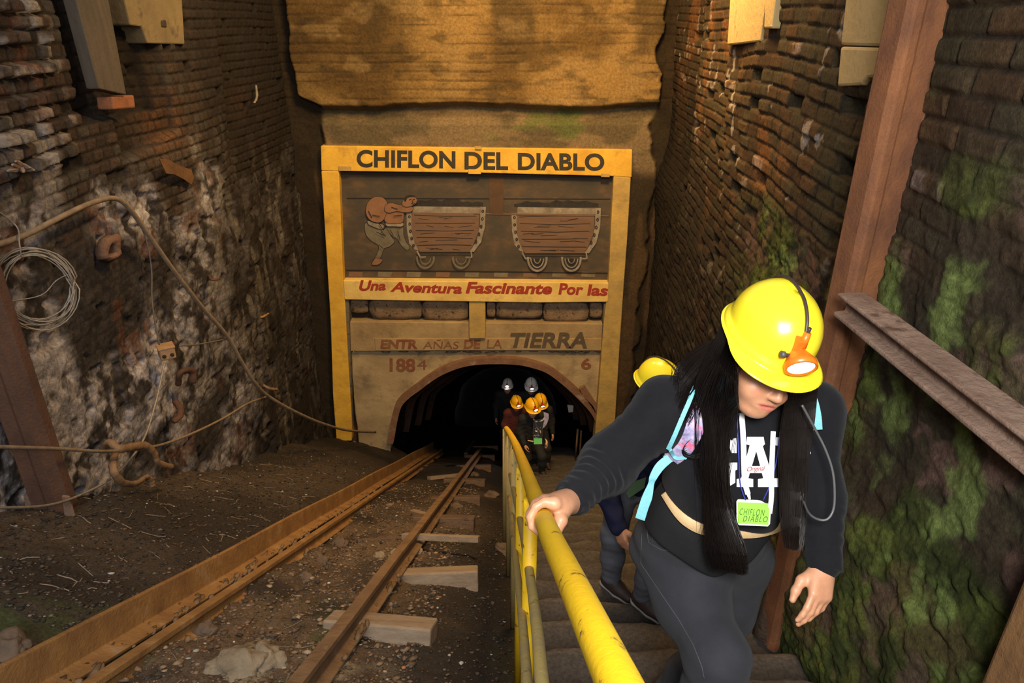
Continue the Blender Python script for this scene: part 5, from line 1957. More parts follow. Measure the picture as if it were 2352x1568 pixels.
def relaxed_hand(S, wrist, ax, side, back, sc=1.0, curl=0.5):
    """ax: towards the fingers; side: towards the thumb; back: out of the back of the hand"""
    ax, side, back = (Vector(v).normalized() for v in (ax, side, back))
    side = (side - ax * side.dot(ax)).normalized()
    b0 = ax.cross(side)
    back = b0 if b0.dot(back) > 0 else -b0
    w = Vector(wrist)

    def p(a, b, c):
        return w + (ax * a + side * b + back * c) * sc
    S.cone(p(-0.03, 0, 0), p(0.015, 0, 0), 0.026 * sc, 0.027 * sc, 0.02)
    for b, L_ in ((0.026, 0.078), (0.009, 0.082), (-0.009, 0.078), (-0.025, 0.070)):
        S.cone(p(0.012, b * 0.7, 0), p(L_, b, 0.004), 0.0145 * sc, 0.0115 * sc, 0.014)
    S.ell(p(0.04, 0.0, -0.004), np.array((0.045, 0.036, 0.016)) * sc, cols(ax, side, back), 0.02)
    for b, L0, seg, cu in ((0.026, 0.080, (0.040, 0.024, 0.020), 0.7), (0.009, 0.084, (0.044, 0.028, 0.021), 0.95), (-0.009, 0.080, (0.041, 0.026, 0.020), 1.2), (-0.025, 0.072, (0.032, 0.020, 0.018), 1.4)):
        q = p(L0, b, 0.004)
        pts = [q]
        a_ = 0.15
        for i, s_ in enumerate(seg):
            a_ += curl * cu * (0.55 if i == 0 else 0.75)
            q = q + (ax * math.cos(a_) - back * math.sin(a_)) * s_ * sc
            pts.append(q)
        add_finger(S, pts, 0.0098 * sc, 0.0072 * sc, 0.0045)
    # thumb leaves the side of the palm near its base
    q0 = p(0.018, 0.022, -0.008)
    q1 = q0 + (ax * 0.035 + side * 0.024 - back * 0.014) * sc
    q2 = q1 + (ax * 0.031 + side * 0.006 - back * 0.008) * sc
    q3 = q2 + (ax * 0.025 + side * 0.000 - back * 0.006) * sc
    add_finger(S, [q0, q1, q2, q3], 0.0155 * sc, 0.0092 * sc, 0.010)
    return q3, q2


def project(bvh, px, py, off=0.003, dmax=4.0, default=None):
    r_ = ray(px, py)
    hit = bvh.ray_cast(Vector((0, 0, 0)), r_.normalized(), dmax)
    if hit[0] is None:
        return r_ * default if default else None
    return hit[0] - r_.normalized() * off
# ================================================================== the woman on the stairs
M_HOOD = mat('black_fleece', (0.0085, 0.0085, 0.011), (0.006, 0.006, 0.0078), 25, 0.9, 0.25, 250, spec=0.2, sheen=0.05)
M_HAIRB = mat('dull_black_hair', (0.008, 0.006, 0.005), (0.012, 0.008, 0.007), 12, 0.6, spec=0.3)
M_JEAN = mat('charcoal_denim', (0.034, 0.035, 0.042), (0.020, 0.021, 0.026), 5, 0.85, 0.25, 350, spec=0.25, sheen=0.04)
M_SHIRT = mat('black_jersey', (0.012, 0.012, 0.013), (0.009, 0.009, 0.010), 20, 0.8, 0.15, 200, spec=0.3)
M_HAIR = mat('black_hair', (0.006, 0.0045, 0.004), (0.011, 0.007, 0.006), 12, 0.38, spec=0.4)
M_WHITE = mat('white_print', (0.85, 0.85, 0.87), (0.78, 0.78, 0.82), 12, 0.6)
M_TAN = mat('tan_leather', (0.72, 0.50, 0.26), (0.62, 0.42, 0.21), 8, 0.55, 0.15, 60)
M_TURQ = mat('turquoise_webbing', (0.22, 0.58, 0.65), (0.17, 0.48, 0.56), 60, 0.7, 0.2, 300)
M_FLOR = mat('floral_padding', (0.62, 0.55, 0.72), (0.16, 0.14, 0.34), 42, 0.7, 0.1, c3=(0.78, 0.14, 0.25), c3amt=0.42, c3scale=26)
M_SHOE = mat('dark_brown_shoe', (0.05, 0.03, 0.025), (0.03, 0.02, 0.018), 20, 0.6, 0.2)
M_SOLE = mat('pale_shoe_sole', (0.35, 0.33, 0.30), None, 20, 0.7)

KR, KF, KU = head_frame(3, 17, 13)        # helmet
WRt, WF, WU = head_frame(14, 6, 20)       # head
RIM = P(1763, 776, 1.70)
HO = RIM - KU * 0.077 - KR * 0.015 + WF * 0.010
NB = Vector((0.622, 1.665, -0.915))
SR, SL_ = P(1532, 940, 1.89), P(1862, 948, 1.93)
ELR = Vector((0.262, 1.560, -1.085))
WRR = P(1308, 1152, 1.71)
ELL, WRL = P(1880, 1135, 1.93), P(1893, 1292, 1.84)
PV = P(1612, 1236, 2.13)
CH = (SR + SL_) / 2 + Vector((-0.01, 0.0, -0.14))
WA = CH * 0.45 + PV * 0.55
HPR, KNR, ANR = P(1540, 1268, 2.20), P(1650, 1512, 1.90), Vector((0.53, 1.40, -2.05))
HPL, KNL, ANL = P(1690, 1278, 2.20), Vector((0.665, 1.66, -1.93)), Vector((0.585, 1.77, -2.25))
side = (SL_ - SR).normalized()
spine = ((SR + SL_) / 2 - PV).normalized()
back = side.cross(spine).normalized()          # away from the camera
if back.y < 0:
    back = -back
spine = back.cross(side).normalized()
if spine.z < 0:
    spine = -spine
TQ = cols(side, -back, spine)
fr = -back


def torso(S, g, lower=True):
    """g = how far the cloth stands off the body"""
    S.ell(CH + fr * 0.01, (0.180 + g, 0.118 + g, 0.155 + g), TQ, 0.06)
    for s_ in (-1, 1):
        S.ell(CH + side * 0.075 * s_ + fr * 0.088 - spine * 0.035, (0.076 + g, 0.062 + g, 0.078 + g), TQ, 0.05)
    S.ell(WA + fr * 0.02, (0.170 + g, 0.128 + g, 0.14 + g), TQ, 0.08)
    S.ell(WA - spine * 0.04 + fr * 0.055, (0.130 + g, 0.095 + g, 0.10 + g), TQ, 0.06)
    if lower:
        S.ell(PV, (0.192 + g, 0.140 + g, 0.125 + g), TQ, 0.08)
    S.cone(NB - spine * 0.06 + side * -0.05, SR + spine * 0.005, 0.070 + g, 0.070 + g, 0.05)
    S.cone(NB - spine * 0.06 + side * 0.05, SL_ + spine * 0.005, 0.070 + g, 0.070 + g, 0.05)


# ---- body: one continuous surface with head, arms, both hands and legs
B = Solid()
torso(B, -0.006)
LH, HQ = add_head(B, HO, WRt, WF, WU, 1.0, NB - spine * 0.02, 0.054)
B.chain([SR, ELR, WRR], [0.055, 0.043, 0.029], 0.03)
B.chain([SL_, ELL, WRL], [0.055, 0.043, 0.029], 0.03)
B.chain([HPR, KNR, ANR], [0.098, 0.062, 0.042], 0.04)
B.chain([HPL, KNL, ANL], [0.098, 0.062, 0.042], 0.04)
B.cone(ANR, ANR + Vector((0.02, -0.13, -0.06)), 0.038, 0.028, 0.03)
B.cone(ANL, ANL + Vector((0.02, -0.12, -0.06)), 0.038, 0.028, 0.03)
# right hand closed round the handrail
hc = min(railcurve, key=lambda p_: (Vector((p_.x, p_.y, p_.z)) - P(1266, 1196, 1.66)).length)
ia = railcurve.index(hc)
tt = (railcurve[ia - 2] - railcurve[ia + 2]).normalized()      # along the rail towards the camera
if tt.y > 0:
    tt = -tt
sx = Vector((1, 0, 0)) - tt * tt.x
sx.normalize()
up_ = sx.cross(tt)
if up_.z < 0:
    up_ = -up_
RR = 0.0238


def rp(deg, rad_, along):
    return hc + tt * along + sx * (rad_ * math.cos(R(deg))) + up_ * (rad_ * math.sin(R(deg)))


wr = Vector(WRR)
for j, (al, r0, r1, e) in enumerate([(0.031, 0.0105, 0.0085, 246), (0.0105, 0.0108, 0.0088, 254), (-0.0105, 0.0104, 0.0084, 250), (-0.030, 0.0094, 0.0074, 240)]):
    rad_ = RR + r0 - 0.001
    pts = [rp(56, rad_ + 0.012, al * 0.95), rp(88, rad_ + 0.009, al), rp(122, rad_ + 0.003, al), rp(168, rad_, al * 0.97), rp(208, rad_ - 0.001, al * 0.94), rp(e, rad_ - 0.002, al * 0.92)]
    add_finger(B, pts, r0 * 1.08, r1, 0.0045)
    B.cone(wr * 0.7 + pts[0] * 0.3, pts[0], 0.018, 0.0125, 0.020)
B.ell(wr * 0.4 + rp(40, RR + 0.02, 0.0) * 0.6, (0.030, 0.040, 0.020), cols(sx, tt, up_), 0.02)
B.cone(wr, rp(38, RR + 0.022, 0.0), 0.027, 0.022, 0.02)
tb = [wr * 0.45 + rp(12, RR + 0.016, 0.022) * 0.55, rp(-2, RR + 0.015, 0.030), rp(-38, RR + 0.012, 0.036), rp(-74, RR + 0.010, 0.036)]
add_finger(B, tb, 0.018, 0.0095, 0.010)
# left hand hanging
lh_ax = (P(1878, 1390, 1.79) - WRL).normalized()
tip, tk = relaxed_hand(B, WRL + lh_ax * 0.015, lh_ax, Vector((-0.85, -0.52, 0)), Vector((0.55, -0.80, 0.1)), 0.98, 0.42)
hcol = head_col(SKIN, LH, HQ, HO)


def wcol(V):
    c = hcol(V)
    n_ = fbm2(V[:, 0] * 60, V[:, 2] * 60, 2, 200)
    return c * (0.92 + 0.16 * n_)[:, None]


body, body_bvh = solid_obj(B, 'person', M_SKIN, 0.0034, None, None, wcol, origin=(ANR.x, ANR.y, ANR.z - 0.08))
tag(body, 'woman in black hoodie with long black hair, climbing with a hand on the handrail', 'person')

# ---- hoodie with ruched sleeves
H = Solid()
torso(H, 0.014, False)
H.chain([SR, ELR, WRR * 0.86 + ELR * 0.14], [0.082, 0.070, 0.049], 0.05)
H.chain([SL_, ELL, WRL], [0.078, 0.063, 0.047], 0.05)
H.cone(NB - spine * 0.035 + side * -0.035 + fr * 0.03, NB - spine * 0.035 + side * 0.035 + fr * 0.03, 0.055, 0.055, 0.04)
H.cone(NB + back * 0.06 + side * -0.07, NB + back * 0.06 + side * 0.07, 0.05, 0.05, 0.05)
hem = P(1640, 1178, 1.95)
hn = (-spine + side * 0.18 * -1).normalized()
H.cut(hem, hn, 0.012)
aR = (WRR - ELR).normalized()
uR = (ELR - SR).normalized()


def ruche(X):
    d_ = np.zeros(X.shape[:-1])
    for a0, b0, amp, fq in ((SR, ELR, 0.0026, 130), (ELR, WRR, 0.0046, 210), (SL_, ELL, 0.0020, 110), (ELL, WRL, 0.0034, 170)):
        a_, b_ = np.array(a0), np.array(b0)
        ab = b_ - a_
        L_ = np.linalg.norm(ab)
        t = ((X - a_) @ ab) / L_ ** 2
        dist = np.linalg.norm(X - a_ - np.clip(t, 0, 1)[..., None] * ab, axis=-1)
        w = np.exp(-(np.maximum(dist - 0.06, 0) / 0.03) ** 2) * smooth(0.05, 0.3, t) * (1 - smooth(1.0, 1.1, t))
        ph = X[..., 0] * 23 + X[..., 2] * 31
        d_ += amp * w * np.sin(t * L_ * fq + 2.4 * np.sin(ph) + 1.3 * np.sin(ph * 2.3 + 1)) * (0.55 + 0.45 * np.sin(ph * 1.7 + t * 9))
    # soft folds over the front
    fo = np.sin(X[..., 0] * 34 + X[..., 2] * 22 + 1.5 * np.sin(X[..., 2] * 9)) * 0.0022 + np.sin(X[..., 2] * 40 - X[..., 0] * 18) * 0.0014
    return d_ + fo


hood, hood_bvh = solid_obj(H, 'hoodie', M_HOOD, 0.0042, body, ruche)
tag(hood, 'black hoodie')
# cuffs
for nm, e_, w_ in (('cuff', ELR, WRR), ('cuff', ELL, WRL)):
    d_ = (w_ - e_).normalized()
    c_ = w_ - d_ * 0.012 if nm and w_ is WRL else w_ - d_ * 0.05
    mb = MB()
    rk0 = 0.043
    mb.lathe(c_, d_, [(0.034, 0.036), (rk0 + 0.002, 0.034), (rk0 + 0.004, 0.0), (rk0 + 0.006, -0.028), (0.036, -0.03)], 40)
    mb.build('cuff', M_HOOD, hood, True)

# ---- shirt showing below the hoodie
T = Solid()
T.ell(WA - spine * 0.02 + fr * 0.025 - side * 0.015, (0.186, 0.134, 0.15), TQ, 0.08)
T.ell(PV + spine * 0.02 + fr * 0.02, (0.197, 0.150, 0.13), TQ, 0.08)
T.ell(PV - spine * 0.06 + fr * 0.065 + side * 0.05, (0.135, 0.10, 0.11), TQ, 0.06)
T.cut(P(1655, 1334, 1.97), (-spine - side * 0.36).normalized(), 0.012)
T.cut(P(1680, 1322, 1.97), (-spine + side * 0.55).normalized(), 0.03)
T.cut(P(1640, 1050, 1.95), (spine).normalized(), 0.02)
shirt, shirt_bvh = solid_obj(T, 'shirt', M_SHIRT, 0.0055, body, lambda X: np.sin(X[..., 0] * 48 + X[..., 2] * 20) * 0.002)
# ---- jeans
J = Solid()
J.ell(PV - spine * 0.03, (0.188, 0.146, 0.125), TQ, 0.08)
J.ell(PV + spine * 0.05 + fr * 0.01, (0.180, 0.142, 0.10), TQ, 0.06)
J.chain([HPR + Vector((-0.005, 0.02, 0)), (HPR + KNR) / 2 + Vector((0, 0.02, -0.012)), KNR, KNR * 0.45 + ANR * 0.55, ANR], [0.122, 0.106, 0.079, 0.074, 0.060], 0.05)
J.chain([HPL, (HPL + KNL) / 2, KNL, KNL * 0.5 + ANL * 0.5, ANL], [0.120, 0.098, 0.074, 0.068, 0.058], 0.05)
J.cut(P(1600, 1185, 2.1), spine, 0.01)


def folds(X):
    dk = np.linalg.norm(X - np.array(KNR), axis=-1)
    dh = np.linalg.norm(X - np.array(HPR), axis=-1)
    return np.sin(X[..., 2] * 75 + X[..., 0] * 30 + 2 * np.sin(X[..., 0] * 20)) * (0.0026 * np.exp(-(dk / 0.11) ** 2) + 0.003 * np.exp(-((dh - 0.10) / 0.07) ** 2) + 0.0008)


jeans, jeans_bvh = solid_obj(J, 'jeans', M_JEAN, 0.0055, body, folds)
M_STITCH = mat('grey_stitching', (0.08, 0.08, 0.09), None, 30, 0.8)


def seam(px, rad_, parent, bvh, m=None, off=0.0):
    pts = []
    prev = None
    for i in range(len(px) - 1):
        for k in range(6):
            t = k / 6
            q = project(bvh, px[i][0] * (1 - t) + px[i + 1][0] * t, px[i][1] * (1 - t) + px[i + 1][1] * t, off)
            if q is not None and (prev is None or (q - prev).length < 0.08):
                pts.append(q)
                prev = q
    if len(pts) > 2:
        mb_ = MB()
        mb_.tube(pts, rad_, 5)
        return mb_.build('seam', m or M_STITCH, parent, True)


seam([(1474, 1225), (1472, 1294), (1518, 1362), (1560, 1424), (1592, 1480), (1612, 1530), (1619, 1565)], 0.0011, jeans, jeans_bvh)
seam([(1486, 1212), (1489, 1245), (1518, 1262), (1562, 1269)], 0.0011, jeans, jeans_bvh)
seam([(1496, 1216), (1500, 1240), (1524, 1254), (1566, 1262)], 0.0008, jeans, jeans_bvh)
# shoes (below the frame)
for A_ in (ANR, ANL):
    Sx = Solid()
    Sx.chain([A_ + Vector((0, 0.03, -0.045)), A_ + Vector((0.01, -0.06, -0.055)), A_ + Vector((0.02, -0.15, -0.07))], [0.048, 0.046, 0.040], 0.03)
    Sx.cone(A_ + Vector((0, 0, 0.03)), A_ + Vector((0, 0, -0.03)), 0.05, 0.05, 0.03)
    Sx.cut(A_ + Vector((0, 0, -0.095)), (0, 0, -1), 0.008)
    solid_obj(Sx, 'shoe', M_SHOE, 0.007, body)

# ---- tan waist belt
mb = MB()
pts = []
for i, (x_, y_) in enumerate([(1524, 1132), (1540, 1152), (1562, 1174), (1584, 1190), (1610, 1204), (1650, 1212), (1700, 1214), (1740, 1212), (1776, 1203), (1795, 1190)]):
    q = project(shirt_bvh, x_, y_, 0.006, default=1.95)
    pts.append(q)
pts = spline(pts, 5)
ring = []
for i, p_ in enumerate(pts):
    t_ = (pts[min(i + 1, len(pts) - 1)] - pts[max(i - 1, 0)]).normalized()
    n_ = -p_.normalized()
    w_ = n_.cross(t_).normalized()
    wd = 0.010 + 0.016 * smooth(0.0, 0.35, i / len(pts))
    ring.append([p_ + w_ * wd - n_ * 0.004, p_ + w_ * wd + n_ * 0.006, p_ - w_ * wd + n_ * 0.006, p_ - w_ * wd - n_ * 0.004])
mb.loft(ring)
belt = mb.build('belt', M_TAN, body, True)
tag(belt, 'tan leather belt')
mb = MB()
for x_, y_ in ((1630, 1208), (1660, 1210), (1715, 1212), (1745, 1210), (1768, 1205)):
    q = project(shirt_bvh, x_, y_, 0.011, default=1.95)
    mb.blob(q, 0.0028, 1, 1, 0)
mb.build('eyelets', M_KNOB, belt, True)

# ---- print on the chest: three slab serif letters and a red script word
from mathutils.geometry import tessellate_polygon


def decal(name, polys, m, parent, bvh, off=0.0035, default=1.85, cut=12.0, clip=None):
    bm = bmesh.new()
    for outer_ in polys:
        loops = outer_ if isinstance(outer_[0][0], (tuple, list)) else [outer_]
        vl = [[Vector((a_, b_, 0)) for a_, b_ in lp_] for lp_ in loops]
        flat = [v for lp_ in vl for v in lp_]
        vv = [bm.verts.new(v) for v in flat]
        for t in tessellate_polygon(vl):
            try:
                bm.faces.new([vv[i] for i in t])
            except ValueError:
                pass
    for _ in range(4):
        es = [e for e in bm.edges if e.calc_length() > cut]
        if not es:
            break
        bmesh.ops.subdivide_edges(bm, edges=es, cuts=1)
        bmesh.ops.triangulate(bm, faces=bm.faces)
    mb_ = MB()
    vs_, ok = [], True
    for v in bm.verts:
        vs_.append(project(bvh, v.co.x, v.co.y, off, default=default))
    bm.verts.index_update()
    fs_ = [[v.index for v in f_.verts] for f_ in bm.faces]
    bm.free()
    n0 = len(vs_)
    mb_.add(vs_, fs_)
    return mb_.build(name, m, parent, False)


A_out = [(1716, 1003), (1754, 1003), (1757, 1020), (1752, 1024), (1776, 1098), (1790, 1098), (1790, 1118), (1741, 1118), (1741, 1100), (1753, 1098), (1750, 1086), (1722, 1086), (1719, 1098), (1730, 1100), (1730, 1118), (1692, 1118), (1692, 1100), (1702, 1098), (1722, 1022), (1714, 1020)]
A_in = [(1737, 1036), (1727, 1070), (1746, 1070)]
G_ = [(1690, 1040), (1674, 1040), (1668, 1026), (1650, 1022), (1628, 1030), (1618, 1060), (1626, 1092), (1648, 1100), (1664, 1094), (1666, 1078), (1650, 1078), (1650, 1062), (1692, 1062), (1692, 1078), (1686, 1080), (1686, 1108), (1660, 1120), (1628, 1116), (1602, 1094), (1596, 1060), (1606, 1024), (1634, 1004), (1662, 1004), (1676, 1012), (1680, 1006), (1690, 1006)]
P_o = [(1782, 1004), (1836, 1004), (1858, 1016), (1862, 1040), (1850, 1062), (1828, 1068), (1812, 1068), (1814, 1098), (1828, 1100), (1828, 1118), (1784, 1118), (1784, 1100), (1794, 1098), (1790, 1024), (1780, 1022)]
P_i = [(1810, 1024), (1812, 1050), (1828, 1050), (1838, 1040), (1836, 1026), (1826, 1022)]
decal('chest_letter', [[A_out, A_in]], M_WHITE, hood, hood_bvh)
G_ = [(1697 - (1697 - a_) * 0.74, b_) for a_, b_ in G_]
decal('chest_letter', [G_], M_WHITE, hood, hood_bvh)
decal('chest_letter', [[P_o, P_i]], M_WHITE, hood, hood_bvh)
vs, fs = text_mesh('Original', 0.35, 0.0, 0.9)
xs_, ys_ = [v.x for v in vs], [v.y for v in vs]
mb = MB()
mb.add([project(hood_bvh, 1716 + 42 * (v.x - min(xs_)) / (max(xs_) - min(xs_)), 1086 - 14 * (v.y - min(ys_)) / (max(ys_) - min(ys_)) - 3 * (v.x - min(xs_)) / (max(xs_) - min(xs_)), 0.0060, default=1.85) for v in vs], fs)
mb.build('script_word', M_REDP, hood)

# ---- white drawstrings
def ribbon(name, px, w_, th, m, parent, bvh, off, default, up_bias=None, depths=None, n=5, ret=False):
    ctr = []
    pxs = spline([Vector((a_[0], a_[1], a_[2] if len(a_) > 2 else w_)) for a_ in px], n)
    rings = []
    P3, W3 = [], []
    for i, v in enumerate(pxs):
        if depths is not None:
            f_ = i / (len(pxs) - 1) * (len(depths) - 1)
            k_ = min(int(f_), len(depths) - 2)
            dd = depths[k_] * (1 - (f_ - k_)) + depths[k_ + 1] * (f_ - k_)
            q = P(v.x, v.y, dd)
        else:
            q = project(bvh, v.x, v.y, off, default=default)
        P3.append(q)
        W3.append(v.z)
    for _ in range(2):
        P3 = [P3[0]] + [(P3[i - 1] + P3[i] * 2 + P3[i + 1]) / 4 for i in range(1, len(P3) - 1)] + [P3[-1]]
    for i, p_ in enumerate(P3):
        t_ = (P3[min(i + 1, len(P3) - 1)] - P3[max(i - 1, 0)]).normalized()
        n_ = -p_.normalized()
        x_ = t_.cross(n_).normalized()
        n_ = x_.cross(t_)
        hw = W3[i] / 2
        rings.append([p_ - x_ * hw - n_ * th / 2, p_ + x_ * hw - n_ * th / 2, p_ + x_ * hw + n_ * th / 2, p_ - x_ * hw + n_ * th / 2])
    mb_ = MB()
    mb_.loft(rings)
    o_ = mb_.build(name, m, parent, False, bevel=min(0.001, th * 0.3))
    return (o_, P3) if ret else o_


ribbon('drawstring', [(1703, 948), (1706, 985), (1708, 1030), (1709, 1080), (1712, 1112), (1718, 1134)], 0.014, 0.004, M_WHITE, hood, hood_bvh, 0.010, 1.85)
ribbon('drawstring', [(1717, 1128, 0.012), (1722, 1146, 0.006)], 0.010, 0.004, M_WHITE, hood, hood_bvh, 0.012, 1.85)
ribbon('drawstring', [(1776, 990), (1774, 1040), (1772, 1090), (1772, 1140), (1768, 1178)], 0.013, 0.004, M_WHITE, hood, hood_bvh, 0.012, 1.85)

# ---- entry badge on a blue lanyard
bc = project(hood_bvh, 1731, 1178, 0.035, default=1.85)
dB = bc.length / ray(1731, 1178).length
badge = empty('entry_badge', bc, 'green entry badge with black lettering hanging on the woman\u2019s chest', 'badge')


def bp(px_, py_, lift=0.0):
    r_ = ray(px_, py_)
    return r_ * (dB + 0.0004 * (px_ - 1731) - lift)


M_BADGE = mat('lime_green_card', (0.36, 0.78, 0.10), (0.33, 0.72, 0.09), 4, 0.5)
M_BTXT = mat('dark_green_ink', (0.03, 0.12, 0.02), None, 4, 0.6)
mb = MB()
q = [(1692, 1152), (1696, 1147), (1768, 1150), (1772, 1154), (1769, 1203), (1764, 1209), (1698, 1206), (1692, 1201)]
mb.prism([bp(*v) for v in q], Vector((0, 0.004, -0.001)))
mb.build('sleeve', M_WHITE, badge, bevel=0.001)
mb = MB()
q = [(1695, 1153), (1768, 1156), (1765, 1205), (1695, 1202)]
mb.prism([bp(a_, b_, 0.0016) for a_, b_ in q], Vector((0, 0.0012, -0.0003)))
card = mb.build('card', M_BADGE, badge)
for txt, bx, bo in (('CHIFLON', [(1698, 1182), (1755, 1185), (1700, 1167), (1757, 1170)], -0.006), ('DIABLO', [(1706, 1197), (1762, 1199), (1708, 1184), (1764, 1186)], -0.006)):
    vs, fs = text_mesh(txt, 0.15, bo, 1.25)
    mb = MB()
    mb.add(quad_map(vs, *[bp(a_, b_, 0.0021) for a_, b_ in bx]), fs)
    mb.build('lettering', M_BTXT, card)
M_BLUE = mat('blue_lanyard_cord', (0.035, 0.05, 0.36), None, 10, 0.6)
mb = MB()
l1 = [project(hood_bvh, a_, b_, 0.007, default=1.85) for a_, b_ in ((1693, 940), (1694, 990), (1697, 1050), (1700, 1110))] + [bp(1712, 1148)]
l2 = [project(hood_bvh, a_, b_, 0.007, default=1.85) for a_, b_ in ((1800, 960), (1790, 1010), (1783, 1060), (1770, 1110))] + [bp(1752, 1150)]
mb.tube(spline(l1, 5), 0.0018, 6)
mb.tube(spline(l2, 5), 0.0018, 6)
mb.build('lanyard', M_BLUE, badge, True)

# ---- backpack: bag behind her back, straps over the shoulders
bag = empty('backpack', CH + back * 0.25 - spine * 0.2, 'turquoise and floral backpack worn by the woman, its strap across her chest', 'backpack')
K = Solid()
K.ell(CH + back * 0.21 - spine * 0.04, (0.135, 0.085, 0.19), TQ, 0.03)
K.ell(CH + back * 0.25 - spine * 0.12, (0.115, 0.07, 0.11), TQ, 0.03)
solid_obj(K, 'pack', M_FLOR, 0.012, bag)
pad, pc = ribbon('shoulder_pad', [(1618, 880, .05), (1612, 915, .060), (1594, 965, .066), (1574, 1010, .066), (1552, 1040, .056), (1543, 1052, .044)], 0.06, 0.012, M_FLOR, bag, hood_bvh, 0.010, 1.86, ret=True)
for s_ in (-1, 1):
    px = [(1618 + s_ * 22, 880), (1612 + s_ * 25, 916 + s_ * 4), (1594 + s_ * 26, 964 + s_ * 8), (1574 + s_ * 24, 1009 + s_ * 10), (1554 + s_ * 18, 1040 + s_ * 11)]
    ribbon('piping', px, 0.012, 0.014, M_TURQ, pad, hood_bvh, 0.012, 1.86)
ribbon('piping', [(1538, 1030), (1552, 1052), (1574, 1050)], 0.010, 0.014, M_TURQ, pad, hood_bvh, 0.012, 1.86)
ribbon('buckle', [(1530, 1043), (1536, 1052), (1540, 1062)], 0.020, 0.012, M_TURQ, bag, hood_bvh, 0.016, 1.83)
ribbon('webbing', [(1538, 1052, .022), (1516, 1070, .024), (1500, 1096, .020), (1496, 1110, .016), (1487, 1140, .026), (1478, 1165, .026), (1470, 1192, .026)], 0.022, 0.003, M_TURQ, bag, hood_bvh, 0.0, None, depths=[1.80, 1.795, 1.80, 1.81, 1.82, 1.83, 1.84])
ribbon('shoulder_pad', [(1848, 886, .03), (1862, 915, .032), (1872, 950, .03), (1878, 985, .024)], 0.03, 0.012, M_TURQ, bag, hood_bvh, 0.010, 1.88)

# ---- headlamp cable looping beside her left arm
mb = MB()
mb.tube(spline([P(1842, 930, 1.72), P(1872, 985, 1.74), P(1895, 1030, 1.74), P(1912, 1080, 1.74), P(1917, 1130, 1.74), P(1914, 1170, 1.74), P(1900, 1192, 1.74), P(1878, 1192, 1.75), P(1858, 1178, 1.78), P(1845, 1150, 1.84)], 7), 0.0033, 8)
o = mb.build('lamp_cable', mat('grey_lamp_cable', (0.10, 0.10, 0.10), None, 20, 0.4), None, True)
tag(o, 'thin grey lamp cable looping beside the woman\u2019s sleeve', 'cable')

# ---- hair
HS = Solid()
# mass under the helmet at the back and both falling bundles
HS.ell(HO - WF * 0.035 - WU * 0.02, (0.092, 0.085, 0.085), HQ, 0.03)
lm = [(1672, 800, 1.74), (1645, 880, 1.77), (1642, 960, 1.78), (1652, 1060, 1.78), (1664, 1160, 1.80), (1672, 1250, 1.83), (1674, 1305, 1.86)]
rm = [(1848, 860, 1.74), (1840, 930, 1.75), (1826, 1010, 1.77), (1818, 1100, 1.79), (1815, 1180, 1.82), (1816, 1245, 1.84)]


def hair_pts(px, off):
    out = []
    for a_, b_, d_ in px:
        q = project(hood_bvh, a_, b_, off, default=9)
        dd = min(d_ + 0.06, q.length / ray(a_, b_).length) if q is not None else d_
        out.append(P(a_, b_, dd))
    return out


HS.chain(spline(hair_pts(lm, -0.004), 4), list(np.interp(np.arange(25), [0, 4, 8, 12, 16, 20, 24], [0.024, 0.018, 0.014, 0.011, 0.010, 0.009, 0.003])), 0.02)
HS.chain(hair_pts([(1684, 790, 1.74), (1620, 845, 1.82), (1596, 900, 1.86)], 0.004), [0.036, 0.036, 0.014], 0.03)
HS.chain(spline(hair_pts(rm, -0.004), 4), list(np.interp(np.arange(21), [0, 4, 8, 12, 16, 20], [0.016, 0.012, 0.010, 0.010, 0.009, 0.003])), 0.02)
hair, _ = solid_obj(HS, 'hair', M_HAIRB, 0.006, body, lambda X: np.sin(X[..., 0] * 330 + X[..., 1] * 160 + 2 * np.sin(X[..., 2] * 14)) * 0.0016)
tag(hair, 'long straight black hair')
rk = random.Random(21)


def strands(n_, guides, spread, off0, off1, rad_, seed):
    """guides: list of px control lists (left edge, right edge); strands interpolate between them"""
    rk_ = random.Random(seed)
    mb_ = MB()
    A_, B_ = guides
    for _ in range(n_):
        t = rk_.random()
        off = off0 + (off1 - off0) * rk_.random()
        ph, am = rk_.uniform(0, 6.28), rk_.uniform(0, spread)
        stop = rk_.uniform(0.62, 1.0) if rk_.random() < 0.65 else rk_.uniform(0.94, 1.0)
        pts = []
        m_ = len(A_)
        for i in range(m_):
            x_ = A_[i][0] * (1 - t) + B_[i][0] * t + am * math.sin(ph + i * 1.1) * (0.3 + i / m_)
            y_ = A_[i][1] * (1 - t) + B_[i][1] * t + rk_.uniform(-5, 5)
            dd = A_[i][2] * (1 - t) + B_[i][2] * t
            if i > 0:
                h_ = project(hood_bvh, x_, y_, off, default=None)
                if h_ is not None:
                    hd_ = h_.length / ray(x_, y_).length
                    dd = min(hd_, dd + 0.07)
                else:
                    h2 = project(shirt_bvh, x_, y_, off + 0.02, default=None)
                    if h2 is not None:
                        dd = min(dd, h2.length / ray(x_, y_).length)
            pts.append(P(x_, y_, dd - 0.010 * rk_.random()))
        sp = spline(pts, 4)
        sp = sp[:max(4, int(len(sp) * stop))]
        k_ = len(sp)
        mb_.tube(sp, [rad_ * (1 - 0.75 * (i / k_) ** 3) for i in range(k_)], 3)
    return mb_


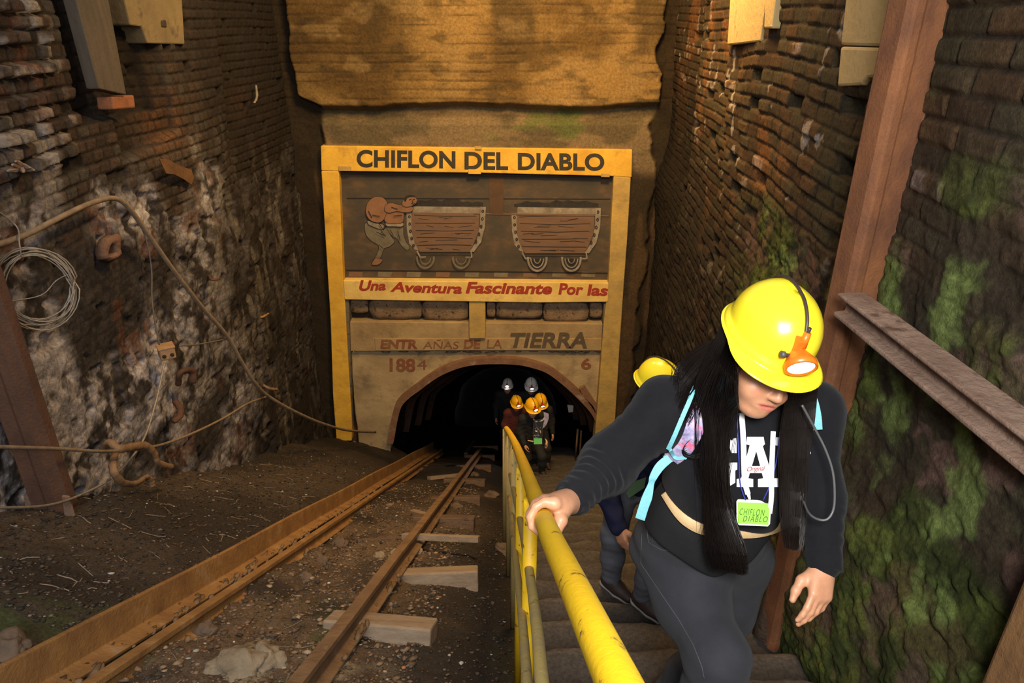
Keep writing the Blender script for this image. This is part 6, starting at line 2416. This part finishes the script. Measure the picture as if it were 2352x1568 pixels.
Lg = ([(1660, 745, 1.72), (1628, 815, 1.76), (1600, 885, 1.80), (1618, 960, 1.78), (1624, 1060, 1.76), (1622, 1170, 1.78), (1626, 1265, 1.84), (1638, 1314, 1.88)],
      [(1694, 842, 1.64), (1692, 880, 1.615), (1690, 930, 1.62), (1674, 990, 1.68), (1668, 1070, 1.71), (1678, 1170, 1.73), (1708, 1270, 1.77), (1712, 1328, 1.81)])
mb = strands(2300, Lg, 10, 0.012, 0.042, 0.0011, 31)
Lw = ([(1664, 770, 1.74), (1600, 800, 1.82), (1556, 842, 1.88), (1548, 880, 1.90)], [(1690, 800, 1.68), (1650, 860, 1.75), (1606, 930, 1.82), (1576, 990, 1.86)])
mb2 = strands(520, Lw, 14, 0.004, 0.014, 0.0010, 32)
Rg = ([(1826, 868, 1.62), (1806, 920, 1.66), (1796, 980, 1.70), (1792, 1050, 1.72), (1794, 1130, 1.75), (1800, 1210, 1.79), (1806, 1266, 1.82)],
      [(1872, 830, 1.70), (1874, 900, 1.72), (1866, 975, 1.74), (1854, 1050, 1.76), (1848, 1130, 1.78), (1844, 1205, 1.81), (1834, 1274, 1.84)])
mb3 = strands(1500, Rg, 9, 0.012, 0.036, 0.0011, 33)
Fly = ([(1640, 830, 1.72), (1600, 920, 1.76), (1596, 1000, 1.75), (1600, 1080, 1.75), (1612, 1180, 1.77), (1600, 1260, 1.82)], [(1694, 880, 1.62), (1694, 950, 1.64), (1678, 1030, 1.68), (1672, 1110, 1.70), (1690, 1200, 1.73), (1735, 1300, 1.80)])
mb5 = strands(110, Fly, 22, 0.02, 0.05, 0.0008, 35)
Wg = ([(1690, 900, 1.66), (1640, 960, 1.72), (1596, 1000, 1.78), (1566, 1032, 1.82), (1590, 1046, 1.80), (1640, 1020, 1.76)], [(1694, 930, 1.66), (1650, 985, 1.72), (1604, 1020, 1.78), (1572, 1040, 1.82), (1600, 1050, 1.80), (1650, 1030, 1.76)])
mb4 = strands(36, Wg, 5, 0.014, 0.024, 0.0012, 34)
for q in (mb2, mb3, mb4, mb5):
    mb.add(q.v, q.f)
mb.build('strands', M_HAIR, hair, False)

# ---- helmet
helmet(RIM, KR, KF, KU, M_HYEL, 'bright yellow helmet with orange lamp on the long haired woman', 1.0, M_LENS)
# ================================================================== the other visitors
def stair_z(y):
    k = math.ceil((y - 1.915) / 0.34 - 1e-6)
    return -1.30 - SLOPE * (1.915 + 0.34 * k) + 0.012


M_NAVY = mat('navy_jacket_cloth', (0.014, 0.018, 0.055), (0.009, 0.011, 0.034), 14, 0.85, 0.2, 200, spec=0.25)
M_JEANB = mat('blue_grey_denim', (0.155, 0.165, 0.20), (0.10, 0.108, 0.135), 9, 0.85, 0.25, 300)
M_BLKJ = mat('plain_black_cloth', (0.012, 0.012, 0.014), (0.009, 0.009, 0.010), 14, 0.85, 0.2, 150)
M_DARKT = mat('dark_trousers', (0.014, 0.014, 0.016), None, 10, 0.85, 0.2, 150)
M_COLLAR = mat('cream_collar', (0.62, 0.58, 0.52), (0.5, 0.46, 0.42), 20, 0.8)
M_PURPLE = mat('pale_purple_print', (0.40, 0.38, 0.52), (0.12, 0.11, 0.20), 30, 0.8)
M_REDJ = mat('dark_red_jacket', (0.10, 0.018, 0.016), (0.06, 0.012, 0.010), 10, 0.85, 0.2)


def figure(label, J, s, hf, mats, cell, group=None, helm=None, helm_label='', lens=None, lit=0.0, lamp=None, detail=False, helm_frame=None, headsc=1.0, cordage=True, hairm=None):
    """J: joints (O skull, NB, SR, SL, ER, EL, WR, WL, PV, HR, HL, KR, KL, AR, AL); s: size factor; hf: head frame"""
    r, f, u = hf
    side = (J['SL'] - J['SR']).normalized()
    sp = ((J['SR'] + J['SL']) / 2 - J['PV']).normalized()
    fr_ = side.cross(sp)
    if fr_.y > 0:
        fr_ = -fr_
    fr_.normalize()
    sp = fr_.cross(side).normalized()
    if sp.z < 0:
        sp = -sp
    Q = cols(side, fr_, sp)
    ch = (J['SR'] + J['SL']) / 2 - sp * 0.13 * s
    S = Solid()
    S.ell(ch, np.array((0.150, 0.098, 0.150)) * s, Q, 0.06)
    S.ell(ch * 0.45 + J['PV'] * 0.55, np.array((0.135, 0.095, 0.13)) * s, Q, 0.08)
    S.ell(J['PV'], np.array((0.155, 0.108, 0.11)) * s, Q, 0.08)
    for a in ('SR', 'SL'):
        S.cone(J['NB'] - sp * 0.05 * s, J[a], 0.055 * s, 0.052 * s, 0.05)
    Lh, HQ_ = add_head(S, J['O'], r, f, u, headsc, J['NB'], 0.050)
    S.chain([J['SR'], J['ER'], J['WR']], [0.045 * s, 0.037 * s, 0.026 * s], 0.03)
    S.chain([J['SL'], J['EL'], J['WL']], [0.045 * s, 0.037 * s, 0.026 * s], 0.03)
    for a, b, c in (('HR', 'KR', 'AR'), ('HL', 'KL', 'AL')):
        S.chain([J[a], J[b], J[c]], [0.078 * s, 0.052 * s, 0.036 * s], 0.04)
        S.cone(J[c], J[c] + f * Vector((1, 1, 0)).length * 0 + Vector((f.x, f.y, 0)).normalized() * 0.13 * s - Vector((0, 0, 0.055 * s)), 0.033 * s, 0.026 * s, 0.03)
    for w, e, sd in (('WR', 'ER', -1), ('WL', 'EL', 1)):
        ax_ = J.get(w + 'dir', (J[w] - J[e])).normalized()
        th = J.get(w + 'th', Vector((f.x, f.y, 0.1)))
        bk = J.get(w + 'bk', side * sd)
        relaxed_hand(S, J[w], ax_, th, bk, 0.95 * s, 0.45)
    body_, bv = solid_obj(S, 'person', M_SKIN, cell, None, None, head_col(SKIN, Lh, HQ_, J['O'], headsc), origin=((J['AR'] + J['AL']) / 2 - Vector((0, 0, 0.08 * s))))
    tag(body_, label, 'person', group)
    g = 0.022 * s
    T_ = Solid()
    T_.ell(ch, np.array((0.155, 0.105, 0.155)) * s + g, Q, 0.06)
    T_.ell(ch * 0.45 + J['PV'] * 0.55, np.array((0.145, 0.105, 0.14)) * s + g, Q, 0.08)
    T_.ell(J['PV'] + sp * 0.01, np.array((0.160, 0.112, 0.12)) * s + g, Q, 0.08)
    for a in ('SR', 'SL'):
        T_.cone(J['NB'] - sp * 0.05 * s, J[a], 0.060 * s + g * 0.6, 0.056 * s + g, 0.05)
    T_.cone(J['NB'] - sp * 0.02 * s, J['NB'] + sp * 0.015 * s, 0.062 * s, 0.060 * s, 0.03)
    T_.chain([J['SR'], J['ER'], J['WR']], [0.055 * s + g, 0.048 * s + g, 0.033 * s + g * 0.6], 0.05)
    T_.chain([J['SL'], J['EL'], J['WL']], [0.055 * s + g, 0.048 * s + g, 0.033 * s + g * 0.6], 0.05)
    T_.cut(J['PV'] - sp * 0.09 * s, -sp, 0.012)
    fo = lambda X: np.sin(X[..., 2] * 90 + 2.2 * np.sin(X[..., 0] * 26)) * 0.0028 * s + np.sin(X[..., 0] * 40 + X[..., 2] * 30) * 0.0016
    jk, jbv = solid_obj(T_, 'jacket', mats[0], cell * 1.3, body_, fo)
    N_ = Solid()
    N_.ell(J['PV'] - sp * 0.03 * s, np.array((0.165, 0.118, 0.115)) * s, Q, 0.08)
    for a, b, c in (('HR', 'KR', 'AR'), ('HL', 'KL', 'AL')):
        N_.chain([J[a], J[b], J[b] * 0.5 + J[c] * 0.5, J[c] + Vector((0, 0, 0.02 * s))], [0.098 * s, 0.072 * s, 0.066 * s, 0.060 * s], 0.05)
        N_.cut(J[c] + Vector((0, 0, -0.028 * s)), (0, 0, -1), 0.006) if abs(J['AR'].z - J['AL'].z) < 0.05 else None
    solid_obj(N_, 'trousers', mats[1], cell * 1.3, body_, lambda X: np.sin(X[..., 2] * 110 + 3 * np.sin(X[..., 0] * 30)) * 0.0014 * s)
    ff = Vector((f.x, f.y, 0)).normalized()
    for c in ('AR', 'AL'):
        A_ = J[c]
        X_ = Solid()
        X_.chain([A_ + Vector((0, 0, -0.035 * s)) - ff * 0.035 * s, A_ + ff * 0.06 * s + Vector((0, 0, -0.042 * s)), A_ + ff * 0.15 * s + Vector((0, 0, -0.052 * s))], [0.043 * s, 0.042 * s, 0.034 * s], 0.03)
        X_.cone(A_ + Vector((0, 0, 0.015 * s)), A_ - Vector((0, 0, 0.03 * s)), 0.048 * s, 0.044 * s, 0.03)
        X_.cut(A_ - Vector((0, 0, 0.066 * s)), (0, 0, -1), 0.006)
        sh, _ = solid_obj(X_, 'shoe', M_SHOE, cell * 1.2, body_)
        if detail:
            Y_ = Solid()
            Y_.chain([A_ + Vector((0, 0, -0.072 * s)) - ff * 0.04 * s, A_ + ff * 0.06 * s + Vector((0, 0, -0.072 * s)), A_ + ff * 0.155 * s + Vector((0, 0, -0.072 * s))], [0.042 * s, 0.042 * s, 0.034 * s], 0.02)
            Y_.cut(A_ - Vector((0, 0, 0.064 * s)), (0, 0, 1), 0.004)
            Y_.cut(A_ - Vector((0, 0, 0.084 * s)), (0, 0, -1), 0.004)
            solid_obj(Y_, 'sole', M_SOLE, cell * 1.2, sh)
            mb_ = MB()
            for q in range(4):
                c_ = A_ + ff * (0.035 + 0.022 * q) * s + Vector((0, 0, (0.006 - 0.008 * q) * s))
                sd_ = ff.cross(Vector((0, 0, 1)))
                mb_.tube([c_ - sd_ * 0.026 * s, c_ + Vector((0, 0, 0.006 * s)), c_ + sd_ * 0.026 * s], 0.0028 * s, 5)
            mb_.build('laces', M_KNOB, sh)
    if hairm:
        Hh = Solid()
        Hh.ell(Vector(J['O']) - f * 0.018 + u * 0.015, np.array((0.082, 0.090, 0.096)) * headsc, HQ_, 0.02)
        Hh.ell(Vector(J['O']) - f * 0.045 - u * 0.045, np.array((0.066, 0.05, 0.06)) * headsc, HQ_, 0.03)
        solid_obj(Hh, 'hair', hairm, cell * 1.3, body_, lambda X: np.sin(X[..., 0] * 260 + X[..., 2] * 90) * 0.0012)
    if helm is not None:
        hr_, hf_, hu_ = helm_frame or hf
        helmet(Vector(J['O']) + hu_ * 0.050 * headsc, hr_, hf_, hu_, helm, helm_label, 1.0 * headsc, lens, lamp, detail, lit, cord=cordage)
    return body_, jk, jbv, Q


# ---- companion in navy jacket just behind the woman
def on_z(px, py, z):
    r_ = ray(px, py)
    return r_ * (z / r_.z)


hfC = head_frame(38, 16, 4)
RC = P(1510, 884, 3.62)
za, zb_ = stair_z(3.15), stair_z(2.85)
J = dict(O=RC - hfC[2] * 0.05, AR=on_z(1404, 1326, za + 0.085), AL=on_z(1478, 1368, zb_ + 0.085),
         KR=P(1410, 1228, 3.98), KL=P(1502, 1285, 3.62), HR=P(1432, 1112, 3.92), HL=P(1512, 1118, 3.90), PV=P(1472, 1095, 3.93),
         SR=P(1447, 985, 3.72), SL=P(1580, 990, 3.68), ER=P(1390, 1118, 3.72), EL=P(1620, 1110, 3.72), WR=P(1421, 1212, 3.62), WL=P(1610, 1200, 3.60))
J['NB'] = (J['SR'] + J['SL']) / 2 + Vector((-0.01, 0.02, 0.07))
J['WRth'] = Vector((0.5, -0.8, 0))
J['WRbk'] = Vector((-0.9, -0.3, 0))
cb, cj, cbv, CQ = figure('person in navy jacket and grey jeans climbing close behind the woman', J, 0.98, hfC, (M_NAVY, M_JEANB), 0.0055, None, M_HYEL, 'yellow helmet on the person in the navy jacket', M_LENS, detail=True, hairm=M_HAIRB)
mb = MB()
nb = J['NB']
mb.tube([P(1448, 934, 3.56), P(1460, 922, 3.53), P(1476, 914, 3.52), P(1500, 912, 3.52)], [0.020, 0.028, 0.028, 0.022], 8, flat=0.5)
mb.build('collar', M_COLLAR, cj, True)
bq = [project(cbv, a_, b_, 0.03, default=3.6) for a_, b_ in ((1438, 1128), (1456, 1104), (1482, 1094), (1478, 1120), (1446, 1142))]
b2 = empty('entry_badge', bq[0], 'dark green badge hanging on the navy jacket', 'badge')
mb = MB()
dd = sum((q.length for q in bq)) / len(bq)
mb.prism([ray(a_, b_).normalized() * dd for a_, b_ in ((1438, 1130), (1456, 1106), (1484, 1096), (1480, 1120), (1444, 1144))], (0, 0.004, 0))
mb.build('card', mat('dark_green_card', (0.045, 0.12, 0.025), None, 4, 0.6), b2)
mb = MB()
mb.tube([ray(1466, 1100).normalized() * dd, project(cbv, 1478, 1050, 0.01, default=3.6), project(cbv, 1490, 1000, 0.01, default=3.6)], 0.003, 6)
mb.build('lanyard', M_BLUE, b2, True)


# ---- people at and inside the tunnel mouth
def standing(px, py, Y, yaw, pitch, mats, label, helm, hl, lens, lit=0.0, lamp=None, roll=0.0, cell=0.011, lean=0.10, hs=1.0, hairm=None):
    hf_ = head_frame(yaw, pitch, roll)
    rim = PY(px, py, Y)
    z0 = stair_z(Y + 0.12)
    O = rim - hf_[2] * 0.05 * hs
    Hh = O.z - z0
    s = Hh / 1.49
    cx_, cy_ = O.x, O.y + lean
    fd = Vector((math.sin(R(yaw)), -math.cos(R(yaw)), 0))
    rd = Vector((-fd.y * -1, 0, 0))
    rd = fd.cross(Vector((0, 0, 1)))
    zz = lambda h_: z0 + h_ * s

    def at(a, b, h_):
        v = Vector((cx_, cy_, 0)) + rd * a * s + fd * b * s
        return Vector((v.x, v.y, zz(h_)))
    # one foot already on the next step up
    zu = stair_z(Y - 0.28)
    J_ = dict(O=O, NB=at(0, lean * 0.3, 1.36), SR=at(0.165, 0.02, 1.28), SL=at(-0.165, 0.02, 1.28), ER=at(0.225, 0.02, 1.03), EL=at(-0.225, 0.02, 1.03),
              WR=at(0.215, 0.20, 0.86), WL=at(-0.23, 0.13, 0.82), PV=at(0, -0.04, 0.86), HR=at(0.085, -0.04, 0.82), HL=at(-0.085, -0.04, 0.82))
    AR_ = at(0.09, 0.0, 0)
    J_['AR'] = Vector((AR_.x, AR_.y + 0.02, z0 + 0.085 * s))
    AL_ = at(-0.09, 0.30, 0)
    J_['AL'] = Vector((AL_.x, AL_.y, stair_z(AL_.y) + 0.085 * s))
    J_['KR'] = (J_['HR'] + J_['AR']) / 2 + fd * 0.05
    J_['KL'] = (J_['HL'] + J_['AL']) / 2 + fd * 0.14 + Vector((0, 0, 0.03))
    return figure(label, J_, s, hf_, mats, cell, 'visitors in the tunnel', helm, hl, lens, lit, lamp, False, headsc=hs, hairm=hairm), J_


M_LENS2 = lens_mat('lit_lamp_glass_far', (1.0, 0.97, 0.92), 4.0)
(kb, kj, kbv, kQ), KJ = standing(1222, 934, 8.7, 22, 8, (M_BLKJ, M_DARKT), 'child in black jacket and printed shirt stepping out of the tunnel', M_HAMB, 'amber helmet on the child in the printed shirt', M_LENS2, 0, M_LAMPR, cell=0.008, hs=0.93, hairm=M_HAIRB)
# printed shirt front, collar, strap and badge of the child
def zoom8(a, b):
    return (1080 + a / 4.612, 800 + b / 4.612)


def kid_decal(name, pts, m, off):
    return decal(name, [[zoom8(*p_) for p_ in pts]], m, kj, kbv, off, default=9.3, cut=6)


kid_decal('shirt_front', [(672, 760), (778, 740), (772, 900), (764, 990), (668, 990), (660, 900)], M_DARKT, 0.004)
kid_decal('collar', [(664, 738), (690, 764), (730, 772), (770, 746), (784, 726), (790, 742), (772, 764), (732, 786), (688, 778)], mat('pale_blue_collar', (0.5, 0.62, 0.66), None, 9, 0.8), 0.010)
kid_decal('shirt_print', [(688, 850), (706, 826), (726, 856), (712, 874), (724, 888), (690, 880)], M_WHITE, 0.008)
kid_decal('shirt_print', [(736, 838), (746, 832), (748, 858), (762, 862), (748, 874), (752, 900), (742, 900), (738, 872), (728, 866)], M_WHITE, 0.008)
kid_decal('shirt_print', [(664, 930), (690, 896), (724, 904), (744, 930), (720, 948), (676, 950)], M_PURPLE, 0.008)
kid_decal('shoulder_scarf', [(776, 670), (830, 690), (832, 740), (812, 800), (790, 830), (764, 850), (776, 800), (786, 740)], M_PURPLE, 0.012)
kq = [project(kbv, *zoom8(a_, b_), 0.02, default=9.3) for a_, b_ in ((674, 952), (758, 952), (762, 1010), (676, 1012))]
dd = min(q.length for q in kq)
b3 = empty('entry_badge', kq[0], 'bright green badge on the child at the tunnel mouth', 'badge')
mb = MB()
mb.prism([ray(*zoom8(a_, b_)).normalized() * (dd - 0.02) for a_, b_ in ((672, 952), (760, 952), (762, 1012), (676, 1014))], (0, 0.006, 0))
mb.build('card', mat('bright_green_card', (0.10, 0.55, 0.10), None, 4, 0.5), b3)
mb = MB()
mb.tube([ray(*zoom8(720, 954)).normalized() * (dd - 0.02), project(kbv, *zoom8(712, 860), 0.02, default=9.3), project(kbv, *zoom8(690, 770), 0.02, default=9.3)], 0.004, 5)
mb.build('lanyard', M_BLUE, b3)
kid_decal('belt', [(606, 968), (672, 978), (672, 990), (612, 980)], M_TAN, 0.012)
kid_decal('belt', [(790, 950), (816, 972), (820, 1000), (800, 1024), (796, 1010), (806, 990)], M_TAN, 0.012)

standing(1241, 922, 9.5, 12, 18, (M_BLKJ, M_DARKT), 'dim visitor in dark clothes close behind the child', M_HAMB, 'amber helmet half hidden behind the child\u2019s helmet', M_LENS2, 0, M_LAMPR, hs=0.95)
standing(1220, 884, 10.9, 4, 14, (M_BLKJ, M_DARKT), 'visitor in dark clothes under a white helmet inside the tunnel', M_HWHT, 'white helmet with red lamp inside the tunnel', M_LENS2, 0, M_LAMPR, cell=0.013)
standing(1166, 884, 12.6, -4, 0, (M_BLKJ, M_DARKT), 'deepest visitor, dark, behind the glaring headlamp', M_HWHT, 'dark helmet behind the glaring headlamp deep in the tunnel', M_LENSB, 6.0, M_LAMPR, cell=0.014)
standing(1186, 924, 10.3, 16, 12, (M_REDJ, M_DARKT), 'dim visitor in a dark red jacket beside the far end of the handrail', M_HAMB, 'dim amber helmet beside the far end of the handrail', M_LENS2, 0, M_LAMPR, cell=0.013, hs=0.9)

# ---- bits at the tunnel mouth
mb = MB()
mb.tube([PY(1327, 985, 10.6), PY(1322, 1050, 10.6)], 0.02, 6)
tag(mb.build('pole', M_RAILB, None, True), 'thin rusty pole standing inside the tunnel mouth, first of the pair', 'pole', 'thin poles inside the tunnel mouth')
mb = MB()
mb.tube([PY(1335, 988, 10.7), PY(1331, 1054, 10.7)], 0.018, 6)
tag(mb.build('pole', M_RAILB, None, True), 'thin rusty pole inside the tunnel mouth, nearer the tunnel wall', 'pole', 'thin poles inside the tunnel mouth')
mb = MB()
q = [PY(1303, 930, 10.5), PY(1317, 932, 10.5), PY(1316, 946, 10.5), PY(1306, 947, 10.5)]
mb.prism(q, (0, 0.02, 0))
tag(mb.build('plate', M_COLLAR, None), 'small pale plate on the dark tunnel wall behind the child', 'plate')
slab_pts = [(1330, 892), (1342, 886), (1371, 930), (1371, 952), (1358, 944)]
mb = MB()
mb.prism([PY(a_, b_, YF + 0.06) for a_, b_ in slab_pts], (0, 0.06, 0))
tag(mb.build('plank', M_RIB, None, bevel=0.006), 'short brown plank propped against the arch rib by the right yellow post', 'plank')
